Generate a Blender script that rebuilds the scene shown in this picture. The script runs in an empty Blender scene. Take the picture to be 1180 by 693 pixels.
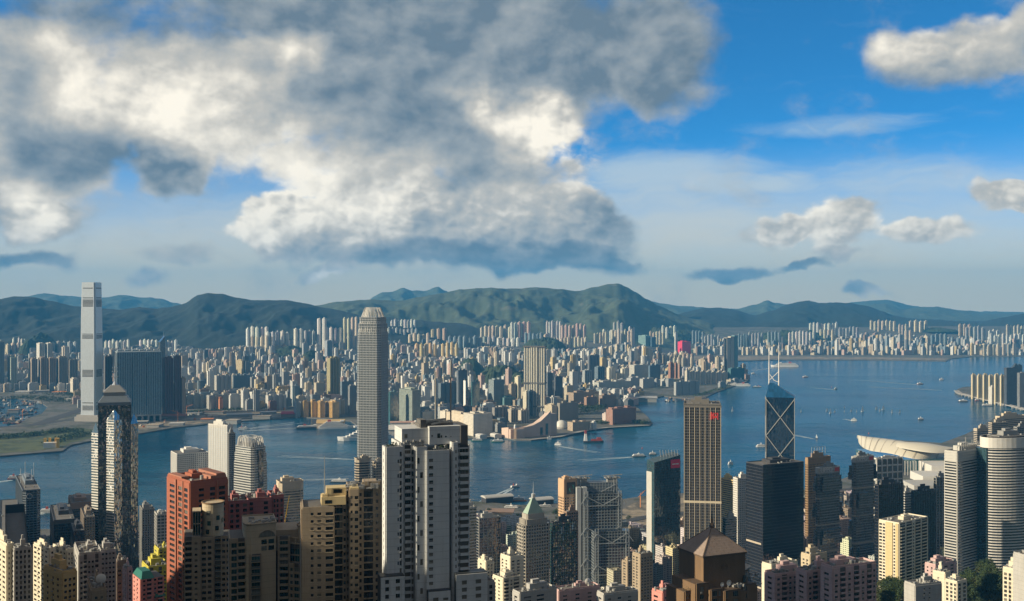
import bpy, math, random
from mathutils import Vector
R = math.radians
SC = bpy.context.scene
COL = SC.collection
# ------------------------------------------------------------------ camera
# metres; the viewpoint stands on the peak terrace 421 m above the harbour, looking along +Y
F, CX, CY, CZ = 1255.0, 590.0, 346.5, 421.0
cam_d = bpy.data.cameras.new("camera")
cam = bpy.data.objects.new("camera", cam_d)
COL.objects.link(cam)
cam.location = (0, 0, CZ)
cam.rotation_euler = (R(90), 0, 0)
cam_d.sensor_width = 36
cam_d.lens = 36 * F / 1180
cam_d.clip_start = 1
cam_d.clip_end = 90000
SC.camera = cam
# ------------------------------------------------------------------ sun, exposure
SUN_EL = R(20)
sx, sy = -0.95, -0.31
_h = math.hypot(sx, sy)
SUN = Vector((sx / _h * math.cos(SUN_EL), sy / _h * math.cos(SUN_EL), math.sin(SUN_EL)))
ld = bpy.data.lights.new("sun", 'SUN')
ld.energy = 5.0
ld.angle = R(0.5)
ld.color = (1.0, 0.86, 0.62)
sun = bpy.data.objects.new("sun", ld)
COL.objects.link(sun)
sun.rotation_euler = SUN.to_track_quat('Z', 'Y').to_euler()
vs = SC.view_settings
SC.display_settings.display_device = 'sRGB'
vs.view_transform = 'Standard'
vs.look = 'None'
vs.exposure = 0.55
vs.gamma = 1.0
vs.use_curve_mapping = False
SC.render.engine = 'CYCLES'
cy = SC.cycles
cy.use_denoising = True
cy.max_bounces = 5
cy.diffuse_bounces = 2
cy.glossy_bounces = 2
cy.transmission_bounces = 2
cy.volume_bounces = 0
cy.transparent_max_bounces = 6
cy.caustics_reflective = False
cy.caustics_refractive = False
cy.sample_clamp_indirect = 4
cy.use_adaptive_sampling = True
cy.adaptive_threshold = 0.015
# ------------------------------------------------------------------ node helpers
class NT:
 def __init__(s, tree):
  s.t = tree
  tree.nodes.clear()
 def n(s, typ, **kw):
  nd = s.t.nodes.new(typ)
  for k, v in kw.items():
   setattr(nd, k, v)
  return nd
 def put(s, sock, v):
  if isinstance(v, bpy.types.NodeSocket):
   s.t.links.new(v, sock)
  elif v is not None:
   if isinstance(v, (tuple, list)) and len(v) == 3 and sock.type == 'RGBA':
    v = (*v, 1)
   sock.default_value = v
 def m(s, op, a, b=None, c=None, clamp=False):
  nd = s.n('ShaderNodeMath', operation=op)
  nd.use_clamp = clamp
  for i, v in enumerate((a, b, c)):
   if v is not None:
    s.put(nd.inputs[i], v)
  return nd.outputs[0]
 def v(s, op, a, b=None, out=0):
  nd = s.n('ShaderNodeVectorMath', operation=op)
  s.put(nd.inputs[0], a)
  if b is not None:
   s.put(nd.inputs[1], b)
  return nd.outputs[out]
 def mix(s, f, a, b, blend='MIX'):
  nd = s.n('ShaderNodeMix', data_type='RGBA', blend_type=blend)
  s.put(nd.inputs[0], f)
  s.put(nd.inputs[6], a)
  s.put(nd.inputs[7], b)
  return nd.outputs[2]
 def xyz(s, x, y, z=0.0):
  nd = s.n('ShaderNodeCombineXYZ')
  for i, v in enumerate((x, y, z)):
   s.put(nd.inputs[i], v)
  return nd.outputs[0]
 def sep(s, v):
  nd = s.n('ShaderNodeSeparateXYZ')
  s.put(nd.inputs[0], v)
  return nd.outputs
 def noise(s, vec, scale, detail=4, rough=0.55, dist=0.0):
  nd = s.n('ShaderNodeTexNoise')
  s.put(nd.inputs['Vector'], vec)
  nd.inputs['Scale'].default_value = scale
  nd.inputs['Detail'].default_value = detail
  nd.inputs['Roughness'].default_value = rough
  nd.inputs['Distortion'].default_value = dist
  return nd.outputs['Fac']
 def step(s, x, a, b):
  nd = s.n('ShaderNodeMapRange', interpolation_type='SMOOTHSTEP')
  s.put(nd.inputs['Value'], x)
  nd.inputs['From Min'].default_value = a
  nd.inputs['From Max'].default_value = b
  return nd.outputs[0]
# ------------------------------------------------------------------ sky
def make_world():
 w = bpy.data.worlds.new("World")
 SC.world = w
 w.use_nodes = True
 k = NT(w.node_tree)
 tc = k.n('ShaderNodeTexCoord').outputs['Generated']
 x, y, z = k.sep(tc)
 sky = k.n('ShaderNodeTexSky', sky_type='NISHITA')
 sky.sun_disc = False
 sky.sun_elevation = SUN_EL
 sky.sun_rotation = math.atan2(SUN.x, SUN.y)
 sky.altitude = 400
 sky.air_density = 1.0
 sky.dust_density = 0.6
 sky.ozone_density = 2.5
 zz = k.m('MAXIMUM', k.m('MULTIPLY', z, 3.0), 0.03)
 k.put(sky.inputs[0], k.v('NORMALIZE', k.xyz(x, y, zz)))
 base = k.mix(1.0, sky.outputs[0], (0.25, 1.14, 1.56), 'MULTIPLY')
 # cloud field in azimuth / elevation, both in thousandths of a turn of the head
 az = k.m('ARCTAN2', x, y)
 el = k.m('ARCSINE', k.m('MAXIMUM', k.m('MINIMUM', z, 1.0), -1.0))
 p = k.xyz(az, el)
 def ae(px, py):
  a = math.atan((px - CX) / F)
  return a, math.atan((CY - py) / F * math.cos(a))
 # warp
 def warp(vec, scale, amt, off):
  nd = k.n('ShaderNodeTexNoise')
  k.put(nd.inputs['Vector'], k.v('ADD', vec, off))
  nd.inputs['Scale'].default_value = scale
  nd.inputs['Detail'].default_value = 3
  d = k.v('SUBTRACT', nd.outputs['Color'], (0.5, 0.5, 0.5))
  return k.v('ADD', vec, k.v('MULTIPLY', d, (amt, amt * 0.7, 0)))
 pw = warp(warp(p, 9, 0.075, (3.1, 7.7, 1.2)), 34, 0.026, (5, 2, 9))
 def blobs(vec, lst):
  acc = None
  for (px, py, rx, ry, amp) in lst:
   a, e = ae(px, py)
   d = k.v('MULTIPLY', k.v('SUBTRACT', vec, (a, e, 0)), (F / rx, F / ry, 0))
   dd = k.v('DOT_PRODUCT', d, d, out=1)
   val = k.m('MAXIMUM', k.m('MULTIPLY_ADD', dd, -amp, amp), 0.0) if amp > 0 else \
    k.m('MINIMUM', k.m('MULTIPLY_ADD', dd, -amp, amp), 0.0)
   acc = val if acc is None else k.m('ADD', acc, val)
  return acc
 DENS = CLOUD_DENS
 dens = k.m('MINIMUM', blobs(pw, DENS), 1.15)
 q = k.v('MULTIPLY', p, (1.0, 1.35, 1.0))
 f1 = k.noise(q, 11, 9, 0.56, 0.2)
 def billow(vec):
  nd = k.n('ShaderNodeTexVoronoi', feature='F1', normalize=True)
  k.put(nd.inputs['Vector'], vec)
  nd.inputs['Scale'].default_value = 26
  nd.inputs['Detail'].default_value = 2.0
  nd.inputs['Roughness'].default_value = 0.5
  nd.inputs['Lacunarity'].default_value = 2.3
  return k.m('SUBTRACT', 1.0, nd.outputs['Distance'])
 qb = k.v('ADD', warp(q, 40, 0.020, (2, 4, 6)), (0.3, 0.7, 0))
 b1 = billow(qb)
 b2 = billow(k.v('ADD', qb, (-0.0045, 0.0065, 0)))
 crisp = k.m('MINIMUM', blobs(pw, CLOUD_CRISP), 1.0)
 r1 = k.noise(q, 15, 5, 0.5, 0.25)
 r2 = k.noise(k.v('ADD', q, (-0.010, 0.013, 0)), 15, 5, 0.5, 0.25)
 rag = k.noise(q, 55, 7, 0.62)
 body = k.m('ADD', dens, k.m('MULTIPLY_ADD', f1, 1.9, -0.95))
 body = k.m('ADD', body, k.m('MULTIPLY_ADD', rag, 0.44, -0.22))
 body = k.m('ADD', body, k.m('MULTIPLY', crisp, k.m('MULTIPLY_ADD', b1, 1.5, -1.12)))
 soft = k.step(body, 0.0, 0.80)
 hard = k.step(body, 0.08, 0.52)
 alpha = k.m('ADD', k.m('MULTIPLY', soft, k.m('SUBTRACT', 1.0, crisp)), k.m('MULTIPLY', hard, crisp))
 relief = k.m('ADD', k.m('MULTIPLY', k.m('SUBTRACT', r1, r2), 1.0), k.m('MULTIPLY', k.m('SUBTRACT', b1, b2), k.m('MULTIPLY_ADD', crisp, 1.35, 0.12)))
 tone = k.m('ADD', relief, k.m('MAXIMUM', blobs(pw, CLOUD_TONE), -0.36))
 tone = k.m('ADD', tone, k.m('MULTIPLY_ADD', k.noise(q, 22, 8, 0.55, 0.1), 0.80, -0.40))
 rim = k.m('MULTIPLY', crisp, k.m('MULTIPLY', k.m('SUBTRACT', 1.0, k.step(body, 0.3, 0.8)), 0.16))
 tone = k.m('ADD', k.m('ADD', tone, rim), 0.475, clamp=True)
 ramp = k.n('ShaderNodeValToRGB')
 k.put(ramp.inputs[0], tone)
 cr = ramp.color_ramp
 cr.elements[0].position = 0.0
 cr.elements[0].color = (1.05, 1.5, 1.95, 1)
 cr.elements[1].position = 1.0
 cr.elements[1].color = (7.8, 7.2, 6.1, 1)
 for pos, c in ((0.3, (2.3, 2.6, 2.8)), (0.62, (4.1, 3.95, 3.6))):
  e = cr.elements.new(pos)
  e.color = (*c, 1)
 # thin streaked veil
 s = k.noise(k.v('MULTIPLY', pw, (7.0, 46.0, 1.0)), 1.0, 6, 0.6)
 veil = k.m('MULTIPLY', k.step(k.m('ADD', k.m('MULTIPLY', s, 1.1), blobs(p, CLOUD_VEIL)), 0.60, 1.40), 0.60)
 c0 = k.mix(veil, base, (4.6, 5.2, 5.1))
 low = k.m('MULTIPLY', k.m('SUBTRACT', 1.0, k.step(el, -0.005, 0.15)), 0.95)
 c0 = k.mix(low, c0, (5.9, 4.9, 3.3))
 c1 = k.mix(alpha, c0, ramp.outputs[0])
 # broken grey cloud added overhead, out of view, to dim the ambient light
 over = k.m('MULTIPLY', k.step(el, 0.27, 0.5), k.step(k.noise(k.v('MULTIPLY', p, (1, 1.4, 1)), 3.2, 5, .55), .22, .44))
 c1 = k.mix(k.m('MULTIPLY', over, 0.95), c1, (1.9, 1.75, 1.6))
 back = k.m('MULTIPLY', k.m('SUBTRACT', 1.0, k.step(y, -0.25, 0.45)), 0.8)  # grey cover added behind the camera to take blue out of the shade
 c1 = k.mix(back, c1, (1.7, 1.6, 1.5))
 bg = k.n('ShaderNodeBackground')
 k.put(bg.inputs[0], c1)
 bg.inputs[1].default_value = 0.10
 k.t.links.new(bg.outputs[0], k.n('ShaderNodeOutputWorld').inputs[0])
CLOUD_DENS = [
 (110, 120, 210, 105, 1.0), (330, 95, 190, 100, 1.0), (520, 75, 220, 120, 1.0), (650, 55, 170, 85, .9),
 (560, 200, 160, 110, .9), (620, 262, 135, 58, 1.1), (430, 262, 165, 62, 1.0), (325, 262, 75, 42, .9),
 (55, 200, 110, 75, 1.0), (45, 258, 50, 28, .8), (190, 180, 55, 48, .8), (730, 50, 120, 60, .7), (775, 108, 60, 32, .6),
 (0, 75, 100, 60, .6), (395, 192, 95, 34, .7), (150, 188, 20, 46, -.75), (168, 170, 14, 20, -.4), (560, 302, 190, 20, .9), (700, 312, 55, 13, .7),
 (1080, 58, 80, 46, 1.0), (1175, 42, 42, 40, .9), (1150, 226, 42, 22, 1.0), (1185, 228, 50, 24, 1.0),
 (900, 274, 42, 20, .8), (965, 262, 62, 34, .95), (1000, 250, 32, 20, .7), (1075, 270, 52, 19, .95), (982, 297, 32, 10, .8),
 (850, 313, 50, 8, .95), (935, 309, 42, 7, .9), (1010, 341, 34, 9, .8), (25, 302, 60, 11, .7), (178, 322, 32, 13, .85),
 (215, 298, 70, 13, .65), (362, 322, 30, 11, .7), (400, 318, 24, 11, .75), (75, 306, 30, 10, .5), (860, -40, 300, 45, .4), (200, -30, 400, 60, .7)]
CLOUD_TONE = [
 (60, 75, 90, 60, .30), (195, 118, 120, 60, .42), (345, 60, 50, 34, .34), (320, 180, 130, 45, .34), (395, 240, 120, 55, .42),
 (560, 122, 44, 36, .40), (630, 150, 56, 44, .55), (285, 265, 60, 34, .34), (45, 258, 44, 24, .5), (55, 225, 60, 22, .28),
 (1085, 48, 70, 40, .22), (960, 266, 90, 34, .30), (1075, 268, 60, 20, .25), (1165, 224, 60, 24, .34), (600, 225, 90, 40, .22),
 (95, 168, 85, 55, -.50), (195, 190, 46, 46, -.55), (455, 105, 120, 80, -.38), (560, 185, 90, 50, -.22), (700, 55, 220, 90, -.52),
 (500, 10, 300, 60, -.45), (150, 0, 260, 48, -.55), (580, 304, 220, 20, -.55), (715, 255, 60, 70, -.40), (10, 65, 60, 60, -.3),
 (850, 312, 60, 10, -.7), (935, 309, 50, 9, -.65), (25, 302, 70, 12, -.4), (1085, 90, 90, 26, -.3), (900, -40, 300, 60, -.5)]
CLOUD_VEIL = [(770, 192, 130, 30, .55), (955, 145, 130, 16, .5), (850, 212, 60, 14, .4), (905, 210, 40, 14, .4), (900, 225, 330, 60, .30), (1000, 300, 400, 70, .45), (300, 250, 250, 40, .35),
   (250, 300, 350, 50, .4), (1100, 210, 160, 40, .3), (720, 250, 160, 60, .4)]
CLOUD_CRISP = [(620, 258, 120, 60, 1.2), (430, 258, 175, 58, 1.3), (325, 255, 80, 48, 1.2), (640, 150, 55, 50, 1.2), (560, 122, 40, 30, .9), (690, 215, 45, 60, 1.0), (45, 255, 60, 34, 1.1),
   (1080, 45, 80, 40, .8), (1160, 225, 60, 30, 1.1), (900, 272, 45, 26, 1.2), (965, 262, 70, 40, 1.3), (1070, 268, 62, 24, 1.2), (190, 190, 50, 50, .8), (180, 320, 40, 14, 1.0), (1010, 341, 40, 12, 1.0), (380, 320, 60, 14, .9), (195, 110, 90, 40, .5)]
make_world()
# ------------------------------------------------------------------ pixels of the photograph -> metres
def X(px, D):
 return (px - CX) / F * D
def Z(py, D):
 return CZ - (py - CY) / F * D
def DG(py, z=0.0):
 return (CZ - z) * F / (py - CY)
def gp(px, py, z=0.0):
 D = DG(py, z)
 return Vector((X(px, D), D, z))
def clamp01(t):
 return max(0.0, min(1.0, t))
def sstep(a, b, t):
 t = clamp01((t - a) / (b - a))
 return t * t * (3 - 2 * t)
# ------------------------------------------------------------------ mesh builder: one MB = one mesh object
class MB:
 def __init__(s):
  s.v, s.f, s.mi, s.c, s.cur, s.col = [], [], [], [], 0, (1, 1, 1)
 def face(s, pts, mi=None):
  i = len(s.v)
  s.v.extend(tuple(p) for p in pts)
  s.f.append(tuple(range(i, i + len(pts))))
  s.mi.append(s.cur if mi is None else mi)
  s.c.append(s.col)
 def prism(s, poly, z0, z1, top=None, bottom=False, mi=None, tmi=None, scale=1.0, ctr=None):
  """extrude a counter-clockwise polygon; scale shrinks the upper ring about ctr"""
  n = len(poly)
  if scale != 1.0:
   cx, cy_ = ctr or (sum(p[0] for p in poly) / n, sum(p[1] for p in poly) / n)
   up = [(cx + (x - cx) * scale, cy_ + (y - cy_) * scale) for x, y in poly]
  else:
   up = poly
  for i in range(n):
   a, b = poly[i], poly[(i + 1) % n]
   c, d = up[(i + 1) % n], up[i]
   s.face([(a[0], a[1], z0), (b[0], b[1], z0), (c[0], c[1], z1), (d[0], d[1], z1)], mi)
  if top is not False:
   s.face([(x, y, z1) for x, y in up], tmi if tmi is not None else mi)
  if bottom:
   s.face([(x, y, z0) for x, y in reversed(poly)], mi)
  return up
 def loft(s, rings, mi=None, cap=True):
  """rings: lists of 3D points of equal length, bottom to top, counter-clockwise"""
  for r0, r1 in zip(rings, rings[1:]):
   n = len(r0)
   for i in range(n):
    j = (i + 1) % n
    s.face([r0[i], r0[j], r1[j], r1[i]], mi)
  if cap:
   s.face(rings[-1], mi)
 def box(s, x0, x1, y0, y1, z0, z1, mi=None, bottom=True):
  s.prism([(x0, y0), (x1, y0), (x1, y1), (x0, y1)], z0, z1, bottom=bottom, mi=mi)
 def bar(s, a, b, r, mi=None, n=4):
  a, b = Vector(a), Vector(b)
  d = (b - a).normalized()
  u = d.cross(Vector((0, 0, 1)))
  if u.length < 1e-4:
   u = Vector((1, 0, 0))
  u.normalize()
  w = d.cross(u)
  off = math.pi / 4 if n == 4 else 0
  rr = r if isinstance(r, tuple) else (r, r)
  ra = [a + (u * math.cos(t) + w * math.sin(t)) * rr[0] for t in [off + 2 * math.pi * i / n for i in range(n)]]
  rb = [b + (u * math.cos(t) + w * math.sin(t)) * rr[1] for t in [off + 2 * math.pi * i / n for i in range(n)]]
  for i in range(n):
   j = (i + 1) % n
   s.face([ra[j], ra[i], rb[i], rb[j]], mi)
  s.face(ra, mi)
  s.face(rb[::-1], mi)
 def cyl(s, x, y, r, z0, z1, n=16, mi=None, top=True, r1=None, tmi=None):
  p = [(x + r * math.cos(2 * math.pi * i / n), y + r * math.sin(2 * math.pi * i / n)) for i in range(n)]
  s.prism(p, z0, z1, top=top, mi=mi, tmi=tmi, scale=(r1 / r if r1 is not None else 1.0), ctr=(x, y))
 def wall_box(s, A, n, t, t0, t1, d0, d1, z0, z1, mi=None):
  """box on a wall: along t from t0 to t1, outward n from d0 to d1"""
  P = lambda a, d: (A[0] + t[0] * a + n[0] * d, A[1] + t[1] * a + n[1] * d)
  s.prism([P(t0, d1), P(t1, d1), P(t1, d0), P(t0, d0)], z0, z1, bottom=True, mi=mi)
 def build(s, name, mats, parent=None, smooth=False, link=True):
  me = bpy.data.meshes.new(name)
  me.from_pydata(s.v, [], s.f)
  mats = mats if isinstance(mats, (list, tuple)) else [mats]
  for m_ in mats:
   me.materials.append(m_)
  if len(mats) > 1:
   me.polygons.foreach_set('material_index', s.mi)
  uv = me.uv_layers.new(name='metres')
  buf = [0.0] * (2 * len(me.loops))
  usecol = any(c != (1, 1, 1) for c in s.c)
  cb = [1.0] * (4 * len(me.loops)) if usecol else None
  k = 0
  for p, c in zip(s.f, s.c):
   a, b, c3 = s.v[p[0]], s.v[p[1]], s.v[p[2]]
   e1 = (b[0] - a[0], b[1] - a[1], b[2] - a[2])
   e2 = (c3[0] - b[0], c3[1] - b[1], c3[2] - b[2])
   nx, ny, nz = e1[1] * e2[2] - e1[2] * e2[1], e1[2] * e2[0] - e1[0] * e2[2], e1[0] * e2[1] - e1[1] * e2[0]
   h = math.hypot(nx, ny)
   flat = abs(nz) > 2.0 * h
   if not flat and h > 1e-9:
    tx, ty = -ny / h, nx / h
   for i in p:
    q = s.v[i]
    if flat or h <= 1e-9:
     buf[2 * k], buf[2 * k + 1] = q[0], -500.0
    else:
     buf[2 * k], buf[2 * k + 1] = q[0] * tx + q[1] * ty, q[2]
    if usecol:
     cb[4 * k:4 * k + 3] = c
    k += 1
  uv.data.foreach_set('uv', buf)
  if usecol:
   ca = me.color_attributes.new('paint', 'FLOAT_COLOR', 'CORNER')
   ca.data.foreach_set('color', cb)
  if smooth:
   me.polygons.foreach_set('use_smooth', [True] * len(me.polygons))
  me.update()
  o = bpy.data.objects.new(name, me)
  if link:
   COL.objects.link(o)
  if parent is not None:
   o.parent = parent
  return o
def tag(o, label=None, cat=None, group=None, kind=None):
 if label:
  o['label'] = label
 if cat:
  o['category'] = cat
 if group:
  o['group'] = group
 if kind:
  o['kind'] = kind
 return o
def thing(name, label, cat, loc, rz=0.0, group=None):
 o = bpy.data.objects.new(name, None)
 o.empty_display_size = 5
 COL.objects.link(o)
 o.location = loc
 o.rotation_euler = (0, 0, rz)
 return tag(o, label, cat, group)
def copy_thing(src, loc, rz, label=None, group=None, scale=None):
 c = src.copy()
 COL.objects.link(c)
 c.location = loc
 c.rotation_euler = (0, 0, rz)
 if scale:
  c.scale = (scale,) * 3 if not isinstance(scale, tuple) else scale
 for ch in list(src.children):
  d = ch.copy()
  COL.objects.link(d)
  d.parent = c
  for g in list(ch.children):
   e = g.copy()
   COL.objects.link(e)
   e.parent = d
 if label:
  c['label'] = label
 if group:
  c['group'] = group
 return c
# ------------------------------------------------------------------ materials
MATS = {}
def mat(name, col, rough=0.8, metal=0.0, var=0.12, vscale=0.15, spec=0.5, bump=0.0, streak=True, joints=0.0):
 """plain painted / cast surface with a little weathering"""
 if name in MATS:
  return MATS[name]
 m = bpy.data.materials.new(name)
 m.use_nodes = True
 k = NT(m.node_tree)
 geo = k.n('ShaderNodeTexCoord').outputs['Object']
 f = k.noise(geo, vscale, 6, 0.62)
 if streak:
  f = k.m('MULTIPLY_ADD', k.noise(k.v('MULTIPLY', geo, (1.0, 1.0, 0.05)), 0.6, 3), 0.5, k.m('MULTIPLY', f, 0.5))
 g = k.m('MULTIPLY_ADD', f, 2 * var * 2, 1 - var * 2)
 c = k.mix(1.0, (*col, 1), k.xyz(g, g, g), 'MULTIPLY')
 if joints:
  ox, oy, oz = k.sep(geo)
  jl = k.m('LESS_THAN', k.m('FRACT', k.m('MULTIPLY', oz, 1 / joints)), 0.045)
  run = k.m('MULTIPLY', k.step(k.noise(k.v('MULTIPLY', geo, (1.3, 1.3, .03)), 1.0, 4, .6), .52, .72), k.step(k.noise(geo, .05, 3, .6), .40, .65))
  c = k.mix(k.m('MULTIPLY', k.m('MAXIMUM', jl, k.m('MULTIPLY', run, .8)), .5), c, (*[v * .35 for v in col], 1))
 b = k.n('ShaderNodeBsdfPrincipled')
 k.put(b.inputs['Base Color'], c)
 b.inputs['Roughness'].default_value = rough
 b.inputs['Metallic'].default_value = metal
 b.inputs['Specular IOR Level'].default_value = spec
 k.t.links.new(b.outputs[0], k.n('ShaderNodeOutputMaterial').inputs[0])
 MATS[name] = m
 return m
def glass(name, col, rough=0.08, tilt=0.02, bay=1.5, fl=3.9, metal=0.0, spec=0.8, lit=0.25, ior=1.9, rooms=False):
 """curtain wall glazing: each pane leans a little and holds its own blind / room tone"""
 if name in MATS:
  return MATS[name]
 m = bpy.data.materials.new(name)
 m.use_nodes = True
 k = NT(m.node_tree)
 uv = k.n('ShaderNodeUVMap', uv_map='metres').outputs[0]
 cell = k.v('FLOOR', k.v('MULTIPLY', uv, (1 / bay, 1 / fl, 0)))
 wn = k.n('ShaderNodeTexWhiteNoise', noise_dimensions='3D')
 k.put(wn.inputs['Vector'], cell)
 r = wn.outputs['Value']
 tone = k.m('MULTIPLY_ADD', r, lit * 2, 1 - lit)
 c = k.mix(1.0, (*col, 1), k.xyz(tone, tone, tone), 'MULTIPLY')
 if rooms:
  rv = k.n('ShaderNodeObjectInfo').outputs['Random']
  t2 = k.m('MULTIPLY_ADD', k.m('POWER', rv, 2.0), 1.6, 0.45)
  c = k.mix(1.0, c, k.xyz(t2, t2, t2), 'MULTIPLY')
  h2 = k.m('FRACT', k.m('MULTIPLY', rv, 37.0))
  c = k.mix(k.m('MULTIPLY', k.m('GREATER_THAN', h2, 0.8), 0.55), c, (0.30, 0.27, 0.22))
 nrm = k.n('ShaderNodeNewGeometry').outputs['Normal']
 d = k.v('MULTIPLY', k.v('SUBTRACT', wn.outputs['Color'], (0.5, 0.5, 0.5)), (tilt * 2,) * 3)
 wob = k.n('ShaderNodeTexNoise')
 k.put(wob.inputs['Vector'], k.v('MULTIPLY', uv, (0.09, 0.07, 0)))
 wob.inputs['Scale'].default_value = 1.0
 d2 = k.v('MULTIPLY', k.v('SUBTRACT', wob.outputs['Color'], (0.5, 0.5, 0.5)), (tilt * 2.5,) * 3)
 nn = k.v('NORMALIZE', k.v('ADD', nrm, k.v('ADD', d, d2)))
 b = k.n('ShaderNodeBsdfPrincipled')
 k.put(b.inputs['Base Color'], c)
 k.put(b.inputs['Normal'], nn)
 b.inputs['Roughness'].default_value = rough
 b.inputs['Metallic'].default_value = metal
 b.inputs['Specular IOR Level'].default_value = spec
 b.inputs['IOR'].default_value = ior
 k.t.links.new(b.outputs[0], k.n('ShaderNodeOutputMaterial').inputs[0])
 MATS[name] = m
 return m
def facade(name, col=None, gl=(0.03, 0.04, 0.05), bay=3.2, fl=3.0, wf=(0.2, 0.8), hf=(0.3, 0.78), rough=0.85, slab=0.0, colattr=False, gr=0.2):
 """rendered wall with window openings laid out in metres (for buildings whose windows are a pixel or two)"""
 if name in MATS:
  return MATS[name]
 m = bpy.data.materials.new(name)
 m.use_nodes = True
 k = NT(m.node_tree)
 uv = k.n('ShaderNodeUVMap', uv_map='metres').outputs[0]
 u, v, _ = k.sep(uv)
 cu, cv = k.m('MULTIPLY', u, 1 / bay), k.m('MULTIPLY', v, 1 / fl)
 fu, fv = k.m('FRACT', cu), k.m('FRACT', cv)
 def inside(x, a, b):
  return k.m('MULTIPLY', k.m('GREATER_THAN', x, a), k.m('LESS_THAN', x, b))
 wall = k.m('GREATER_THAN', v, -100.0)
 win = k.m('MULTIPLY', k.m('MULTIPLY', inside(fu, *wf), inside(fv, *hf)), wall)
 wn = k.n('ShaderNodeTexWhiteNoise', noise_dimensions='3D')
 k.put(wn.inputs['Vector'], k.v('FLOOR', k.xyz(cu, cv)))
 r = wn.outputs['Value']
 obj = k.n('ShaderNodeTexCoord').outputs['Object']
 dirt = k.m('MULTIPLY_ADD', k.noise(k.v('MULTIPLY', obj, (1, 1, .12)), 0.12, 5, 0.6), 0.5, 0.75)
 if colattr:
  at = k.n('ShaderNodeAttribute', attribute_name='paint').outputs['Color']
 else:
  at = (*col, 1)
 wc = k.mix(1.0, at, k.xyz(dirt, dirt, dirt), 'MULTIPLY')
 wc = k.mix(k.m('SUBTRACT', 1.0, wall), wc, k.mix(1.0, wc, (0.62, 0.60, 0.58, 1), 'MULTIPLY'))
 if slab:
  sl = k.m('MULTIPLY', k.m('LESS_THAN', fv, slab), wall)
  wc = k.mix(sl, wc, k.mix(1.0, wc, (0.7, 0.7, 0.7, 1), 'MULTIPLY'))
 tone = k.m('MULTIPLY_ADD', k.m('POWER', r, 3.0), 2.6, 0.5)
 gc = k.mix(1.0, (*gl, 1), k.xyz(tone, tone, tone), 'MULTIPLY')
 b = k.n('ShaderNodeBsdfPrincipled')
 k.put(b.inputs['Base Color'], k.mix(win, wc, gc))
 k.put(b.inputs['Roughness'], k.m('MULTIPLY_ADD', win, gr - rough, rough))
 k.t.links.new(b.outputs[0], k.n('ShaderNodeOutputMaterial').inputs[0])
 MATS[name] = m
 return m
# ------------------------------------------------------------------ ground height of the island (slope of the peak down to the harbour)
KNOBS = [(X(1142, 985), 985, 46, 120, Z(664, 985)), (X(1108, 940), 940, 30, 80, Z(682, 940)), (X(1026, 880), 880, 34, 90, Z(682, 880))]
def island_h(x, y):
 y2 = y + 0.12 * x
 h = 4.0 + 418.0 * (1 - sstep(-420, 1330, y2)) ** 1.55
 # spur of the peak on the west side: it shades the upper slopes in the late afternoon
 s = -0.31 * x + 0.951 * y
 ridge = [(200, 545), (330, 525), (417, 497), (440, 466), (462, 474), (520, 535), (560, 525), (615, 412), (720, 300), (900, 150), (1150, 0)]
 top = ridge[0][1]
 for (a, ha), (b, hb) in zip(ridge, ridge[1:]):
  if a <= s < b:
   top = ha + (hb - ha) * (s - a) / (b - a)
  elif s >= b:
   top = hb
 d = (x + 505.0) / 190.0
 g = math.exp(-d * d) if d > 0 else math.exp(-(d * 0.35) ** 2)
 for ax, ay, rx, ry, top2 in KNOBS:
  g2 = math.exp(-((x - ax) / rx) ** 2 - ((y - ay) / ry) ** 2)
  h = max(h, h + (top2 - h) * g2) if top2 > h else h
 if s < 1150:
  h = max(h, h + (top - h) * g) if top > h else h
 return h
# ------------------------------------------------------------------ placing a building by the picture
def foot(x0, xc, x1, D, yaw):
 """corner of the block at depth D on column xc; its walls run left to column x0 and right to column x1"""
 a = R(yaw)
 C = (X(xc, D), D)
 r, l = (math.cos(a), math.sin(a)), (-math.sin(a), math.cos(a))
 def hit(d, px):
  kk = (px - CX) / F
  return (kk * C[1] - C[0]) / (d[0] - kk * d[1])
 W, L = hit(r, x1), hit(l, x0)
 return C, r, l, W, L
def site(name, label, cat, x0, xc, x1, top, D, yaw, base=None, depth=None, width=None, group=None):
 """-> (empty at the middle of the footprint, W along the right wall, L along the left wall, H)"""
 C, r, l, W, L = foot(x0, xc, x1, D, yaw)
 if depth:
  L = depth
 if width:
  W = width
 cx_, cy_ = C[0] + r[0] * W / 2 + l[0] * L / 2, C[1] + r[1] * W / 2 + l[1] * L / 2
 if base is None:
  base = island_h(cx_, cy_) - 1.0 if D < 2600 else 3.0
 e = thing(name, label, cat, (cx_, cy_, base), R(yaw), group)
 return e, W, L, Z(top, D) - base
def rect(W, L, cx_=0, cy_=0):
 return [(cx_ - W / 2, cy_ - L / 2), (cx_ + W / 2, cy_ - L / 2), (cx_ + W / 2, cy_ + L / 2), (cx_ - W / 2, cy_ + L / 2)]
def edge(A, B):
 dx, dy = B[0] - A[0], B[1] - A[1]
 w = math.hypot(dx, dy)
 t = (dx / w, dy / w)
 return w, t, (t[1], -t[0])
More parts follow.
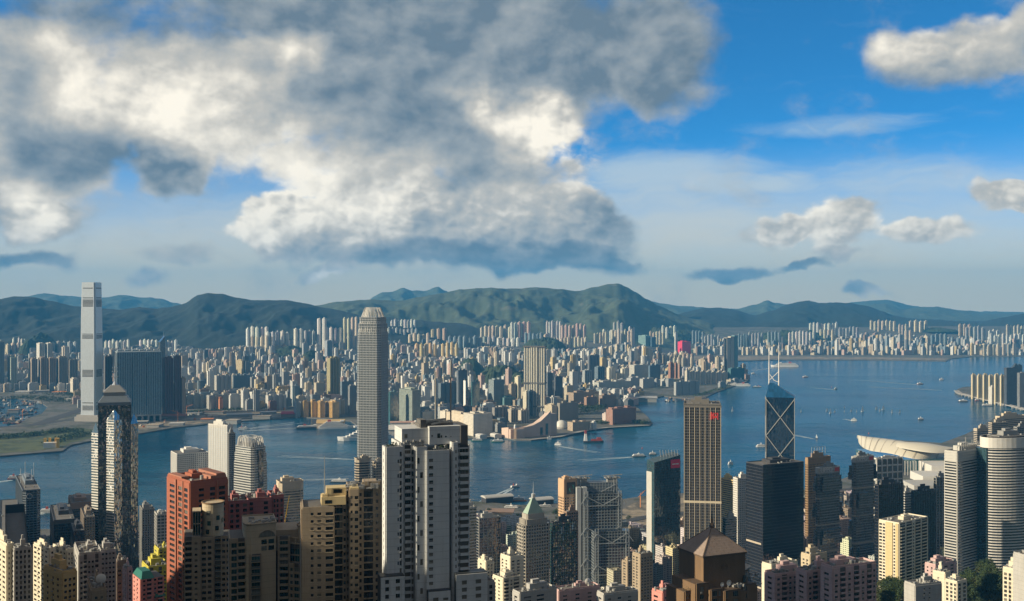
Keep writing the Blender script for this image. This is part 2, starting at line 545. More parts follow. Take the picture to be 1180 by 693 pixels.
def gridwall(mb, poly, z0, z1, fl, bay, pier=0.6, span=1.2, dp=0.5, ds=0.35, skip=(), mi=None, first=0.0):
 """piers and spandrels standing proud of a glass core, on every side of a footprint"""
 for i in range(len(poly)):
  if i in skip:
   continue
  A, B = poly[i], poly[(i + 1) % len(poly)]
  w, t, n = edge(A, B)
  if pier:
   nb = max(1, round(w / bay))
   for j in range(nb + 1):
    c = w * j / nb
    mb.wall_box(A, n, t, max(0, c - pier / 2), min(w, c + pier / 2), -0.05, dp, z0, z1, mi)
  if span:
   nf = max(1, round((z1 - z0) / fl))
   h = (z1 - z0) / nf
   for j in range(nf + 1):
    za = z0 + j * h - span / 2
    mb.wall_box(A, n, t, 0, w, -0.05, ds, max(z0, za), min(z1, za + span), mi)
def rooftop(root, W, L, H, m_wall, m_roof, m_kit, seed=0, par=1.2, plant=0.5, ph=5.0, tanks=2, mast=0, inset=0.0):
 """parapet, roof slab, plant rooms, tanks and pipes on a flat roof: one part each"""
 rnd = random.Random(seed)
 W, L = W - 2 * inset, L - 2 * inset
 mb = MB()
 for (x0, x1, y0, y1) in ((-W / 2, W / 2, -L / 2, -L / 2 + .35), (-W / 2, W / 2, L / 2 - .35, L / 2),
   (-W / 2, -W / 2 + .35, -L / 2 + .35, L / 2 - .35), (W / 2 - .35, W / 2, -L / 2 + .35, L / 2 - .35)):
  mb.box(x0, x1, y0, y1, H, H + par)
 mb.build('parapet', m_wall, root)
 mb = MB()
 mb.box(-W / 2 + .35, W / 2 - .35, -L / 2 + .35, L / 2 - .35, H - 0.3, H + 0.15)
 mb.build('roof', m_roof, root)
 pw, pl = W * plant, L * plant
 px, py = rnd.uniform(-.12, .12) * W, rnd.uniform(-.08, .15) * L
 mb = MB()
 mb.box(px - pw / 2, px + pw / 2, py - pl / 2, py + pl / 2, H + .15, H + ph)
 mb.box(px - pw * .3, px + pw * .1, py - pl * .3, py + pl * .3, H + ph, H + ph * 1.5)
 mb.build('plant_room', m_wall, root)
 mb = MB()
 for i in range(tanks * 4):
  x, y = rnd.uniform(-.44, .44) * W, rnd.uniform(-.46, .44) * L
  w, l, h = rnd.uniform(.8, 2.6), rnd.uniform(.8, 2.6), rnd.uniform(.6, 2.2)
  mb.box(x - w / 2, x + w / 2, y - l / 2, y + l / 2, H + .15, H + .15 + h)
 for i in range(tanks):
  x, y = rnd.uniform(-.4, .4) * W, rnd.uniform(-.42, .3) * L
  mb.cyl(x, y, rnd.uniform(.8, 1.5), H + .15, H + rnd.uniform(1.8, 3.0), 10)
 mb.bar((-W * .4, -L * .3, H + .6), (W * .4, -L * .3, H + .6), .15)
 mb.build('roof_machinery', m_kit, root)
 for i in range(mast):
  mb = MB()
  x, y = px + rnd.uniform(-.3, .3) * pw, py + rnd.uniform(-.3, .3) * pl
  mb.bar((x, y, H + ph), (x, y, H + ph + rnd.uniform(8, 16)), .16)
  mb.build('mast', m_kit, root)
# ------------------------------------------------------------------ apartment facades with real openings
PANES = {}
def pane_mesh(w, h, key, mf, mg, mull):
 kk = (round(w, 2), round(h, 2), key, mull)
 if kk not in PANES:
  mb = MB()
  mb.box(-w / 2, w / 2, -.02, .05, 0, h, 1)
  t = .07
  mb.box(-w / 2, w / 2, -.08, -.021, 0, t, 0)
  mb.box(-w / 2, w / 2, -.08, -.021, h - t, h, 0)
  for i in range(mull + 1):
   x = -w / 2 + (w - t) * i / mull
   mb.box(x, x + t, -.075, -.022, t, h - t, 0)
  o = mb.build('window', [mf, mg], None, link=False)
  PANES[kk] = o.data
 return PANES[kk]
def balc_mesh(w, d, key, m_slab, m_par, style):
 kk = ('b', round(w, 2), round(d, 2), key, style)
 if kk not in PANES:
  mb = MB()
  mb.box(-w / 2, w / 2, -d, 0.9, 0, .18, 0)
  if style == 'solid':
   mb.box(-w / 2, w / 2, -d, -d + .12, .18, 1.15, 1)
   mb.box(-w / 2, -w / 2 + .12, -d + .12, 0, .18, 1.15, 1)
   mb.box(w / 2 - .12, w / 2, -d + .12, 0, .18, 1.15, 1)
  else:
   mb.box(-w / 2, w / 2, -d, -d + .06, 1.05, 1.15, 1)
   n = max(2, int(w / .5))
   for i in range(n + 1):
    x = -w / 2 + (w - .06) * i / n
    mb.box(x, x + .06, -d, -d + .05, .18, 1.05, 1)
   mb.box(-w / 2, w / 2, -d + .02, -d + .04, .25, 1.0, 2)
  mats = [m_slab, m_par] if style == 'solid' else [m_slab, m_par, M['balc_glass']]
  PANES[kk] = mb.build('balcony', mats, None, link=False).data
 return PANES[kk]
class Flats:
 """collects walls, windows and balconies of one building; columns are given per wall as
 (kind, from, to[, extra]) with from/to as fractions of the wall length"""
 def __init__(s, root, key, m_wall, m_frame, m_glass, m_trim=None, visible_from=None):
  s.root, s.key, s.mw, s.mf, s.mg, s.mt = root, key, m_wall, m_frame, m_glass, m_trim or m_wall
  s.wall, s.core, s.trim = MB(), MB(), MB()
  s.wins, s.balcs, s.acs, s.zmin = [], [], [], visible_from or -1e9
 def block(s, poly, z0, z1):
  s.core.prism(poly, z0, z1)
 def face(s, A, B, z0, z1, fh, cols, thick=0.45):
  w, t, n = edge(A, B)
  ang = math.atan2(t[1], t[0])
  nf = int((z1 - z0) / fh)
  cols = sorted(cols, key=lambda c: c[1])
  cur = 0.0
  def solid(a, b):
   if b - a > 0.02:
    s.wall.wall_box(A, n, t, a, b, -0.05, thick, z0, z1)
  for c in cols:
   a, b = c[1] * w, c[2] * w
   solid(cur, a)
   cur = b
   ex = c[3] if len(c) > 3 else {}
   if c[0] == 'win':
    sill, head = ex.get('sill', .9), ex.get('head', 2.3)
    step = ex.get('step', 1)
    prev = z0
    for k in range(ex.get('from', 0), nf, step):
     zb = z0 + k * fh
     s.wall.wall_box(A, n, t, a, b, -0.04, thick - .004, prev, zb + sill)
     prev = zb + head
     if zb + fh < s.zmin:
      continue
     m_ = (a + b) / 2
     s.wins.append(((A[0] + t[0] * m_ + n[0] * .12, A[1] + t[1] * m_ + n[1] * .12, zb + sill), ang, b - a, head - sill, ex.get('mull', 2)))
     if ex.get('ledge'):
      s.trim.wall_box(A, n, t, a - .15, b + .15, thick, thick + .35, zb + sill - .15, zb + sill)
     if ex.get('ac') and (k * 7 + int(a)) % 3 and len(s.acs) < 60:
      s.acs.append(((A[0] + t[0] * (a + .5) + n[0] * thick, A[1] + t[1] * (a + .5) + n[1] * thick, zb + sill - .7), ang))
    s.wall.wall_box(A, n, t, a, b, -0.04, thick - .004, prev, z1)
   elif c[0] == 'balc':
    d = ex.get('d', 1.3)
    for k in range(nf):
     zb = z0 + k * fh
     if zb + fh < s.zmin:
      continue
     m_ = (a + b) / 2
     s.balcs.append(((A[0] + t[0] * m_, A[1] + t[1] * m_, zb), ang, b - a, d, ex.get('style', 'solid')))
     s.wins.append(((A[0] + t[0] * m_, A[1] + t[1] * m_, zb + .2), ang, (b - a) * .9, fh - .7, 3))
     s.wall.wall_box(A, n, t, a, b, -.05, .1, zb + fh - .5, zb + fh)
   elif c[0] == 'band':
    sill, head = ex.get('sill', 1.0), ex.get('head', 2.5)
    for k in range(nf):
     zb = z0 + k * fh
     if zb + fh < s.zmin:
      continue
     s.wall.wall_box(A, n, t, a, b, -0.04, thick + ex.get('out', 0), zb + head - fh if k else zb, zb + sill)
     nn = ex.get('n', 1)
     for q in range(nn):
      m_ = a + (b - a) * (q + .5) / nn
      s.wins.append(((A[0] + t[0] * m_ + n[0] * .12, A[1] + t[1] * m_ + n[1] * .12, zb + sill), ang, (b - a) / nn - .02, head - sill, 2))
   elif c[0] == 'fin':
    s.trim.wall_box(A, n, t, a, b, -.03, ex.get('d', 1.0), z0, z1)
   elif c[0] == 'void':
    for k in range(nf + 1):
     zb = z0 + k * fh
     if zb + fh >= s.zmin:
      s.trim.wall_box(A, n, t, a, b, -.03, .06, zb - .2, zb + .2)
  solid(cur, w)
 def done(s, m_core):
  r = s.root
  s.core.build('core', m_core, r)
  if s.wall.f:
   s.wall.build('wall', s.mw, r)
  if s.trim.f:
   s.trim.build('trim', s.mt, r)
  for loc, an in s.acs:
   if 'ac' not in PANES:
    mb = MB()
    mb.box(-.4, .4, -.5, -.01, 0, .55)
    PANES['ac'] = mb.build('air_conditioner', M['fr_alu'], None, link=False).data
   o = bpy.data.objects.new('air_conditioner', PANES['ac'])
   COL.objects.link(o)
   o.parent = r
   o.location = loc
   o.rotation_euler = (0, 0, an)
  eye = Vector((0, 0, CZ))
  mw = r.matrix_basis
  bpy.context.view_layer.update()
  mw = r.matrix_world
  def order(lst):
   # the ones that show: wall turned to the viewer, inside the picture
   out = []
   for e in lst:
    p = mw @ Vector(e[0])
    nn = mw.to_3x3() @ Vector((math.sin(e[1]), -math.cos(e[1]), 0))
    v = eye - p
    px, py = CX + p.x / p.y * F, CY + (CZ - p.z) / p.y * F
    out.append((not (nn.dot(v) > 0 and -5 < px < 1185 and py < 700), v.length, e))
   out.sort(key=lambda q: q[:2])
   return [q[2] for q in out if not q[0]], [q[2] for q in out if q[0]]
  for lst, nm in ((s.wins, 'window'), (s.balcs, 'balcony')):
   show, hid = order(lst)
   for e in show[:100]:
    if nm == 'window':
     me = pane_mesh(e[2], e[3], s.key, s.mf, s.mg, e[4])
    else:
     me = balc_mesh(e[2], e[3], s.key, s.mt, s.mw, e[4])
    o = bpy.data.objects.new(nm, me)
    COL.objects.link(o)
    o.parent = r
    o.location = e[0]
    o.rotation_euler = (0, 0, e[1])
   rest = show[100:] + [h for h in hid if (mw @ Vector(h[0])).y > 0][:400]
   if rest:
    mb = MB()
    for e in rest:
     t = (math.cos(e[1]), math.sin(e[1]))
     n = (t[1], -t[0])
     A = e[0]
     if nm == 'window':
      mb.wall_box(A, n, t, -e[2] / 2, e[2] / 2, -.05, .02, A[2], A[2] + e[3])
     else:
      mb.wall_box(A, n, t, -e[2] / 2, e[2] / 2, -.9, e[3], A[2], A[2] + .18)
      mb.wall_box(A, n, t, -e[2] / 2, e[2] / 2, e[3] - .12, e[3] + .003, A[2] + .18, A[2] + 1.15)
    o = mb.build('windows_beyond' if nm == 'window' else 'balconies_beyond', s.mg if nm == 'window' else s.mw, r)
    o['kind'] = 'stuff'
from mathutils import noise as mn
import numpy as np
M = {}
M['balc_glass'] = mat('balcony_glass', (.10, .13, .13), .15)
# ------------------------------------------------------------------ haze: one box of even air
def make_haze():
 mb = MB()
 mb.box(-19000, 19000, -2500, 23500, -8, 1060)
 m = bpy.data.materials.new('air')
 m.use_nodes = True
 k = NT(m.node_tree)
 v = k.n('ShaderNodeVolumePrincipled')
 v.inputs['Color'].default_value = (0.09, 0.47, 1.0, 1)
 v.inputs['Density'].default_value = HAZE_DENSITY
 v.inputs['Anisotropy'].default_value = 0.0
 k.t.links.new(v.outputs[0], k.n('ShaderNodeOutputMaterial').inputs['Volume'])
 o = mb.build('haze', m)
 o['kind'] = 'stuff'
HAZE_DENSITY = 4.1e-5
make_haze()
# ------------------------------------------------------------------ water
def water_mat():
 m = bpy.data.materials.new('sea_water')
 m.use_nodes = True
 k = NT(m.node_tree)
 p = k.n('ShaderNodeTexCoord').outputs['Object']
 b = k.n('ShaderNodeBsdfPrincipled')
 big = k.noise(k.v('MULTIPLY', p, (0.0009, 0.0022, 0)), 1.0, 6, 0.6, 0.6)
 c = k.mix(k.step(big, .35, .68), (0.002, 0.042, 0.092), (0.012, 0.098, 0.170))
 k.put(b.inputs['Base Color'], c)
 k.put(b.inputs['Roughness'], k.m('MULTIPLY_ADD', big, 0.16, 0.10))
 b.inputs['IOR'].default_value = 1.33
 b.inputs['Specular IOR Level'].default_value = 0.09
 b.inputs['Specular Tint'].default_value = (0.52, 0.84, 1.0, 1)
 w1 = k.noise(k.v('MULTIPLY', p, (1, .8, 1)), 0.045, 5, 0.62, 0.3)
 w2 = k.noise(p, 0.012, 4, 0.6, 0.8)
 h = k.m('ADD', k.m('MULTIPLY', w1, 2.1), k.m('MULTIPLY', w2, 4.2))
 bp = k.n('ShaderNodeBump')
 wind = k.step(k.noise(k.v('MULTIPLY', p, (0.0011, 0.0045, 0)), 1.0, 5, .6, 1.2), .38, .62)
 k.put(bp.inputs['Strength'], k.m('MULTIPLY_ADD', wind, 0.75, 0.35))
 bp.inputs['Distance'].default_value = 1.0
 k.put(bp.inputs['Height'], h)
 k.put(b.inputs['Normal'], bp.outputs[0])
 k.t.links.new(b.outputs[0], k.n('ShaderNodeOutputMaterial').inputs[0])
 return m
mb = MB()
mb.face([(-18800, -2400, 0), (18800, -2400, 0), (18800, 23400, 0), (-18800, 23400, 0)])
o = mb.build('harbour_water', water_mat())
o['kind'] = 'structure'
# ------------------------------------------------------------------ ground materials
def ground_mat(name, cols, scale, rough=.9):
 m = bpy.data.materials.new(name)
 m.use_nodes = True
 k = NT(m.node_tree)
 p = k.n('ShaderNodeTexCoord').outputs['Object']
 f = k.noise(p, scale, 8, .62, .4)
 r = k.n('ShaderNodeValToRGB')
 k.put(r.inputs[0], f)
 n = len(cols)
 for i, c in enumerate(cols):
  pos = .3 + .42 * i / (n - 1)
  e = r.color_ramp.elements[i] if i < 2 else r.color_ramp.elements.new(pos)
  e.position = pos
  e.color = (*c, 1)
 fine = k.m('MULTIPLY_ADD', k.noise(p, scale * 9, 5, .7), .9, .55)
 c = k.mix(1.0, r.outputs[0], k.xyz(fine, fine, fine), 'MULTIPLY')
 b = k.n('ShaderNodeBsdfPrincipled')
 k.put(b.inputs['Base Color'], c)
 b.inputs['Roughness'].default_value = rough
 k.t.links.new(b.outputs[0], k.n('ShaderNodeOutputMaterial').inputs[0])
 return m
M['urban'] = ground_mat('city_ground', [(.07, .07, .068), (.14, .135, .125), (.05, .06, .04), (.24, .22, .19)], .011)
M['dirt'] = ground_mat('building_site_ground', [(.16, .13, .09), (.34, .28, .20), (.10, .09, .07), (.40, .35, .27)], .014)
M['lawn'] = ground_mat('park_grass', [(.045, .07, .025), (.10, .12, .045), (.035, .055, .02), (.19, .17, .09)], .012)
M['wood'] = ground_mat('woodland_green', [(.012, .028, .012), (.030, .050, .020), (.02, .035, .014), (.05, .07, .028)], .02)
M['hill_shaded'] = ground_mat('hill_wood_shaded', [(.005, .011, .007), (.009, .017, .010), (.006, .013, .008), (.018, .025, .015)], .0035)  # left range's cloud shadow darkened into the wood colour; east hills share it
M['hill'] = ground_mat('hill_green', [(.034, .054, .030), (.074, .092, .046), (.046, .066, .036), (.15, .14, .09)], .0035)
M['asph'] = mat('asphalt', (.055, .055, .058), .9)
M['conc'] = mat('concrete_pale', (.36, .34, .31), .9)
M['conc_dark'] = mat('concrete_dark', (.12, .115, .11), .9)
M['roof'] = mat('roof_felt', (.16, .15, .14), .95, var=.25)
M['kit'] = mat('galvanised_kit', (.30, .30, .29), .6, .2, var=.3)
M['white'] = mat('white_paint', (.72, .70, .66), .6)
M['red'] = mat('red_paint', (.55, .05, .04), .5)
M['yellow'] = mat('yellow_paint', (.70, .42, .04), .5)
M['dark'] = mat('dark_metal', (.04, .045, .05), .45)
M['steel'] = mat('pale_steel', (.55, .57, .58), .35, .6)
M['orange'] = mat('orange_paint', (.62, .22, .05), .6)
M['foam'] = mat('wake_foam', (.42, .50, .54), .7, streak=False, var=.4, vscale=.08)
# ------------------------------------------------------------------ coasts: listed where the shore shows from the terrace
def coast(pts, back):
 return [tuple(gp(px, py, 0.0))[:2] for px, py in pts] + back
KOWLOON = coast([(-260, 462), (0, 461), (20, 460), (45, 463), (55, 470), (48, 478), (30, 484), (22, 490), (0, 494), (-60, 499), (-260, 502),
   (-260, 536), (-60, 531), (0, 527), (22, 525), (40, 523.5), (72, 521), (82, 514), (107, 509), (160, 501), (200, 494), (260, 487.5), (300, 485),
   (340, 482), (352, 482), (404, 486), (415, 494), (450, 503), (500, 507), (545, 506.5), (575, 504.5), (594, 508), (612, 508.5), (645, 505),
   (672, 498), (700, 494), (749, 491.5), (752, 489), (746, 481), (736, 472), (729, 467), (742, 460.5), (765, 457.5), (800, 461), (815, 458),
   (825, 453), (842, 447), (860, 441), (864, 436), (850, 430), (838, 426.5), (815, 424.5), (800, 424), (797, 419.5), (812, 417.5), (900, 415.6),
   (1000, 415.6), (1090, 417), (1097, 414), (1120, 411.5), (1180, 411.5), (1500, 411)], [(18500, 8300), (18500, 22500), (-17000, 22500), (-13000, 9000)])
ISLAND = coast([(-260, 616), (0, 612), (60, 612), (130, 606), (200, 600), (300, 588), (400, 580), (540, 579), (600, 584), (700, 580), (738, 574), (790, 570),
    (860, 567), (940, 566), (985, 548), (993, 530), (994, 513), (1010, 507), (1085, 512), (1112, 502), (1128, 494), (1152, 479), (1300, 478), (1500, 478)],
   [(3800, 1200), (2600, -900), (1400, -900), (300, -700), (-1500, -700), (-2000, 1200)])
NORTHPOINT = coast([(1102, 452), (1103, 449.5), (1110, 447), (1122, 446), (1180, 441), (1500, 432), (1500, 476), (1180, 470.5), (1150, 465), (1128, 460)], [])
def area(p):
 return sum(p[i][0] * p[(i + 1) % len(p)][1] - p[(i + 1) % len(p)][0] * p[i][1] for i in range(len(p)))
def land(name, poly, z, mats):
 if area(poly) < 0:
  poly = poly[::-1]
 mb = MB()
 mb.prism(poly, -2.0, z, mi=1, tmi=0)
 o = mb.build(name, mats)
 o['kind'] = 'structure'
 return o
land('kowloon_ground', KOWLOON, 3.4, [M['urban'], M['conc_dark']])
land('island_ground', ISLAND, 3.4, [M['urban'], M['conc_dark']])
land('east_point_ground', NORTHPOINT, 3.4, [M['urban'], M['conc_dark']])
def inside(poly, x, y):
 c = False
 j = len(poly) - 1
 for i in range(len(poly)):
  xi, yi = poly[i]
  xj, yj = poly[j]
  if (yi > y) != (yj > y) and x < (xj - xi) * (y - yi) / (yj - yi) + xi:
   c = not c
  j = i
 return c
def sheet(name, pts, z, m, kind='structure'):
 poly = [tuple(gp(px, py, 0.0))[:2] for px, py in pts]
 if area(poly) < 0:
  poly = poly[::-1]
 mb = MB()
 mb.face([(x, y, z) for x, y in poly])
 o = mb.build(name, m)
 o['kind'] = kind
 return o
# west Kowloon: park, bare ground, roads
sheet('waterfront_park', [(-200, 529), (0, 524), (40, 521), (70, 518), (80, 512), (107, 506), (107, 496), (90, 494), (60, 498), (30, 500), (0, 502), (-200, 506)], 3.6, M['lawn'])
sheet('reclaimed_land', [(150, 499), (200, 492.5), (260, 486), (300, 483), (345, 480.5), (345, 474), (300, 475), (260, 478), (200, 483), (150, 488)], 3.6, M['dirt'])
sheet('airport_strip', [(735, 413), (812, 416.5), (900, 414.8), (1000, 414.8), (1088, 416), (1094, 413.5), (1000, 412.3), (900, 411.5), (812, 411), (735, 409)], 3.6, M['dirt'])
sheet('site_ground', [(690, 604), (740, 577), (788, 574), (800, 600), (760, 640)], 3.7, M['dirt'])
def road(name, pts, w, z, m):
 P = [gp(px, py, z) for px, py in pts]
 mb = MB()
 for i in range(len(P) - 1):
  a, b = P[i], P[i + 1]
  d0 = (P[min(i + 1, len(P) - 1)] - P[max(i - 1, 0)]).normalized()
  d1 = (P[min(i + 2, len(P) - 1)] - P[i]).normalized()
  n0, n1 = Vector((-d0.y, d0.x, 0)) * w / 2, Vector((-d1.y, d1.x, 0)) * w / 2
  mb.face([a - n0, b - n1, b + n1, a + n0])
 o = mb.build(name, m)
 o['kind'] = 'structure'
road('harbour_highway', [(-60, 495), (30, 491), (60, 487), (92, 482), (130, 488), (190, 482), (260, 476), (330, 470), (360, 468)], 34, 3.8, M['asph'])
road('toll_plaza', [(40, 490), (70, 480), (92, 473), (110, 468), (128, 460)], 46, 3.9, M['asph'])
road('flyover_road', [(110, 490), (180, 483), (240, 474), (300, 472), (345, 468)], 14, 9.0, M['conc'])
road('promenade', [(545, 504.5), (575, 502.5), (596, 506), (612, 506.5), (645, 503), (672, 496.5), (700, 492.6), (747, 490)], 16, 3.8, M['conc'])
road('waterfront_road', [(700, 604), (745, 596), (800, 590), (860, 580), (930, 572), (990, 562)], 24, 4.6, M['asph'])
# ------------------------------------------------------------------ rising ground and hills
def kow_h(px, D):
 a = sstep(5600, 8300, D) * 95 * (1 - sstep(690, 800, px))
 b = sstep(8700, 10800, D) * 150 * sstep(660, 800, px)
 return 3.4 + a + b
mb = MB()
cols = [(-300 + 20 * i) for i in range(96)]
rows = [5500 + 150 * j for j in range(40)]
for i in range(len(cols) - 1):
 for j in range(len(rows) - 1):
  q = []
  for pi, pj in ((i, j), (i + 1, j), (i + 1, j + 1), (i, j + 1)):
   px, D = cols[pi], rows[pj]
   hgt = kow_h(px, D)
   q.append((X(px, D), D, hgt if hgt > 4.2 else 1.5))
  if max(p[2] for p in q) > 1.6:
   mb.face(q)
o = mb.build('rising_ground', M['urban'])
o['kind'] = 'structure'
def interp(pts, x):
 if x <= pts[0][0]:
  return pts[0][1]
 for (a, ya), (b, yb) in zip(pts, pts[1:]):
  if x <= b:
   t = (x - a) / (b - a)
   t = t * t * (3 - 2 * t) * .5 + t * .5
   return ya + (yb - ya) * t
 return pts[-1][1]
def hills(name, crest, D0, Dc, D1, base_py, seed, x0=-320, x1=1500, stepx=2.2, rows=56, spur=0.40, m=None):
 """range of hills: crest heights follow the skyline, flanks carry spurs and gullies"""
 n = int((x1 - x0) / stepx)
 vs_, fs = [], []
 nr = rows + 8
 for i in range(n + 1):
  px = x0 + i * stepx
  cz = Z(interp(crest, px) + mn.fractal(Vector((px * .09, seed, 0)), 1.0, 2.0, 4) * .8, Dc)
  bz = base_py if D0 > 12000 else min(base_py, kow_h(px, D0) - 6)
  for j in range(nr):
   t = j / (rows - 1)
   if t <= 1:
    D = D0 + (Dc - D0) * t
    xx = X(px, D)
    pr = t ** 1.05
    q = Vector((xx * .0011, D * .00042, seed))
    sp = mn.ridged_multi_fractal(q, .9, 2.1, 5, 1.0, 2.0) - 1.0
    sp2 = mn.ridged_multi_fractal(Vector((xx * .0042, D * .0021, seed + 4)), .8, 2.1, 4, 1.0, 2.0) - 1.0
    env = 4 * t * (1 - t)
    z = bz + (cz - bz) * min(.985 + .015 * t, max(0, pr + spur * env * (sp * .6) + .075 * env * sp2))
   else:
    u = (j - rows + 1) / 8
    D = Dc + (D1 - Dc) * u
    xx = X(px, Dc) * D / Dc
    z = bz + (cz - bz) * (1 - u)
   vs_.append((xx, D, z))
 for i in range(n):
  for j in range(nr - 1):
   a = i * nr + j
   fs.append((a, a + nr, a + nr + 1, a + 1))
 me = bpy.data.meshes.new(name)
 me.from_pydata(vs_, [], fs)
 me.materials.append(m or M['hill'])
 me.polygons.foreach_set('use_smooth', [True] * len(me.polygons))
 o = bpy.data.objects.new(name, me)
 COL.objects.link(o)
 o['kind'] = 'structure'
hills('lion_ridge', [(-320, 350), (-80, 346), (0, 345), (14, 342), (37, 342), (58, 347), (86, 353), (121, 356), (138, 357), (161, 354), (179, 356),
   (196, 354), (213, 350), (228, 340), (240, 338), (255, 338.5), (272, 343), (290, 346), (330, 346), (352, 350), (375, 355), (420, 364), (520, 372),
   (620, 385), (700, 410), (740, 418), (1500, 418)], 7300, 9300, 12000, 58, 3.1, x1=760, m=M['hill_shaded'])
hills('kowloon_ridge', [(-320, 400), (300, 372), (340, 360), (365, 352), (385, 348.5), (405, 346.5), (430, 345), (460, 347), (480, 343), (510, 338), (530, 334), (560, 332),
      (590, 333), (620, 331), (645, 333.5), (665, 335.5), (685, 331), (700, 328), (712, 327), (722, 330.5), (732, 336), (745, 345), (760, 353),
      (780, 362), (800, 368), (860, 380), (930, 392), (1500, 405)], 8700, 11500, 14000, 84, 8.7, x0=260, x1=960, spur=.52)
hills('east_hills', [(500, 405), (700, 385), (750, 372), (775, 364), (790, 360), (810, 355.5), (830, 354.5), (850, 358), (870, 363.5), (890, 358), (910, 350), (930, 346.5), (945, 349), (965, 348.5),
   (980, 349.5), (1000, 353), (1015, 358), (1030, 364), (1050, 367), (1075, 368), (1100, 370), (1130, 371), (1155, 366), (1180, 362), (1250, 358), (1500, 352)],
  10600, 13200, 15500, 130, 14.2, x0=620, m=M['hill_shaded'])
hills('far_west_hills', [(-320, 345), (0, 345), (30, 342), (50, 338), (75, 341), (90, 342), (120, 343), (140, 340), (165, 343), (185, 344), (200, 349), (240, 360), (420, 352),
   (430, 342), (440, 337.5), (452, 336), (465, 332), (475, 335), (490, 335.5), (505, 330), (512, 335), (530, 345), (600, 355), (700, 352), (750, 347.5), (765, 350),
   (780, 352.5), (800, 353.5), (820, 355), (850, 356), (870, 351), (885, 346.5), (892, 349), (905, 350.5), (960, 358), (1000, 352), (1020, 350), (1042, 357),
   (1060, 354), (1080, 353.5), (1100, 357), (1140, 361.5), (1180, 362), (1500, 355)], 15500, 18500, 21000, 120, 21.0)
hills('outer_hills', [(-320, 352), (600, 356), (870, 356), (950, 352), (1000, 347), (1022, 345.5), (1050, 352), (1080, 358), (1200, 360), (1500, 352)], 20000, 21500, 23000, 120, 31.0, x0=500, stepx=6)
def knoll(px0, px1, pytop, D, deep, seed, base=None):
 """low wooded hill standing among the houses"""
 pc, rx = (px0 + px1) / 2, X(px1, D) - X((px0 + px1) / 2, D)
 bz = kow_h(pc, D) - 2 if base is None else base
 hz = Z(pytop, D) - bz
 vs_, fs = [], []
 n, k = 40, 22
 for i in range(n + 1):
  for j in range(k + 1):
   u, v = -1 + 2 * i / n, -1 + 2 * j / k
   r2 = u * u + v * v
   b = max(0, 1 - r2) ** .5
   x, y = X(pc, D) + u * rx, D + v * deep
   b *= .72 + .34 * mn.fractal(Vector((x * .008, y * .008, seed)), .8, 2, 4)
   bump = (mn.noise(Vector((x * .05, y * .05, seed))) * 5 + mn.noise(Vector((x * .12, y * .12, seed))) * 3) * (1 if b > .02 else 0)
   vs_.append((x, y, bz + hz * b + bump))
 for i in range(n):
  for j in range(k):
   a = i * (k + 1) + j
   fs.append((a, a + k + 1, a + k + 2, a + 1))
 me = bpy.data.meshes.new('wooded_hill')
 me.from_pydata(vs_, [], fs)
 me.materials.append(M['wood'])
 o = bpy.data.objects.new('wooded_hill', me)
 COL.objects.link(o)
 o['kind'] = 'structure'
KNOLLS = [(528, 560, 408, 6000, 160, 1), (545, 612, 417, 5250, 420, 2), (600, 655, 386, 7400, 360, 3), (310, 360, 396, 7000, 200, 4), (338, 380, 404, 6500, 160, 5), (582, 616, 428, 4950, 240, 9),
   (860, 960, 379, 9600, 300, 6), (740, 800, 378, 9700, 260, 7), (1060, 1100, 377, 10300, 250, 8), (30, 60, 380, 7200, 250, 10)]
for kn in KNOLLS:
 knoll(*kn)
# island slope
vs_, fs = [], []
nx, ny = 150, 130
for i in range(nx + 1):
 for j in range(ny + 1):
  x, y = -1500 + 3000 * i / nx, -640 + 2060 * j / ny
  hgt = island_h(x, y)
  hgt += mn.fractal(Vector((x * .01, y * .01, 5)), .8, 2, 4) * min(8, max(0, hgt - 6) * .15)
  vs_.append((x, y, min(hgt, CZ - 12 - 0.1 * abs(y)) if abs(x) < 90 and y < 350 else hgt))
for i in range(nx):
 for j in range(ny):
  a = i * (ny + 1) + j
  fs.append((a, a + ny + 1, a + ny + 2, a + 1))
me = bpy.data.meshes.new('peak_slope')
me.from_pydata(vs_, [], fs)
me.materials.append(M['wood'])
o = bpy.data.objects.new('peak_slope', me)
COL.objects.link(o)
o['kind'] = 'structure'
# ------------------------------------------------------------------ far shore: single buildings known by sight
CR, WH, GY, DK = (.60, .54, .42), (.66, .65, .61), (.40, .40, .38), (.16, .16, .16)
M['f_flat'] = facade('painted_flats', colattr=True, bay=3.1, fl=3.0, wf=(.22, .74), hf=(.30, .74))
M['f_tower'] = facade('painted_towers', colattr=True, bay=4.2, fl=2.9, wf=(.12, .52), hf=(.28, .78))
M['f_office'] = facade('office_bands', colattr=True, bay=1.6, fl=3.6, wf=(.0, .93), hf=(.36, .86), gl=(.03, .045, .06), gr=.1)
M['f_blank'] = facade('blank_walls', colattr=True, bay=4.6, fl=4.0, wf=(.22, .66), hf=(.38, .72))
M['g_blue'] = glass('blue_green_glass', (.035, .075, .09), bay=1.8, fl=3.6)
M['g_teal'] = glass('teal_glass', (.05, .12, .13), bay=2.0, fl=3.6)
M['g_dark'] = glass('dark_glass', (.012, .018, .026), bay=1.6, fl=3.7)
M['g_grey'] = glass('grey_glass', (.07, .08, .085), bay=1.8, fl=3.7)
M['g_silver'] = glass('silver_glass', (.56, .60, .63), bay=2.2, fl=4.2, metal=.1, rough=.3, tilt=.012, lit=.08, ior=1.6)
occ = np.zeros((700, 1180), dtype=bool)      # which columns/rows nearer buildings cover: decides which repeats show
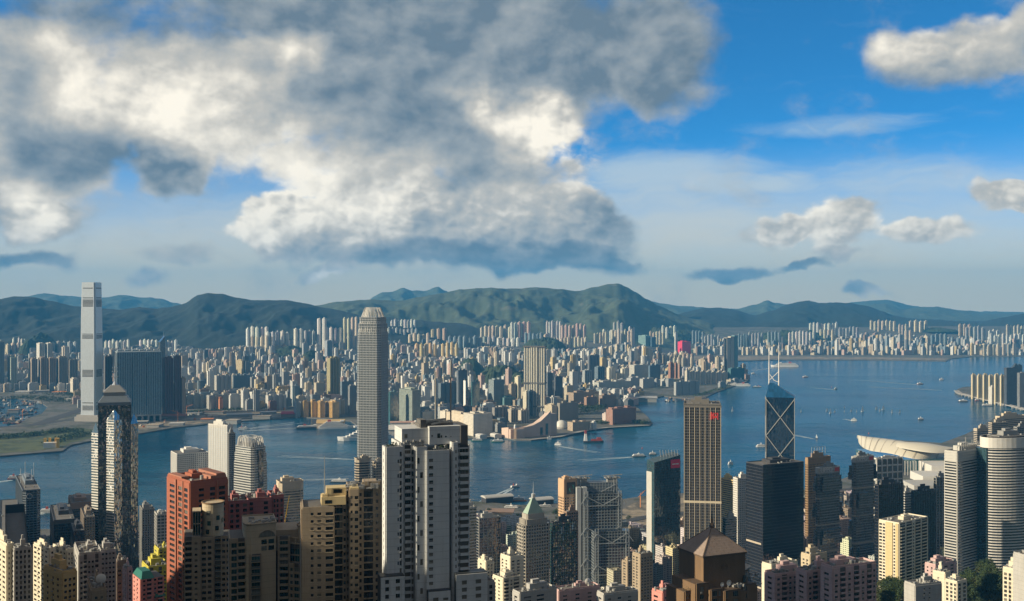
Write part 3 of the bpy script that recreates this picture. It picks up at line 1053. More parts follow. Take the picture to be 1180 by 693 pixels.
def cover(x0, x1, top, base):
 a, b, c, d = max(0, int(x0)), min(1180, int(math.ceil(x1))), max(0, int(top)), min(700, int(math.ceil(base)))
 if a >= b or c >= d:
  return 0
 sub = occ[c:d, a:b]
 n = int(sub.size - sub.sum())
 sub[:] = True
 return n
HERO = []           # (x0, x1, top, base, D) of buildings placed by sight, for the fill to keep clear of
def cross(W, L, k=.32):
 a, b = W / 2, L / 2
 c, d = W * k / 2, L * k / 2
 return [(-c, -b), (c, -b), (c, -d), (a, -d), (a, d), (c, d), (c, b), (-c, b), (-c, d), (-a, d), (-a, -d), (-c, -d)]
def notched(W, L, nb, dep):
 """slab whose long fronts are cut by light wells"""
 p = []
 step = W / (2 * nb + 1)
 for i in range(2 * nb + 1):
  y = -L / 2 if i % 2 == 0 else -L / 2 + dep
  p += [(-W / 2 + i * step, y), (-W / 2 + (i + 1) * step, y)]
 q = [(-x, -y) for x, y in p]
 out = []
 for v in p + q:
  if not out or (abs(out[-1][0] - v[0]) + abs(out[-1][1] - v[1])) > 1e-6:
   out.append(v)
 return out
def far_tower(name, label, cat, x0, xc, x1, top, basepy, col, m='f_flat', yaw=30, plan='rect', wells=3, group=None, hut=1, D=None, depth=None, band=None, cap=None):
 D = D or DG(basepy, 3.4)
 basez = kow_h(xc, D) if D > 5000 else 3.0
 e, W, L, H = site(name, label, cat, x0, xc, x1, top, D, yaw, base=basez - 3, depth=depth, group=group)
 HERO.append((x0, x1, top, CY + (CZ - basez) / D * F, D))
 poly = rect(W, L) if plan == 'rect' else cross(W, L, .6) if plan == 'cross' else notched(W, L, wells, min(L * .2, 5))
 mb = MB()
 mb.col = col
 mb.prism(poly, 0, H)
 if band:
  for (f, bh, c) in band:
   mb.col = c
   mb.prism(rect(W + .8, L + .8), H * f, H * f + bh, bottom=True)
 mb.build('body', M[m], e)
 if hut:
  mb = MB()
  mb.col = tuple(c * .9 for c in col)
  rnd = random.Random(int(x0 * 7 + top))
  for i in range(hut + 1):
   u = (i + .5) / (hut + 1) - .5
   w = W * rnd.uniform(.14, .3)
   mb.box(u * W * .85 - w / 2, u * W * .85 + w / 2, -L * .3, L * rnd.uniform(.1, .35), H, H + rnd.uniform(3, 7))
  mb.build('roof_house', M['f_blank'], e)
 if cap:
  mb = MB()
  mb.col = cap
  mb.box(-W / 2 - .4, W / 2 + .4, -L / 2 - .4, L / 2 + .4, H, H + 3)
  mb.build('cornice', M['f_blank'], e)
 return e, W, L, H
# ---- the tallest tower on the far shore
def build_landmark():
 e, W, L, H = site('skyscraper', 'very tall pale silver skyscraper with flared base and dark louvre bands across the harbour', 'skyscraper', 91.5, 110, 119.5, 325.5, 3760, 82, base=3)
 HERO.append((91, 120, 325, 488, 3760))
 def ring(s, z, sink=0.0):
  n = .07
  p = []
  for cx_, cy_, a, b in ((-1, -1, (0, 1), (1, 0)), (1, -1, (-1, 0), (0, 1)), (1, 1, (0, -1), (-1, 0)), (-1, 1, (1, 0), (0, -1))):
   x, y = cx_ * W / 2 * s, cy_ * L / 2 * s
   p.append((x + a[0] * W * n, y + a[1] * L * n, z))
   p.append((x + (a[0] + b[0]) * W * n, y + (a[1] + b[1]) * L * n, z))
   p.append((x + b[0] * W * n, y + b[1] * L * n, z))
  return p
 prof = [(0, 1.0), (.03, .93), (.07, .885), (.14, .885), (.3, .90), (.5, .91), (.62, .905), (.75, .885), (.86, .855), (1.0, .82)]
 mb = MB()
 mb.loft([ring(s * 1.04, H * t) for t, s in prof])
 mb.build('glass_shaft', M['g_silver'], e)
 for t, h, _ in ((.08, 16, 0), (.085 + .045, 3, 0), (.32, 24, 0), (.595, 14, 0), (.625, 2.5, 0), (.825, 24, 0), (.885, 3, 0), (.955, 3, 0)):
  s = interp([(a, b) for a, b in prof], t)
  mb = MB()
  k = 0.37
  for q in range(max(1, int(h / 4))):
   z = H * t + q * 4.3
   w = W * s * k * 1.0
   l = L * s * k * 1.0
   mb.box(-w, w, -L * s * .52 - .4, -L * s * .52 + 2, z, z + min(h, 3.0))
   mb.box(-W * s * .52 - .4, -W * s * .52 + 2, -l, l, z, z + min(h, 3.0))
   mb.box(W * s * .52 - 2, W * s * .52 + .4, -l, l, z, z + min(h, 3.0))
  mb.build('louvre_band', M['conc_dark'], e)
 mb = MB()
 mb.box(-W * .62, W * .7, -L * .75, L * .75, 0, 16)
 mb.box(-W * .55, W * .6, -L * .66, L * .66, 16, 22)
 mb.build('podium', M['conc'], e)
build_landmark()
# ---- residential slab with openings at the foot
def build_slab():
 e, W, L, H = site('apartment_slab', 'wide blue grey residential slab with pale vertical stripes beside the pale silver skyscraper', 'apartment building', 131, 135, 186, 407, 3700, 24, base=3)
 HERO.append((131, 187, 406, 487, 3700))
 z0 = 26
 mb = MB()
 mb.box(-W / 2 + .6, W / 2 - .6, -L / 2 + .6, L / 2 - .6, z0, H)
 mb.build('glazing', M['g_blue'], e)
 mb = MB()
 gridwall(mb, rect(W, L), z0, H, 3.2, 7.5, pier=1.8, span=.9, dp=.9, ds=.2)
 mb.box(-W / 2, W / 2, -L / 2, L / 2, H, H + 3)
 for i in range(6):
  u = -W / 2 + W * (i + .5) / 6
  mb.box(u - W * .05, u + W * .05, -L * .2, L * .2, H + 3, H + 8)
 mb.build('pale_fins', mat('harbour_grey', (.27, .31, .33), .7), e)
 mb = MB()
 mb.box(-W / 2, W / 2, -L / 2, L / 2, 22, 26)
 mb.build('transfer_floor', M['conc'], e)
 for i in range(8):
  mb = MB()
  u = -W / 2 + (W - 6) * i / 7
  mb.box(u, u + 6, -L / 2 + 1, L / 2 - 1, 0, 22)
  mb.build('column', M['conc'], e)
 for sg in (-.17, .17):
  mb = MB()
  mb.box(W * sg - 3.4, W * sg + 3.4, -L / 2 - .6, -L / 2 + 1.2, z0 + 30, H - 18)
  mb.build('dark_slot', M['g_dark'], e)
build_slab()
DIRT = [
 # name, label, x0, xc, x1, top, base, colour, material, plan
 ('residential_tower', 'dark brown tower squeezed between the silver skyscraper and the striped slab', 119.5, 121, 130, 411, 481, (.13, .12, .12), 'f_tower', 'wells'),
 ('residential_tower', 'dark red brown twin towers with glowing ends beside the striped blue slab, first half', 187, 190.5, 200, 413, 482, (.27, .13, .10), 'f_tower', 'wells'),
 ('residential_tower', 'dark red brown twin towers with glowing ends beside the striped blue slab, taller second half', 200.3, 202, 209, 411, 482, (.24, .13, .10), 'f_tower', 'wells'),
 ('residential_tower', 'slim tan tower in front of the second dark red brown tower', 208.5, 210, 214, 436, 482, (.45, .33, .22), 'f_tower', 'rect'),
 ('residential_tower', 'first of four dark towers with orange lit edges in a row by the typhoon shelter', 33, 36.5, 43.5, 414, 449, (.34, .27, .20), 'f_tower', 'wells'),
 ('residential_tower', 'second of four dark towers with orange lit edges in a row by the typhoon shelter', 44, 47, 54, 413, 449, (.34, .26, .19), 'f_tower', 'wells'),
 ('residential_tower', 'third of four dark towers with orange lit edges in a row by the typhoon shelter', 54.5, 57, 64.5, 413, 449, (.36, .27, .19), 'f_tower', 'wells'),
 ('residential_tower', 'widest and last dark tower in the row by the typhoon shelter', 65, 68, 77.5, 412, 449, (.30, .26, .20), 'f_tower', 'wells'),
 ('residential_tower', 'stepped dark tower just before the silver skyscraper', 78, 80, 90, 415, 449, (.28, .25, .20), 'f_tower', 'wells'),
 ('residential_tower', 'small white pair of towers at the foot of the silver skyscraper', 81, 84, 90.5, 437, 453, (.6, .55, .46), 'f_tower', 'wells'),
 ('residential_tower', 'pale green tower standing alone beyond the typhoon shelter', 8.5, 12.5, 19.5, 412, 449, (.46, .50, .42), 'f_tower', 'wells'),
 ('residential_tower', 'blue dim tower cut by the edge of the view beyond the shelter', -6, -2, 5, 394, 449, (.24, .27, .29), 'f_tower', 'wells'),
 ('estate_tower', 'white estate tower with a lit end behind the row of dark towers, first', 42, 45.5, 51.5, 396, 437, (.60, .58, .52), 'f_tower', 'wells'),
 ('estate_tower', 'white estate tower with a lit end behind the row of dark towers, second', 52, 55, 60.5, 396, 437, (.60, .58, .52), 'f_tower', 'wells'),
 ('estate_tower', 'white stepped estate tower close to the silver skyscraper', 70, 73, 80, 400, 437, (.56, .50, .42), 'f_tower', 'cross'),
 ('estate_slab', 'grey slab block with vertical light wells behind the railway land, first of two', 204, 207, 235, 456, 472, (.36, .36, .33), 'f_flat', 'wells'),
 ('estate_slab', 'grey slab block with vertical light wells behind the railway land, second of two', 238, 241, 268, 456, 472, (.38, .37, .34), 'f_flat', 'wells'),
 ('estate_slab', 'tall pale slab of three bays above the grey slab blocks', 247, 249.5, 267, 433, 456, (.44, .42, .38), 'f_flat', 'wells'),
 ('estate_slab', 'wide blue grey office slab beside the three bay slab', 267.5, 269, 288, 433, 452, (.22, .26, .28), 'f_office', 'rect'),
 ('residential_tower', 'dark tower with an ochre side in the crowded middle district', 272, 279, 281, 416, 436, (.42, .34, .20), 'f_tower', 'rect'),
 ('residential_tower', 'dark grey tower next to the ochre sided tower in the crowded middle district', 281.5, 283, 289, 417, 436, (.17, .17, .17), 'f_tower', 'rect'),
 ('storage_tower', 'small bright orange tower pair by the railway land', 249.5, 253, 257, 460, 472, (.62, .26, .12), 'f_blank', 'rect'),
 ('office_block', 'white institutional complex with stepped wings before the crowded district', 306, 309, 330, 456, 473, (.55, .53, .49), 'f_flat', 'wells'),
 ('office_block', 'dark brown low hall in front of the white institutional complex', 309, 311, 319, 463, 475, (.20, .11, .09), 'f_blank', 'rect'),
 ('residential_tower', 'tall olive tower with a lit yellow edge near the ferry terminal', 376.5, 380.5, 391.5, 413, 464, (.34, .30, .16), 'f_tower', 'wells'),
 ('office_block', 'blue grey glass block right of the tall olive tower', 392, 394, 408, 440, 466, (.24, .29, .33), 'f_office', 'rect'),
 ('office_block', 'tall grey block close behind the tall curved harbour tower', 401, 403, 411, 445, 480, (.30, .30, .29), 'f_office', 'rect'),
 ('hotel', 'white and blue hotel at the end of the golden harbour blocks', 338.5, 341, 346, 464, 481, (.50, .55, .56), 'f_office', 'rect'),
 ('harbour_block', 'golden harbour block above the ferry terminal, first of four', 346.5, 350, 355.5, 463, 481, (.55, .38, .18), 'g_gold', 'rect'),
 ('harbour_block', 'golden harbour block above the ferry terminal, second of four', 356, 359.5, 365, 463, 481, (.55, .38, .18), 'g_gold', 'rect'),
 ('harbour_block', 'golden harbour block above the ferry terminal, third of four', 365.5, 369, 374.5, 463, 481.5, (.55, .38, .18), 'g_gold', 'rect'),
 ('harbour_block', 'golden harbour block with a dark side above the ferry terminal, last of four', 375, 383, 391, 464, 482, (.55, .38, .18), 'g_gold', 'rect'),
 ('residential_tower', 'pale tower tapered into the crowded middle district below the ridge', 374, 377, 383, 393, 424, (.30, .33, .36), 'f_tower', 'wells'),
 # right of the curved tower
 ('office_tower', 'teal glass tower with a white edge just right of the curved harbour tower', 447, 449.5, 459, 452, 491, (.14, .22, .22), 'g_teal', 'rect'),
 ('office_tower', 'broad green glass slab with a pale lit front near the ocean terminal', 460, 475, 484.5, 450, 491, (.34, .38, .32), 'f_office', 'rect'),
 ('shopping_centre', 'long white low centre building along the far waterfront', 484, 487, 507, 475, 490, (.62, .57, .48), 'f_blank', 'rect'),
 ('shopping_centre', 'white centre building joined to the long low centre on the far waterfront', 507, 513, 520, 474.5, 493, (.64, .59, .50), 'f_blank', 'rect'),
 ('shopping_centre', 'cream stepped centre building in the middle of the far waterfront', 514, 534, 540, 478, 497, (.64, .55, .42), 'f_blank', 'rect'),
 ('shopping_centre', 'big cream and grey waterfront block with an orange sign on its corner', 534, 545.5, 567.5, 477.5, 503, (.60, .55, .46), 'f_blank', 'rect'),
 ('office_tower', 'dark grid office slab with a rooftop sign behind the waterfront centre', 505, 508, 530, 442, 472, (.19, .23, .26), 'f_office', 'wells'),
 ('office_tower', 'slender dark office tower with a pale edge in the middle of the far waterfront', 526, 528, 538.5, 427, 476, (.20, .22, .24), 'f_office', 'rect'),
 ('office_tower', 'teal sail shaped tower behind the waterfront centre, wide half', 543, 544, 553, 440, 477, (.08, .17, .19), 'g_teal', 'rect'),
 ('office_tower', 'boxy glass tower with a bright left face before the wooded hill', 563, 569, 581, 438, 470, (.33, .38, .38), 'f_office', 'rect'),
 ('office_tower', 'low teal glass block beside the boxy glass tower', 574.5, 581, 593, 458.5, 470, (.20, .36, .36), 'f_office', 'rect'),
 ('residential_tower', 'narrow white tower left of the triple shafted tower', 593, 597, 600.5, 435, 466, (.66, .60, .44), 'f_tower', 'rect'),
 ('hotel', 'grey blue glass hotel tower low in front of the triple shafted tower', 605, 609.5, 621, 451, 480, (.17, .22, .26), 'f_office', 'wells'),
 ('hotel', 'cream sided annex against the grey blue glass hotel', 602.5, 606.5, 609, 452, 480, (.60, .55, .42), 'f_tower', 'rect'),
 ('office_tower', 'dark grey office tower with a pale edge right of the triple shafted tower', 628.5, 631, 637, 430, 464, (.20, .21, .22), 'f_office', 'rect'),
 ('office_tower', 'dark brown tower with a yellow roof crown right of the triple shafted tower', 637.5, 640, 648.5, 434.5, 464, (.16, .16, .17), 'f_office', 'rect'),
 ('residential_tower', 'tall dark slab on the inner road before the old airport', 677, 679, 691, 410, 440, (.16, .17, .18), 'f_tower', 'wells'),
 ('residential_tower', 'pale grey stepped tower in front of the tall dark slab', 671, 674, 682, 427, 446, (.34, .36, .36), 'f_tower', 'wells'),
 ('office_tower', 'blue tower beside the round white blocks near the rail station', 685, 689, 697, 423, 442, (.20, .26, .30), 'f_office', 'wells'),
 ('residential_tower', 'round white tower near the rail station, first', 698, 703, 710, 424, 441, (.70, .66, .54), 'f_tower', 'cross'),
 ('residential_tower', 'round white tower near the rail station, second', 714, 718, 725, 425, 441, (.70, .66, .54), 'f_tower', 'cross'),
 ('hotel', 'pale cream hotel slab behind the rail station hall', 725, 731, 748, 421, 440, (.50, .49, .44), 'f_flat', 'rect'),
 ('hotel', 'dark blue hotel wing right of the pale cream hotel slab', 747, 749, 761, 421.5, 441, (.15, .22, .29), 'f_office', 'rect'),
 ('shopping_centre', 'low grey mall with arched roof lights by the rail station', 722, 727, 742, 436, 447, (.38, .39, .39), 'f_blank', 'rect'),
 ('shopping_centre', 'second low grey mall block toward the harbour bend', 737, 741, 754, 437, 448, (.42, .42, .40), 'f_blank', 'rect'),
 ('hotel', 'cream hotel with stepped wings behind the sloped arts centre', 585, 589, 597, 472, 487, (.50, .44, .36), 'f_flat', 'wells'),
 ('hotel', 'cream hotel tower closest behind the sloped arts centre', 597, 600.5, 610, 473, 488, (.56, .49, .39), 'f_flat', 'wells'),
 ('office_block', 'grey brown block left of the sloped arts centre', 567, 570, 584, 470, 487, (.28, .26, .24), 'f_flat', 'wells'),
 ('hotel', 'broad brown grey hotel slab behind the white dome', 642, 645, 666.5, 465, 485, (.32, .29, .24), 'f_flat', 'rect'),
 ('hotel', 'cream wing joined to the broad hotel slab behind the white dome', 627.5, 636, 642, 468, 485, (.55, .47, .34), 'f_flat', 'rect'),
 ('shopping_centre', 'long brown waterfront mall with flat roofs inland of the red brick hotel', 655, 661, 692, 453, 466, (.34, .26, .19), 'f_blank', 'rect'),
 ('shopping_centre', 'second brown mall block nearer the harbour bend', 690, 694, 710, 456, 470, (.30, .23, .18), 'f_blank', 'rect'),
 ('office_block', 'square brown office cube in front of the long brown mall', 673, 676, 688, 458, 471, (.36, .22, .15), 'f_flat', 'rect'),
 ('cultural_hall', 'wide low hall with stacked pale roofs near the railway terminus', 684, 690, 727, 441, 449, (.45, .45, .41), 'f_blank', 'rect'),
 ('apartment_slab', 'curved grey striped slab above the boat basin', 776.5, 779, 806, 440.5, 456, (.40, .41, .40), 'f_tower', 'wells'),
 ('residential_tower', 'rust brown tower by the harbour bend, first of three', 770, 772.5, 776, 418.5, 442, (.38, .20, .13), 'f_tower', 'wells'),
 ('residential_tower', 'rust brown tower by the harbour bend, second of three', 776.5, 778.5, 781, 419, 442, (.38, .20, .13), 'f_tower', 'wells'),
 ('residential_tower', 'rust brown tower by the harbour bend, third of three', 781, 783, 785, 421, 441, (.38, .22, .15), 'f_tower', 'wells'),
 ('hoarding_building', 'bright crimson wrapped building at the old airport', 779.5, 786, 796, 394, 409, (.75, .04, .10), 'f_blank', 'rect'),
 ('office_tower', 'tall pale thin tower left of the crimson wrapped building', 777, 778.5, 781, 384, 411, (.50, .50, .47), 'f_tower', 'rect'),
 ('exhibition_hall', 'bright yellow long hall on the old airport ground', 675.5, 688, 702, 400, 408, (.75, .52, .08), 'f_blank', 'rect'),
 ('exhibition_hall', 'pink low annex in front of the bright yellow hall', 677, 683, 690, 404.5, 408.5, (.62, .12, .16), 'f_blank', 'rect'),
 ('office_tower', 'teal office block with a lit face inland of the old airport', 735.5, 744, 749.5, 387, 406, (.28, .44, .42), 'f_office', 'rect'),
 ('office_tower', 'dark blue tower right of the teal office block inland of the old airport', 749, 751, 756, 389, 406, (.10, .16, .20), 'f_office', 'rect'),
 ('office_tower', 'blue square office block at the edge of the cream estate', 676, 678, 685, 385, 402, (.10, .19, .26), 'f_office', 'rect'),
 ('estate_tower', 'grey twin tower on the hillside below the antenna peak, first', 766, 769, 775.5, 366, 381, (.30, .36, .38), 'f_tower', 'wells'),
 ('estate_tower', 'grey twin tower on the hillside below the antenna peak, second', 776.5, 779, 784, 366.5, 381, (.30, .36, .38), 'f_tower', 'wells'),
]
M['g_gold'] = glass('gold_glass', (.50, .32, .12), bay=2.5, fl=3.6, rough=.25, metal=.2)
for (nm, lb, x0, xc, x1, tp, bs, c, m_, pl) in DIRT:
 far_tower(nm, lb, nm.replace('_', ' '), x0, xc, x1, tp, bs, c, m_, plan=pl, yaw=32 if pl != 'cross' else 40)
# ---- special far buildings
def build_far_specials():
 # triple-shafted tower
 D = DG(479, 3.4)
 e, W, L, H = site('triple_tower', 'tall cream tower of three fluted shafts with a dark crown and dark waist bands', 'residential tower', 602.5, 603, 628, 386 + 13, D, -16, base=0, depth=24)
 HERO.append((602, 629, 398, 479, D))
 for i in range(3):
  mb = MB()
  mb.col = (.62, .58, .47)
  c = -W / 2 + W * (i + .5) / 3
  w = W / 3 * (.82 if i != 1 else .9)
  off = -4 if i == 1 else 0
  mb.prism([(c + x, y + off) for x, y in notched(w, L, 2, 3)], 0, H)
  mb.build('shaft', M['f_tower'], e)
 for f in (.14, .47, .985):
  mb = MB()
  mb.box(-W / 2 - .5, W / 2 + .5, -L / 2 - 5, L / 2 + .5, H * f, H * f + 4.5)
  mb.build('waist_band', M['conc_dark'], e)
 mb = MB()
 mb.box(-W / 2 + 1, W / 2 - 1, -L / 2 + 1, L / 2 - 1, 0, H - 1)
 mb.build('core', M['g_grey'], e)
 # sail tower with a needle
 D = DG(477, 3.4)
 e, W, L, H = site('sail_tower', 'slim white edged tower with a slanted pointed top behind the waterfront centre', 'office tower', 535.5, 537, 543, 439, D, 20, base=0, depth=26)
 HERO.append((535, 544, 436, 477, D))
 mb = MB()
 mb.loft([[(x, y, z) for (x, y), z in zip(rect(W, L), zz)] for zz in ((0, 0, 0, 0), (H * .9, H * .62, H * .62, H * .9))])
 mb.build('shaft', M['g_blue'], e)
 mb = MB()
 mb.box(-W / 2 - 2, -W / 2, -L / 2, L / 2, 0, H)
 mb.bar((-W / 2 - 1, 0, H), (-W / 2 - 1, 0, H * 1.06), (1, .3))
 mb.build('white_edge', M['white'], e)
 # spire tower by the striped slab
 D = DG(470, 3.4)
 e, W, L, H = site('spire_tower', 'thin blue grey tower with a slanted spire rising behind the striped slab', 'office tower', 182.5, 184.5, 190.5, 392, D, 30, base=0)
 HERO.append((182, 191, 384, 470, D))
 mb = MB()
 mb.loft([[(x, y, z) for (x, y), z in zip(rect(W, L), zz)] for zz in ((0, 0, 0, 0), (H * .97, H * 1.06, H * 1.06, H * .97))])
 mb.build('shaft', M['g_grey'], e)
 mb = MB()
 mb.bar((W / 2 - 3, 0, H), (W / 2 - 3, 0, H * 1.12), (1.2, .4))
 mb.build('mast', M['steel'], e)
 # harbour-front twin slab
 D = DG(436, 3.4)
 e, W, L, H = site('waterfront_tower', 'tall pale three shaft tower standing by the water at the harbour bend', 'residential tower', 834, 837.5, 850.5, 388, D, 34, base=0)
 HERO.append((833, 851, 387, 436, D))
 for i, hh in enumerate((.97, 1.0, 1.02)):
  mb = MB()
  c = -W / 2 + W * (i + .5) / 3
  mb.col = ((.60, .55, .46), (.60, .55, .46), (.20, .34, .36))[i]
  mb.prism([(c + x, y) for x, y in rect(W / 3 - 2.5, L)], 0, H * hh)
  mb.build('shaft', M['f_tower'], e)
 mb = MB()
 mb.box(-W / 2 + 1, W / 2 - 1, -L / 2 + 1.5, L / 2 - 1.5, 0, H * .96)
 mb.build('core', M['g_dark'], e)
 far_tower('hotel', 'low teal podium hotel by the tall three shaft waterfront tower', 'hotel', 838.5, 842, 858, 425, 440, (.11, .24, .26), 'f_office', yaw=30)
 # row of cream slabs along the point
 for i in range(8):
  x = 789 + i * 6.1
  far_tower('estate_block', 'cream waterfront block in the long even row leading to the three shaft tower', 'apartment block', x, x + 2.6, x + 5.6, 427.5 + .22 * i, 444 - .3 * i, (.60, .55, .45), 'f_tower', yaw=38, plan='wells',
   wells=1, group='even row of cream waterfront blocks')
 # arts centre: a blank curved wall that sweeps up at one end
 D = DG(504, 3.4)
 e = thing('arts_centre', 'windowless pinkish arts centre with a sweeping roof rising at one end on the far waterfront', 'arts centre', (X(611, D), D + 30, 3), R(26))
 HERO.append((579, 641, 476, 506, D))
 s = 64 / F * D / 2
 prof = [(-1, .43), (-.82, .43), (-.6, .40), (-.3, .40), (0, .46), (.3, .60), (.55, .82), (.72, 1.0)]
 mb = MB()
 n = len(prof)
 hh = 78
 fr = [(u * s, -22, v * hh) for u, v in prof]
 bk = [(u * s, 26, v * hh * .8) for u, v in prof]
 for i in range(n - 1):
  a, b, c, d = fr[i], fr[i + 1], bk[i + 1], bk[i]
  mb.face([(a[0], a[1], 0), (b[0], b[1], 0), b, a])
  mb.face([a, b, c, d])
  mb.face([(c[0], c[1], 0), (d[0], d[1], 0), d, c])
 mb.face([(fr[0][0], 26, 0), (fr[0][0], -22, 0), fr[0], bk[0]])
 mb.face([(fr[-1][0], -22, 0), (fr[-1][0], 26, 0), bk[-1], fr[-1]])
 mb.build('hall', mat('pink_tile', (.56, .42, .34), .7), e)
 mb = MB()
 mb.box(.72 * s + .1, .98 * s, -20, 24, 0, hh * .86)
 mb.build('end_wing', mat('pink_tile_dim', (.46, .36, .30), .7), e)
 for u in (.28, .5):
  mb = MB()
  mb.box(u * s, (u + .1) * s, -23, -21.9, 3, hh * (.36 if u < .4 else .5))
  mb.build('tall_window', M['g_teal'], e)
 mb = MB()
 mb.box(-.98 * s, -.42 * s, -34, -22.2, 0, hh * .36)
 mb.build('low_wing', MATS['pink_tile'], e)
 # clock tower
 D2 = DG(506, 3.4)
 e = thing('clock_tower', 'small old brick clock tower on the promenade before the arts centre', 'clock tower', (X(593.5, D2), D2, 3))
 mb = MB()
 mb.box(-4, 4, -4, 4, 0, 32)
 mb.build('shaft', mat('brick_cream', (.50, .34, .22), .85), e)
 mb = MB()
 mb.cyl(0, 0, 3.4, 32, 40, 8)
 mb.cyl(0, 0, 3.6, 40, 46, 8, r1=.3)
 mb.build('belfry', M['white'], e)
 # dome
 D = DG(494, 3.4)
 e = thing('planetarium', 'white egg shaped planetarium dome on the far promenade', 'dome', (X(647, D), D, 3))
 rings = []
 for j in range(9):
  t = math.pi / 2 * j / 8
  rings.append([(21 * math.cos(t) * math.cos(a), 18 * math.cos(t) * math.sin(a), 6 + 22 * math.sin(t)) for a in [2 * math.pi * i / 24 for i in range(24)]])
 mb = MB()
 mb.loft(rings, cap=False)
 mb.build('dome', mat('dome_white', (.62, .60, .55), .5), e, smooth=True)
 mb = MB()
 mb.cyl(0, 0, 23, 0, 6, 24)
 mb.build('drum', M['conc'], e)
 HERO.append((640, 690, 482, 497, D))
 far_tower('museum', 'low tan museum hall right of the white dome', 'museum', 654, 660, 680, 487, 497, (.42, .33, .24), 'f_blank')
 far_tower('pavilion', 'small white cube pavilion at the end of the promenade', 'pavilion', 681, 684, 687.5, 487, 495, (.70, .70, .66), 'f_blank')
 # red brick hotel on the point
 D = DG(490, 3.4)
 for nm, lb, x0, xc, x1, tp, bs in (('main', 'red brown brick hotel with stepped wings on the harbour point, wide wing', 702, 708.5, 733, 471, 489),
   ('wing', 'red brown brick hotel wing turned to the sun on the harbour point', 698.5, 706, 709, 472.5, 490)):
  far_tower('brick_hotel', lb, 'hotel', x0, xc, x1, tp, bs, (.36, .20, .15), 'f_flat', yaw=30)
 far_tower('hotel_podium', 'pale low podium with a red round sign beside the brick hotel', 'podium', 694, 698, 702, 477, 487, (.60, .50, .45), 'f_blank')
 # yellow and white tent-like building in the park
 D = DG(516, 3.4)
 e = thing('park_pavilion', 'white pavilion with yellow columns on the reclaimed waterfront lawn', 'pavilion', (X(59, D), D, 3.6), R(20))
 mb = MB()
 mb.box(-20, 14, -10, 10, 0, 15)
 mb.build('hall', M['white'], e)
 for i, (x, y) in enumerate(((-17, 12), (-4, 12), (12, 12), (18, 0), (18, -9))):
  mb = MB()
  mb.box(x - 3.5, x + 3.5, y - 3.5, y + 3.5, 0, 26)
  mb.build('yellow_column', M['yellow'], e)
build_far_specials()
# ------------------------------------------------------------------ estates on rising ground: even ranks of towers
PAL = {'cream': (.64, .56, .42), 'white': (.70, .69, .65), 'grey': (.40, .41, .41), 'pink': (.58, .42, .36), 'tan': (.48, .39, .28), 'ochre': (.60, .46, .22),
  'blue': (.24, .30, .34), 'brown': (.30, .21, .15), 'dark': (.13, .14, .15), 'gold': (.66, .50, .26)}
ITEMS = []          # everything in the fill: dicts, sorted and split afterwards
REGION = lambda px: 'western far shore' if px < 330 else 'central far shore' if px < 640 else 'harbour bend' if px < 860 else 'eastern bay'
BLOCKED = []
def estate(px0, px1, top, basepy, n, colname, tag_, plan='cross', wfrac=.95, D=None, jit=1.2, yaw=34):
 ext = 4
 if D is None:
  D, lim = 4500, 7250 if px0 < 402 else 8500 if px0 < 740 else 10400
  while D < lim and Z(basepy, D) > kow_h(px0, D):
   D += 20
  ext = 4 if D < lim else 110
 BLOCKED.append((px0, px1, top, basepy, D))
 rnd = random.Random(int(px0 * 13 + top * 7))
 step = (px1 - px0) / n
 for i in range(n):
  a = px0 + i * step
  w = step * wfrac
  d = D * (1 + rnd.uniform(-.010, .010))
  c = tuple(v * rnd.uniform(.93, 1.06) for v in PAL[colname])
  ITEMS.append(dict(x0=a, x1=a + w, top=top + rnd.uniform(-jit, jit), D=d, base=kow_h(a, d) if ext == 4 else Z(basepy, d), ext=ext, col=c, cn=colname, kind='estate', plan=plan, yaw=yaw + rnd.uniform(-5, 5), tag=tag_, m='f_tower', z=None))
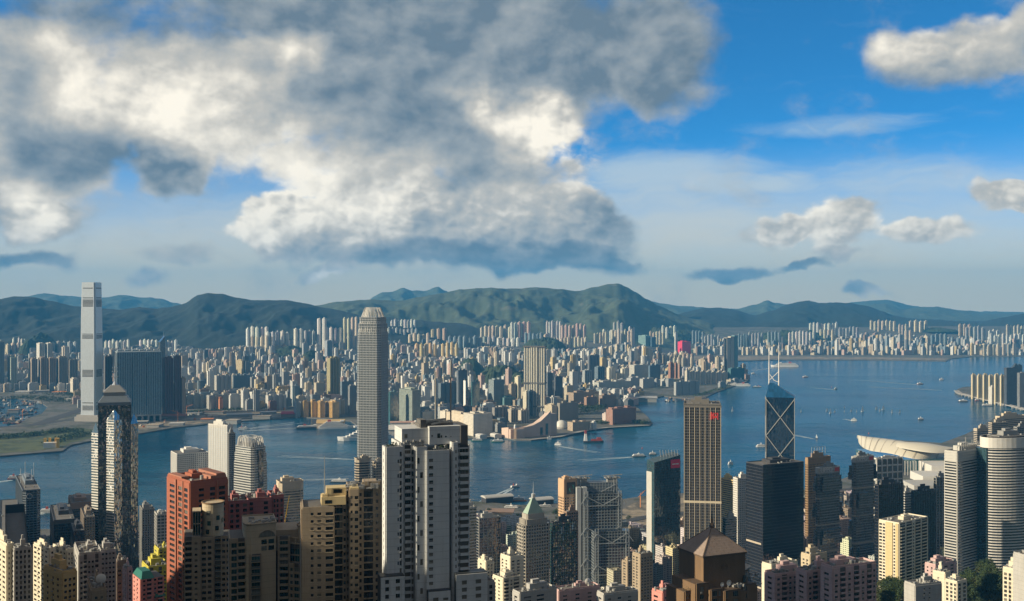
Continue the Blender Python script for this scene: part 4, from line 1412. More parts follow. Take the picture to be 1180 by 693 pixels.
for a in [(283, 310, 378, 391, 5, 'white', 'pale estate under the ridge'), (306, 334, 383, 396, 5, 'white', 'pale estate under the ridge'), (288, 316, 388, 398, 5, 'cream', 'pale estate under the ridge'),
   (338, 350, 379, 391, 2, 'white', 'twin pale towers under the ridge'), (350, 364, 381, 392, 3, 'grey', 'grey estate under the ridge'), (365, 377, 368, 390, 2, 'white', 'tall twin towers under the ridge'),
   (374, 400, 379, 397, 5, 'white', 'white estate left of the curved tower'), (395, 413, 366.5, 385, 4, 'cream', 'cream towers left of the curved tower'),
   (394, 408, 390, 407, 3, 'white', 'white estate left of the curved tower'), (446, 480, 369, 383, 9, 'white', 'long white estate right of the curved tower'), (446, 482, 379, 396, 8, 'grey', 'long white estate right of the curved tower'),
   (478, 504, 397, 415, 5, 'gold', 'glowing cream estate before the wooded hill'), (508, 529, 396, 416, 4, 'gold', 'glowing cream estate before the wooded hill'),
   (496, 516, 379, 396, 3, 'tan', 'tan slabs behind the glowing estate'), (470, 496, 385, 399, 5, 'cream', 'cream towers behind the glowing estate'),
   (516, 550, 389, 402, 6, 'blue', 'blue grey estate behind the glowing estate'), (545, 572, 388, 401, 5, 'grey', 'blue grey estate behind the glowing estate'),
   (553, 575, 377, 390, 5, 'cream', 'small cream estate at the foot of the ridge'), (575, 590, 376.5, 388, 3, 'cream', 'small cream estate at the foot of the ridge'),
   (588, 600, 371.5, 385, 3, 'white', 'white towers high on the slope'), (596, 612, 371, 384, 3, 'pink', 'pink towers high on the slope'), (572, 600, 390, 399, 5, 'white', 'white low estate near the wooded hill'),
   (604, 626, 385, 396, 5, 'blue', 'grey curved estate behind the triple tower'), (626, 632, 386, 397, 1, 'cream', 'cream tower behind the triple tower'),
   (629, 647, 371, 384, 6, 'white', 'pale estate above the triple tower'), (646, 676, 374.5, 388, 7, 'pink', 'salmon estate above the triple tower'),
   (633, 677, 390, 402, 11, 'cream', 'long cream estate right of the triple tower'), (684, 700, 384, 396, 5, 'cream', 'cream estate before the blue block'),
   (706, 719, 372, 388, 3, 'grey', 'grey towers under the antenna peak'), (694, 706, 381, 392, 3, 'white', 'white towers under the antenna peak'), (704, 730, 381, 396, 7, 'cream', 'cream towers under the antenna peak'),
   (724, 732, 378, 393, 2, 'white', 'white towers under the antenna peak'), (748, 766, 383, 397, 5, 'cream', 'cream towers beside the crimson building'), (762, 780, 377, 394, 4, 'white', 'white towers above the crimson building'),
   (797, 812, 382, 398, 4, 'blue', 'blue towers beyond the runway'), (811, 830, 387, 402, 5, 'grey', 'grey towers beyond the runway'), (850, 862, 386, 404, 4, 'blue', 'blue towers beyond the runway'),
   (862, 880, 384, 404, 5, 'grey', 'grey towers beyond the runway'), (884, 900, 383, 402, 4, 'blue', 'blue towers beyond the runway'), (908, 940, 383, 402, 8, 'white', 'white towers in the eastern bay'),
   (932, 966, 373, 389, 8, 'white', 'white towers in the eastern bay'), (944, 962, 380, 396, 4, 'cream', 'cream towers in the eastern bay'), (966, 990, 378, 393, 6, 'grey', 'grey towers in the eastern bay'),
   (1002, 1033, 370.5, 381, 7, 'cream', 'bright cream estate high above the eastern bay'), (1035, 1046, 374, 386, 3, 'cream', 'cream stepped estate above the eastern bay'), (1047, 1070, 370, 382, 4, 'cream', 'tall cream estate above the eastern bay'),
   (1042, 1052, 381, 392, 2, 'cream', 'cream stepped estate above the eastern bay'), (1104, 1120, 375, 388, 3, 'tan', 'tan estate on the eastern headland'), (1112, 1135, 377, 392, 5, 'grey', 'grey estate on the eastern headland'),
   (1125, 1152, 381, 393, 6, 'white', 'white estate on the eastern headland'), (1159, 1184, 375.5, 388, 6, 'cream', 'cream estate at the edge of the eastern headland'), (1140, 1182, 386, 398, 9, 'white', 'white estate on the eastern headland'),
   (1072, 1092, 386, 398, 4, 'blue', 'blue towers of the eastern bay'), (763, 800, 409, 422, 8, 'tan', 'mixed towers on the inner bay'), (775, 800, 412, 425, 5, 'cream', 'mixed towers on the inner bay'),
   (782, 806, 424, 436, 6, 'white', 'pale blocks at the harbour bend'), (330, 345, 392, 404, 3, 'white', 'white blocks above the crowded district'), (0, 30, 397, 410, 5, 'cream', 'cream blocks at the foot of the western hill'),
   (14, 30, 391, 400, 5, 'white', 'white slab row at the foot of the western hill'), (58, 90, 395, 410, 5, 'grey', 'grey blocks behind the dark towers'), (120, 150, 393, 402, 7, 'white', 'white row below the western ridge'),
   (160, 205, 393, 401, 10, 'white', 'white row below the western ridge')]:
 estate(*a)
for a in [(1117, 1130, 397, 410, 2, 'gold'), (1132, 1142, 398, 410, 2, 'cream'), (1143, 1153, 398, 410, 2, 'cream'), (1154, 1172, 397, 410, 3, 'cream')]:
 estate(*a, 'round cream towers on the eastern waterfront', plan='oct', D=8250)
for a in [(1119, 1160, 433, 460, 7, 'gold')]:
 pass
# ------------------------------------------------------------------ the crowded districts: filled street by street
PARKS = [(-80, 90, 452, 540), (90, 130, 470, 520), (130, 350, 474, 520), (345, 420, 481, 500), (684, 800, 399, 416), (548, 612, 434, 452), (529, 552, 409, 420), (738, 830, 446, 470), (604, 650, 400, 404),
   (790, 1200, 409.5, 420), (640, 668, 470, 482), (545, 600, 500, 512), (668, 760, 470, 500), (806, 830, 440, 460), (580, 700, 484, 520), (440, 470, 490, 510), (470, 550, 500, 520)]
def skyline(px, D):
 """how high the ordinary fill may reach on this column"""
 return interp([(-60, 400), (40, 402), (90, 404), (140, 398), (200, 398), (240, 402), (290, 398), (340, 396), (400, 388), (440, 384), (480, 386), (540, 392), (570, 396), (600, 404), (640, 402), (680, 402), (720, 395),
   (760, 390), (800, 388), (850, 390), (900, 388), (960, 386), (1000, 384), (1060, 386), (1100, 389), (1180, 388), (1400, 388)], px)
rnd = random.Random(11)
Y = 3420.0
while Y < 9900:
 sp = 40 + (Y - 3400) * .0042
 x = X(-70, Y)
 while x < X(1250, Y):
  sx_, sy_ = x + rnd.uniform(-.35, .35) * sp, Y + rnd.uniform(-.4, .4) * sp
  x += sp
  px = CX + sx_ / sy_ * F
  D = sy_
  g = kow_h(px, D)
  bpy_ = CY + (CZ - g) / D * F
  flat = CY + (CZ - 3.4) / D * F
  if any(a < px < b and c < flat < d for a, b, c, d in PARKS):
   continue
  if not inside(KOWLOON, sx_, sy_ - 30) or not inside(KOWLOON, sx_, sy_ + 20):
   continue
  if any(a - 2 < px < b + 2 and abs(D - dd) < 75 for a, b, c, d, dd in HERO):
   continue
  if any(((px - (k[0] + k[1]) / 2) / ((k[1] - k[0]) / 2)) ** 2 + ((D - k[3]) / k[4]) ** 2 < .9 for k in KNOLLS):
   continue
  if D > 8300 and px < 700 or D > 9300 and px < 760:
   continue
  dn = mn.noise(Vector((sx_ * .0022, sy_ * .0022, 3.3)))
  if rnd.random() < .10 + .2 * max(0, -dn):
   continue
  r = rnd.random()
  open_air = 455 < px < 760 and 396 < flat < 412
  if open_air and rnd.random() < .12:
   continue
  if r > .955 and not open_air:
   h, w, l, kd = rnd.uniform(28, 52), rnd.uniform(50, 95), rnd.uniform(14, 20), 'block'
  elif r < .075 - .06 * open_air:
   h, w, l, kd = rnd.uniform(75, 118), rnd.uniform(20, 32), rnd.uniform(18, 26), 'tower'
  elif r < .38:
   h, w, l, kd = rnd.uniform(40, 66), rnd.uniform(18, 40), rnd.uniform(14, 24), 'block'
  elif r < .86:
   h, w, l, kd = rnd.uniform(20, 40), rnd.uniform(18, 46), rnd.uniform(14, 28), 'block'
  else:
   h, w, l, kd = rnd.uniform(10, 24), rnd.uniform(30, 60), rnd.uniform(22, 40), 'low'
  if D > 6500 and r < .5:
   h *= 1.15
  if open_air:
   h *= .6
  top = CY + (CZ - g - h) / D * F
  lim = skyline(px, D)
  if top < lim:
   h -= (lim - top + rnd.random() * 4) * D / F
   if h < 12:
    continue
  hw = w / D * F * .6
  for q in HERO + BLOCKED:
   if q[4] > D + 20 and q[0] - hw < px < q[1] + hw:
    hid = q[3] - (.22 if q[3] - q[2] > 14 else .1) * (q[3] - q[2])
    t_ = CY + (CZ - g - h) / D * F
    if t_ < hid:
     h -= (hid - t_ + rnd.random() * 2) * D / F
  if h < 9:
   continue
  cn = rnd.choices(['cream', 'white', 'grey', 'pink', 'tan', 'ochre', 'blue', 'brown', 'dark'], [20, 28, 22, 9, 9, 4, 10, 4, 3])[0]
  k = rnd.uniform(.72, 1.05)
  c = tuple(min(.75, v * k) for v in PAL[cn])
  ITEMS.append(dict(cx=sx_, cy=sy_, w=w, l=l, h=h, D=D, base=g, col=c, cn=cn, kind=kd, plan='cross' if kd == 'tower' and rnd.random() < .6 else 'rect', yaw=rnd.choice([32, 32, 34, 30, 24, 40]) + rnd.uniform(-3, 3),
   tag=None, m='f_tower' if kd == 'tower' else 'f_flat' if kd == 'block' else 'f_blank'))
 Y += sp * .95
# turn everything into centre, size, height
for it in ITEMS:
 if 'cx' not in it:
  D = it['D']
  xc = it['x0'] + (it['x1'] - it['x0']) * .4
  C, r_, l_, W, L = foot(it['x0'], xc, it['x1'], D, it['yaw'])
  it.update(cx=C[0] + r_[0] * W / 2 + l_[0] * L / 2, cy=C[1] + r_[1] * W / 2 + l_[1] * L / 2, w=W, l=L, h=max(10, Z(it['top'], D) - it['base']))
 p = CX + it['cx'] / it['cy'] * F
 hw = (it['w'] * abs(math.cos(R(it['yaw']))) + it['l'] * abs(math.sin(R(it['yaw'])))) / 2 / it['cy'] * F
 it['px'] = (p - hw, p + hw, CY + (CZ - it['base'] - it['h']) / it['cy'] * F, CY + (CZ - it['base']) / it['cy'] * F)
near_heroes = [(410, 449, 352, 700, 1800), (106, 159, 440, 700, 1500), (445, 542, 490, 700, 430), (788, 832, 460, 700, 1480), (882, 917, 440, 560, 1400)]
seq = [(h[4], h, None) for h in HERO + near_heroes] + [(it['cy'], it['px'], it) for it in ITEMS]
seq.sort(key=lambda q: q[0])
for D, b, it in seq:
 n = cover(b[0], b[1], b[2], b[3])
 if it is not None:
  it['seen'] = n
def add_block(mb, it, ox=0, oy=0, oz=0, rot=True):
 a = R(it['yaw']) if rot else 0
 c, s = math.cos(a), math.sin(a)
 W, L = it['w'], it['l']
 T = lambda p: [(ox + x * c - y * s, oy + x * s + y * c) for x, y in p]
 if it['plan'] == 'cross':
  poly = cross(W, L, .6)
 elif it['plan'] == 'oct':
  poly = [(W / 2 * math.cos(t), L / 2 * math.sin(t)) for t in [math.pi / 5 * i for i in range(10)]]
 elif it['plan'] == 'wells':
  poly = notched(W, L, 2, 3)
 else:
  poly = rect(W, L)
 mb.col = it['col']
 rr = random.Random(int(it['cx'] * 10))
 if it['kind'] == 'low':
  mb.prism(T(poly), oz - 3, oz + it['h'])
  mb.prism(T(rect(W * .5, L * .4, W * .1, L * .1)), oz + it['h'], oz + it['h'] + 4)
 else:
  st = rr.random()
  mb.prism(T(poly), oz - it.get('ext', 3), oz + it['h'])
  if st < .35 and it['kind'] == 'block':
   mb.prism(T(rect(W * .8, L * .8, 0, L * .05)), oz + it['h'], oz + it['h'] + rr.uniform(3, 7))
  mb.col = tuple(min(.8, v * 1.08) for v in it['col'])
  u = rr.uniform(-.2, .2)
  mb.prism(T(rect(W * .3, L * .34, u * W, u * L)), oz + it['h'], oz + it['h'] + rr.uniform(4, 9))
def label_of(it):
 reg = REGION((it['px'][0] + it['px'][1]) / 2)
 if it['tag']:
  return '%s tower in the %s' % (it['cn'] if it['cn'] != 'gold' else 'golden', it['tag']), 'towers of the ' + it['tag']
 dist = 'near the water' if it['cy'] < 4700 else 'well inland' if it['cy'] < 6200 else 'far back'
 wd = {'tower': 'slim high %s tower among lower roofs %s, %s', 'block': '%s apartment block packed among others %s, %s', 'low': 'low wide %s building among taller blocks %s, %s'}[it['kind']]
 return wd % (it['cn'], dist, reg), '%s %s buildings %s, %s' % (it['cn'], it['kind'], dist, reg)
caps = {'estate': 290, 'tower': 280, 'block': 295, 'low': 120}
names = {'estate': ('estate_tower', 'estate tower'), 'tower': ('apartment_tower', 'apartment tower'), 'block': ('apartment_block', 'apartment block'), 'low': ('low_building', 'building')}
rest = MB()
bymat = {}
for kd, cap in caps.items():
 lst = sorted([i for i in ITEMS if i['kind'] == kd], key=lambda i: -i['seen'])
 for n, it in enumerate(lst):
  if n < cap and it['seen'] > 3:
   mb = MB()
   add_block(mb, it, rot=False)
   o = mb.build(names[kd][0], M[it['m']])
   o.location = (it['cx'], it['cy'], it['base'])
   o.rotation_euler = (0, 0, R(it['yaw']))
   lb, gr = label_of(it)
   tag(o, lb, names[kd][1], gr)
  elif it['seen'] > 0 or rnd.random() < .35:
   q = bymat.setdefault(it['m'], MB())
   add_block(q, it, it['cx'], it['cy'], it['base'])
for m_, q in bymat.items():
 o = q.build({'f_tower': 'distant_towers', 'f_flat': 'distant_blocks', 'f_blank': 'distant_low_roofs'}[m_], M[m_])
 o['kind'] = 'stuff'
print('fill', len(ITEMS), {k: sum(1 for i in ITEMS if i['kind'] == k and i['seen'] > 3) for k in caps})
# ------------------------------------------------------------------ island: towers of the business district
M['c_grey'] = mat('cladding_grey', (.26, .26, .25), .6)
M['c_pale'] = mat('cladding_pale', (.46, .45, .42), .6)
M['c_white'] = mat('cladding_white', (.62, .60, .56), .6)
M['c_tan'] = mat('cladding_tan', (.46, .36, .25), .7)
M['c_brown'] = mat('cladding_brown', (.24, .15, .09), .7)
M['c_dark'] = mat('cladding_dark', (.05, .05, .055), .5)
M['c_blue'] = mat('cladding_blue_grey', (.17, .20, .23), .5)
M['c_cream'] = mat('cladding_cream', (.60, .52, .38), .75)
M['c_bronze'] = mat('cladding_bronze', (.15, .12, .085), .5)
M['c_alu'] = mat('cladding_aluminium', (.42, .43, .43), .4, .35)
M['f_near'] = facade('near_flats', colattr=True, bay=3.3, fl=3.1, wf=(.25, .72), hf=(.30, .76), gl=(.02, .024, .03))
ISL = []
def office(name, label, cat, x0, xc, x1, top, D, yaw, glz, clad, fl=3.9, bay=3.0, pier=.5, span=1.2, dp=.5, ds=.35, depth=None, width=None, base=None, roof=True, seed=1, crown=0, mast=0, poly=None, ph=6):
 e, W, L, H = site(name, label, cat, x0, xc, x1, top, D, yaw, depth=depth, width=width, base=base)
 ISL.append((x0, x1, top, D))
 P = poly(W, L) if poly else rect(W, L)
 mb = MB()
 mb.prism(P, 0, H)
 mb.build('glazing', glz, e)
 mb = MB()
 zb = max(0, H - 190)
 back = () if poly else (2,)
 gridwall(mb, P, zb, H, fl, bay, pier, span, dp, ds, skip=back)
 mb.build('cladding', clad, e)
 if crown:
  mb = MB()
  k = 1 + .8 / max(W, L)
  mb.prism([(x * k, y * k) for x, y in P], H - crown, H + .6)
  mb.build('crown', clad, e)
 if roof:
  rooftop(e, W, L, H + (.6 if crown else 0), clad, M['roof'], M['kit'], seed, mast=mast, ph=ph)
 return e, W, L, H
def octa(W, L, c=.28):
 a, b = W / 2, L / 2
 k = min(W, L) * c
 return [(-a + k, -b), (a - k, -b), (a, -b + k), (a, b - k), (a - k, b), (-a + k, b), (-a, b - k), (-a, -b + k)]
def ellip(W, L, n=28):
 return [(W / 2 * math.cos(2 * math.pi * i / n), L / 2 * math.sin(2 * math.pi * i / n)) for i in range(n)]
# ---- the tall curved harbour tower
def build_curved_tower():
 e, W, L, H = site('skyscraper', 'tallest island tower, grey with a curved crown of upright fins beside the water', 'skyscraper', 410.5, 438, 448.5, 358, 1810, 77)
 ISL.append((410, 449, 352, 1810))
 lv = [(0, 1.0), (.70, 1.0), (.80, .99), (.86, .97), (.91, .93), (.945, .85), (.972, .73)]
 gz, cl = MB(), MB()
 for (a, s0), (b, s1) in zip(lv, lv[1:]):
  P = octa(W * s0, L * s0, .13)
  z0, z1 = H * a, H * b
  gz.prism(P, z0, z1)
  gridwall(cl, P, max(z0, H * .1), z1, 4.2, 2.6, .5, 1.0, .6, .32)
 gz.build('glazing', glass('harbour_tower_glass', (.12, .14, .155), bay=1.5, fl=4.2), e)
 cl.build('cladding', mat('harbour_tower_cladding', (.50, .52, .53), .4, .3), e)
 prof = lv[3:] + [(.99, .62), (1.012, .48)]
 P = octa(W, L, .13)
 for i in range(8):
  A, B = P[i], P[(i + 1) % 8]
  w, t, n = edge(A, B)
  nb = max(2, round(w / 4.0))
  for j in range(nb):
   mb = MB()
   u = w * (j + .5) / nb
   top_ = 1.012 if i % 2 == 0 else .995
   st = [.90 + (top_ - .90) * q / 6 for q in range(7)]
   pt = []
   for f_ in st:
    k_ = interp(prof, f_) + .025
    pt.append(((A[0] + t[0] * u) * k_, (A[1] + t[1] * u) * k_, H * f_))
   for p0, p1 in zip(pt, pt[1:]):
    mb.bar(p0, p1, .6)
   mb.build('crown_fin', M['c_white'], e)
build_curved_tower()
def build_mirror_tower():
 D = 1496
 e = thing('skyscraper', 'dark mirrored tower with striped bays, stepped pyramid roof and a spire on the west side', 'skyscraper', (X(132.5, D), D, 4), R(38 - 20))
 ISL.append((106, 159, 445, D))
 H = 275
 s = 41
 gz = MB()
 P = rect(s, s)
 gz.prism(P, 0, H)
 gz.build('main_shaft', glass('mirror_green', (.035, .055, .05), rough=.05, tilt=.05, bay=1.6, fl=3.7, spec=1.0, ior=2.4), e)
 r = s * .5
 tips = (.93, .90, .90, .86)
 for i in range(4):
  a = -math.pi / 2 + i * math.pi / 2
  c, q = math.cos(a), math.sin(a)
  rot = lambda x, y: (x * -q + y * c, x * c + y * q)
  tri = [rot(-10.5, r - .5), rot(0, r + 9.5), rot(10.5, r - .5)]
  tri = tri if area(tri) > 0 else tri[::-1]
  mb = MB()
  h0 = H * tips[i]
  mb.loft([[(x, y, 0) for x, y in tri], [(x, y, h0) for x, y in tri], [(tri[0][0], tri[0][1], h0), (tri[1][0] * .82, tri[1][1] * .82, h0 + 14), (tri[2][0], tri[2][1], h0)]])
  mb.build('corner_bay', MATS['mirror_green'] if i != 0 else glass('mirror_mottled', (.10, .115, .10), rough=.06, tilt=.12, bay=1.6, fl=3.7, spec=1.0, ior=2.4), e)
  mb = MB()
  gridwall(mb, tri, 20, h0, 3.7, 50, 0, 1.5, .3, .4, skip=[j for j in range(3) if not (abs(tri[j][0] - tri[(j + 1) % 3][0]) > .1 and edge(tri[j], tri[(j + 1) % 3])[2][0] < -.3)])
  if mb.f:
   mb.build('white_bands', M['c_white'], e)
 mb = MB()
 gridwall(mb, P, 20, H, 3.7, 8.2, .3, .35, .3, .2)
 mb.build('mullions', M['c_dark'], e)
 mb = MB()
 mb.box(-s / 2 - .6, s / 2 + .6, -s / 2 - .6, s / 2 + .6, H, H + 4)
 mb.prism(rect(s, s), H + 4, H + 12, scale=.72)
 mb.build('lower_roof', M['c_blue'], e)
 mb = MB()
 mb.prism(rect(s * .68, s * .68), H + 12, H + 17, scale=1.0)
 mb.prism(rect(s * .72, s * .72), H + 17, H + 26, scale=.38)
 mb.build('upper_roof', M['c_grey'], e)
 mb = MB()
 mb.cyl(0, 0, 4, H + 26, H + 31, 8, r1=1.2)
 mb.bar((0, 0, H + 30), (0, 0, H + 52), (1.0, .7), n=6)
 mb.bar((0, 0, H + 52), (0, 0, H + 72), (.45, .2), n=6)
 for z, l in ((H + 36, 3.4), (H + 43, 3.0), (H + 48, 2.6)):
  for a in range(4):
   c, q = math.cos(a * math.pi / 2), math.sin(a * math.pi / 2)
   mb.bar((0, 0, z), (c * l, q * l, z + 1.6), .4)
   mb.cyl(c * l, q * l, .8, z + 1, z + 2.4, 6)
 mb.build('spire', M['steel'], e)
build_mirror_tower()
# ---- grid and band towers: label, x0, xc, x1, top, D, yaw, glass, cladding, options
OFF = [
 ('office_tower', 'grey grid tower with a pale waist band, widest slab in the centre of the district', 788, 788.5, 830.5, 466, 1486, -9, 'g_grid', 'c_grid',
  dict(bay=2.35, fl=3.9, pier=.4, span=.8, dp=.6, ds=.3, depth=45, seed=4)),
 ('office_tower', 'sleek dark green glass tower with a crimson panel on its slanted top', 745.5, 754, 784, 534, 1645, 30, 'g_blue', 'c_dark', dict(bay=6, fl=3.9, pier=.25, span=.5, dp=.25, ds=.15, roof=False)),
 ('office_tower', 'big navy black tower with a flat cluttered roof before the X braced tower', 860, 879, 926, 537, 1330, 27, 'g_navy', 'c_dark', dict(bay=1.6, fl=3.9, pier=.2, span=.45, dp=.25, ds=.2, seed=6, ph=4)),
 ('office_tower', 'bronze gold tower with a lattice on its roof right of the navy tower', 928, 931, 957, 529, 1700, 30, 'g_bronze', 'c_bronze_l', dict(bay=3, fl=3.8, pier=.7, span=1.2, crown=9, seed=7, ph=7)),
 ('office_tower', 'dark blue block in front of the twin faceted towers', 1008, 1012, 1041, 560, 1290, 25, 'g_navy', 'c_dark', dict(bay=3, fl=3.9, pier=.25, span=.4, seed=8)),
 ('office_tower', 'white framed hollow block above the dark blue block', 1007, 1010, 1040, 529, 1720, 20, 'g_grey', 'c_white', dict(bay=11, fl=11, pier=1.8, span=2.2, dp=1.2, ds=.8, seed=9, ph=3)),
 ('office_tower', 'navy glass tower below the wing roofed hall', 1050, 1053, 1078, 567, 1450, 25, 'g_navy', 'c_dark', dict(bay=3, fl=3.9, pier=.2, span=.3, seed=10)),
 ('office_tower', 'slim grey and blue tower left of the louvred slab', 1076, 1079, 1092, 551, 1600, 25, 'g_dark', 'c_grey', dict(bay=5, fl=3.9, pier=1.2, span=.5, seed=11)),
 ('office_tower', 'white banded low tower tucked right of the dark blue block', 1040, 1043, 1051, 568, 1500, 25, 'g_dark', 'c_pale', dict(bay=40, fl=3.6, pier=0, span=1.7, seed=12)),
 ('office_tower', 'grey louvred slab with a pale sunlit end and aerials on the roof', 1088.5, 1103, 1140, 522, 1350, 38, 'g_dark', 'c_pale', dict(bay=60, fl=3.5, pier=1.4, span=1.5, dp=.6, ds=1.0, crown=12, seed=13, mast=2)),
 ('office_tower', 'beige tower with a rounded striped front behind the construction crane', 318, 322, 350, 557, 1500, 25, 'g_dark', 'c_cream_l', dict(bay=50, fl=3.7, pier=1.0, span=1.7, dp=.5, ds=.6, crown=10, seed=14, poly=lambda W, L: octa(W, L, .2), ph=5)),
 ('office_tower', 'grey brown twin banded tower at the foot of the curved harbour tower, first', 408, 411, 428, 530, 1640, 25, 'g_dark', 'c_tan_l', dict(bay=50, fl=3.9, pier=0, span=1.8, dp=.5, ds=.6, crown=5, seed=15, poly=lambda W, L: octa(W, L, .3), ph=4)),
 ('office_tower', 'grey brown twin banded tower at the foot of the curved harbour tower, second', 428.5, 431, 447, 533, 1600, 25, 'g_dark', 'c_tan_l', dict(bay=3, fl=3.9, pier=.8, span=1.4, seed=16, poly=lambda W, L: octa(W, L, .3), ph=4)),
 ('office_tower', 'white narrow banded tower peeping out right of the tall white apartment tower', 536, 540.5, 549, 586, 1250, 30, 'g_dark', 'c_pale', dict(bay=50, fl=3.5, pier=0, span=1.7, seed=17)),
 ('office_tower', 'dark office block with pale mullions and a bright blue corner by the piers', 549, 552, 577, 598, 1560, 24, 'g_dark', 'c_pale', dict(bay=7, fl=4.0, pier=.7, span=.5, seed=18)),
 ('office_tower', 'dark teal glass block with reflections next to the green pyramid tower', 634, 637, 664, 603, 1290, 25, 'g_mottle', 'c_dark', dict(bay=3, fl=3.8, pier=.3, span=.7, seed=19)),
 ('office_tower', 'brown lower part tower behind the dark teal glass block', 650, 653, 666, 591, 1400, 25, 'g_dark', 'c_brown_l', dict(bay=3, fl=3.7, pier=1.2, span=1.4, seed=20)),
 ('office_tower', 'bright yellow sided tower by the water behind the navy tower', 831, 844.5, 850, 554, 1690, 35, 'g_dark', 'c_gold', dict(bay=50, fl=3.2, pier=0, span=1.5, seed=21)),
 ('hotel', 'white pierced tower with many small windows behind the navy tower', 845, 850, 862.5, 552, 1640, 22, 'g_dark', 'c_white', dict(bay=3.0, fl=3.3, pier=1.5, span=1.8, seed=22)),
 ('office_tower', 'low grey louvred block in front of the bright yellow sided tower', 833, 836, 849, 598, 1500, 22, 'g_dark', 'c_pale', dict(bay=50, fl=3.4, pier=0, span=1.4, seed=23)),
 ('office_tower', 'black blue tower with roof aerials and a round emblem on the west waterfront', 18, 26, 46.5, 566, 1700, 28, 'g_navy', 'c_blue', dict(bay=5, fl=3.9, pier=.5, span=1.0, seed=24, poly=lambda W, L: octa(W, L, .2), ph=7)),
 ('office_tower', 'dark block with a tan flat roof before the black blue emblem tower', -2, 6, 28, 592, 1350, 25, 'g_navy', 'c_dark', dict(bay=5, fl=3.9, pier=.5, span=.7, seed=25)),
 ('office_tower', 'dark low tower at the far west edge behind the tan roofed block', -6, 0, 20, 577, 1800, 25, 'g_navy', 'c_blue', dict(bay=5, fl=3.9, pier=.8, span=1.2, seed=26)),
 ('office_tower', 'dark green glass block alone by the west waterfront', 58, 62, 86, 601, 1500, 25, 'g_navy', 'c_dark', dict(bay=3, fl=3.9, pier=.2, span=.4, seed=27, crown=4)),
 ('office_tower', 'black block with a brown flat crown left of the mirrored tower', 79, 82, 110, 581, 1800, 25, 'g_navy', 'c_brown_l', dict(bay=8, fl=3.9, pier=.2, span=.3, seed=28, crown=9)),
 ('office_tower', 'slim brown grey tower just left of the mirrored tower', 93, 97, 109, 597, 1420, 25, 'g_dark', 'c_tan_d', dict(bay=3, fl=3.4, pier=1.2, span=1.2, seed=29)),
 ('office_tower', 'low black block with lit roof teeth before the slim brown grey tower', 82, 85, 97, 613, 1300, 25, 'g_navy', 'c_dark', dict(bay=4, fl=3.9, pier=.3, span=.3, seed=30)),
 ('apartment_tower_grey', 'grey residential tower just right of the mirrored tower', 161, 164, 178, 588, 1400, 25, 'g_dark', 'c_grey', dict(bay=3.2, fl=3.1, pier=1.6, span=1.3, seed=31)),
 ('office_tower', 'white grey framed block left of the tall red apartment tower', 178, 181, 194, 594, 1320, 25, 'g_grey', 'c_pale', dict(bay=4.5, fl=3.8, pier=.8, span=1.2, seed=32, ph=3)),
 ('hotel', 'white waterfront slab with a clock like roof dish, west of the tall white hotel', 197, 204, 240, 524, 1930, 30, 'g_grey', 'c_white', dict(bay=3.4, fl=3.4, pier=1.5, span=1.2, seed=33)),
 ('hotel', 'tall pale hotel slab with a glowing front west of the short finned tower', 240, 262, 268.5, 491, 1900, 62, 'g_silver', 'c_white', dict(bay=4.0, fl=3.5, pier=1.1, span=1.0, dp=.6, ds=.4, seed=34, crown=5)),
 ('office_tower', 'grey wing tucked between the tall pale hotel and the short finned tower', 262, 264, 271, 500, 1860, 25, 'g_dark', 'c_grey', dict(bay=3, fl=3.6, pier=.9, span=1.2, seed=35)),
 ('office_tower', 'tan sunlit tower with a green emblem panel near its top behind the exposed frame bank', 643.5, 650, 664.5, 554, 1480, 28, 'g_dark', 'c_orange', dict(bay=4, fl=3.8, pier=1.6, span=1.6, seed=36, crown=22, ph=3)),
 ('office_tower', 'sandy tower stepped behind the white rimmed round tower', 1122, 1126, 1140, 495, 2050, 22, 'g_dark', 'c_tan_l', dict(bay=50, fl=3.4, pier=0, span=1.6, seed=37, crown=3)),
 ('office_tower', 'taller sandy tower behind the white rimmed round tower', 1139, 1143, 1162, 488, 1950, 22, 'g_dark', 'c_tan_l', dict(bay=50, fl=3.4, pier=0, span=1.6, seed=38)),
 ('office_tower', 'cream tower with a dark roof box at the east edge', 1147, 1152, 1183, 481, 2080, 22, 'g_dark', 'c_cream_l', dict(bay=50, fl=3.4, pier=0, span=1.5, seed=39, crown=4)),
 ('office_tower', 'grey tower at the extreme east edge above the white rimmed round tower', 1168, 1172, 1192, 493, 1700, 22, 'g_dark', 'c_grey', dict(bay=4, fl=3.4, pier=1.0, span=1.2, seed=40)),
]
M['g_grid'] = glass('grid_tower_glass', (.035, .036, .036), bay=1.5, fl=3.9)
M['c_grid'] = mat('grid_tower_cladding', (.17, .158, .14), .5)
M['g_navy'] = glass('navy_glass', (.008, .014, .026), bay=1.6, fl=3.9, rough=.06)
M['g_bronze'] = glass('bronze_glass', (.12, .075, .03), bay=1.6, fl=3.8, metal=.3)
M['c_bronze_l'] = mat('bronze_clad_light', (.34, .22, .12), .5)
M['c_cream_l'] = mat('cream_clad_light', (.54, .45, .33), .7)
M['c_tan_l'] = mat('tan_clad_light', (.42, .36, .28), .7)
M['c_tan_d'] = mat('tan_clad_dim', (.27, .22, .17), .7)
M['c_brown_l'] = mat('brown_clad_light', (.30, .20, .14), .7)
M['c_gold'] = mat('yellow_clad', (.62, .47, .20), .7)
M['c_orange'] = mat('orange_tan_clad', (.55, .37, .23), .7)
M['g_mottle'] = glass('mottled_teal_glass', (.03, .07, .07), rough=.05, tilt=.13, bay=2.4, fl=3.8, ior=2.3)
OBJ = {}
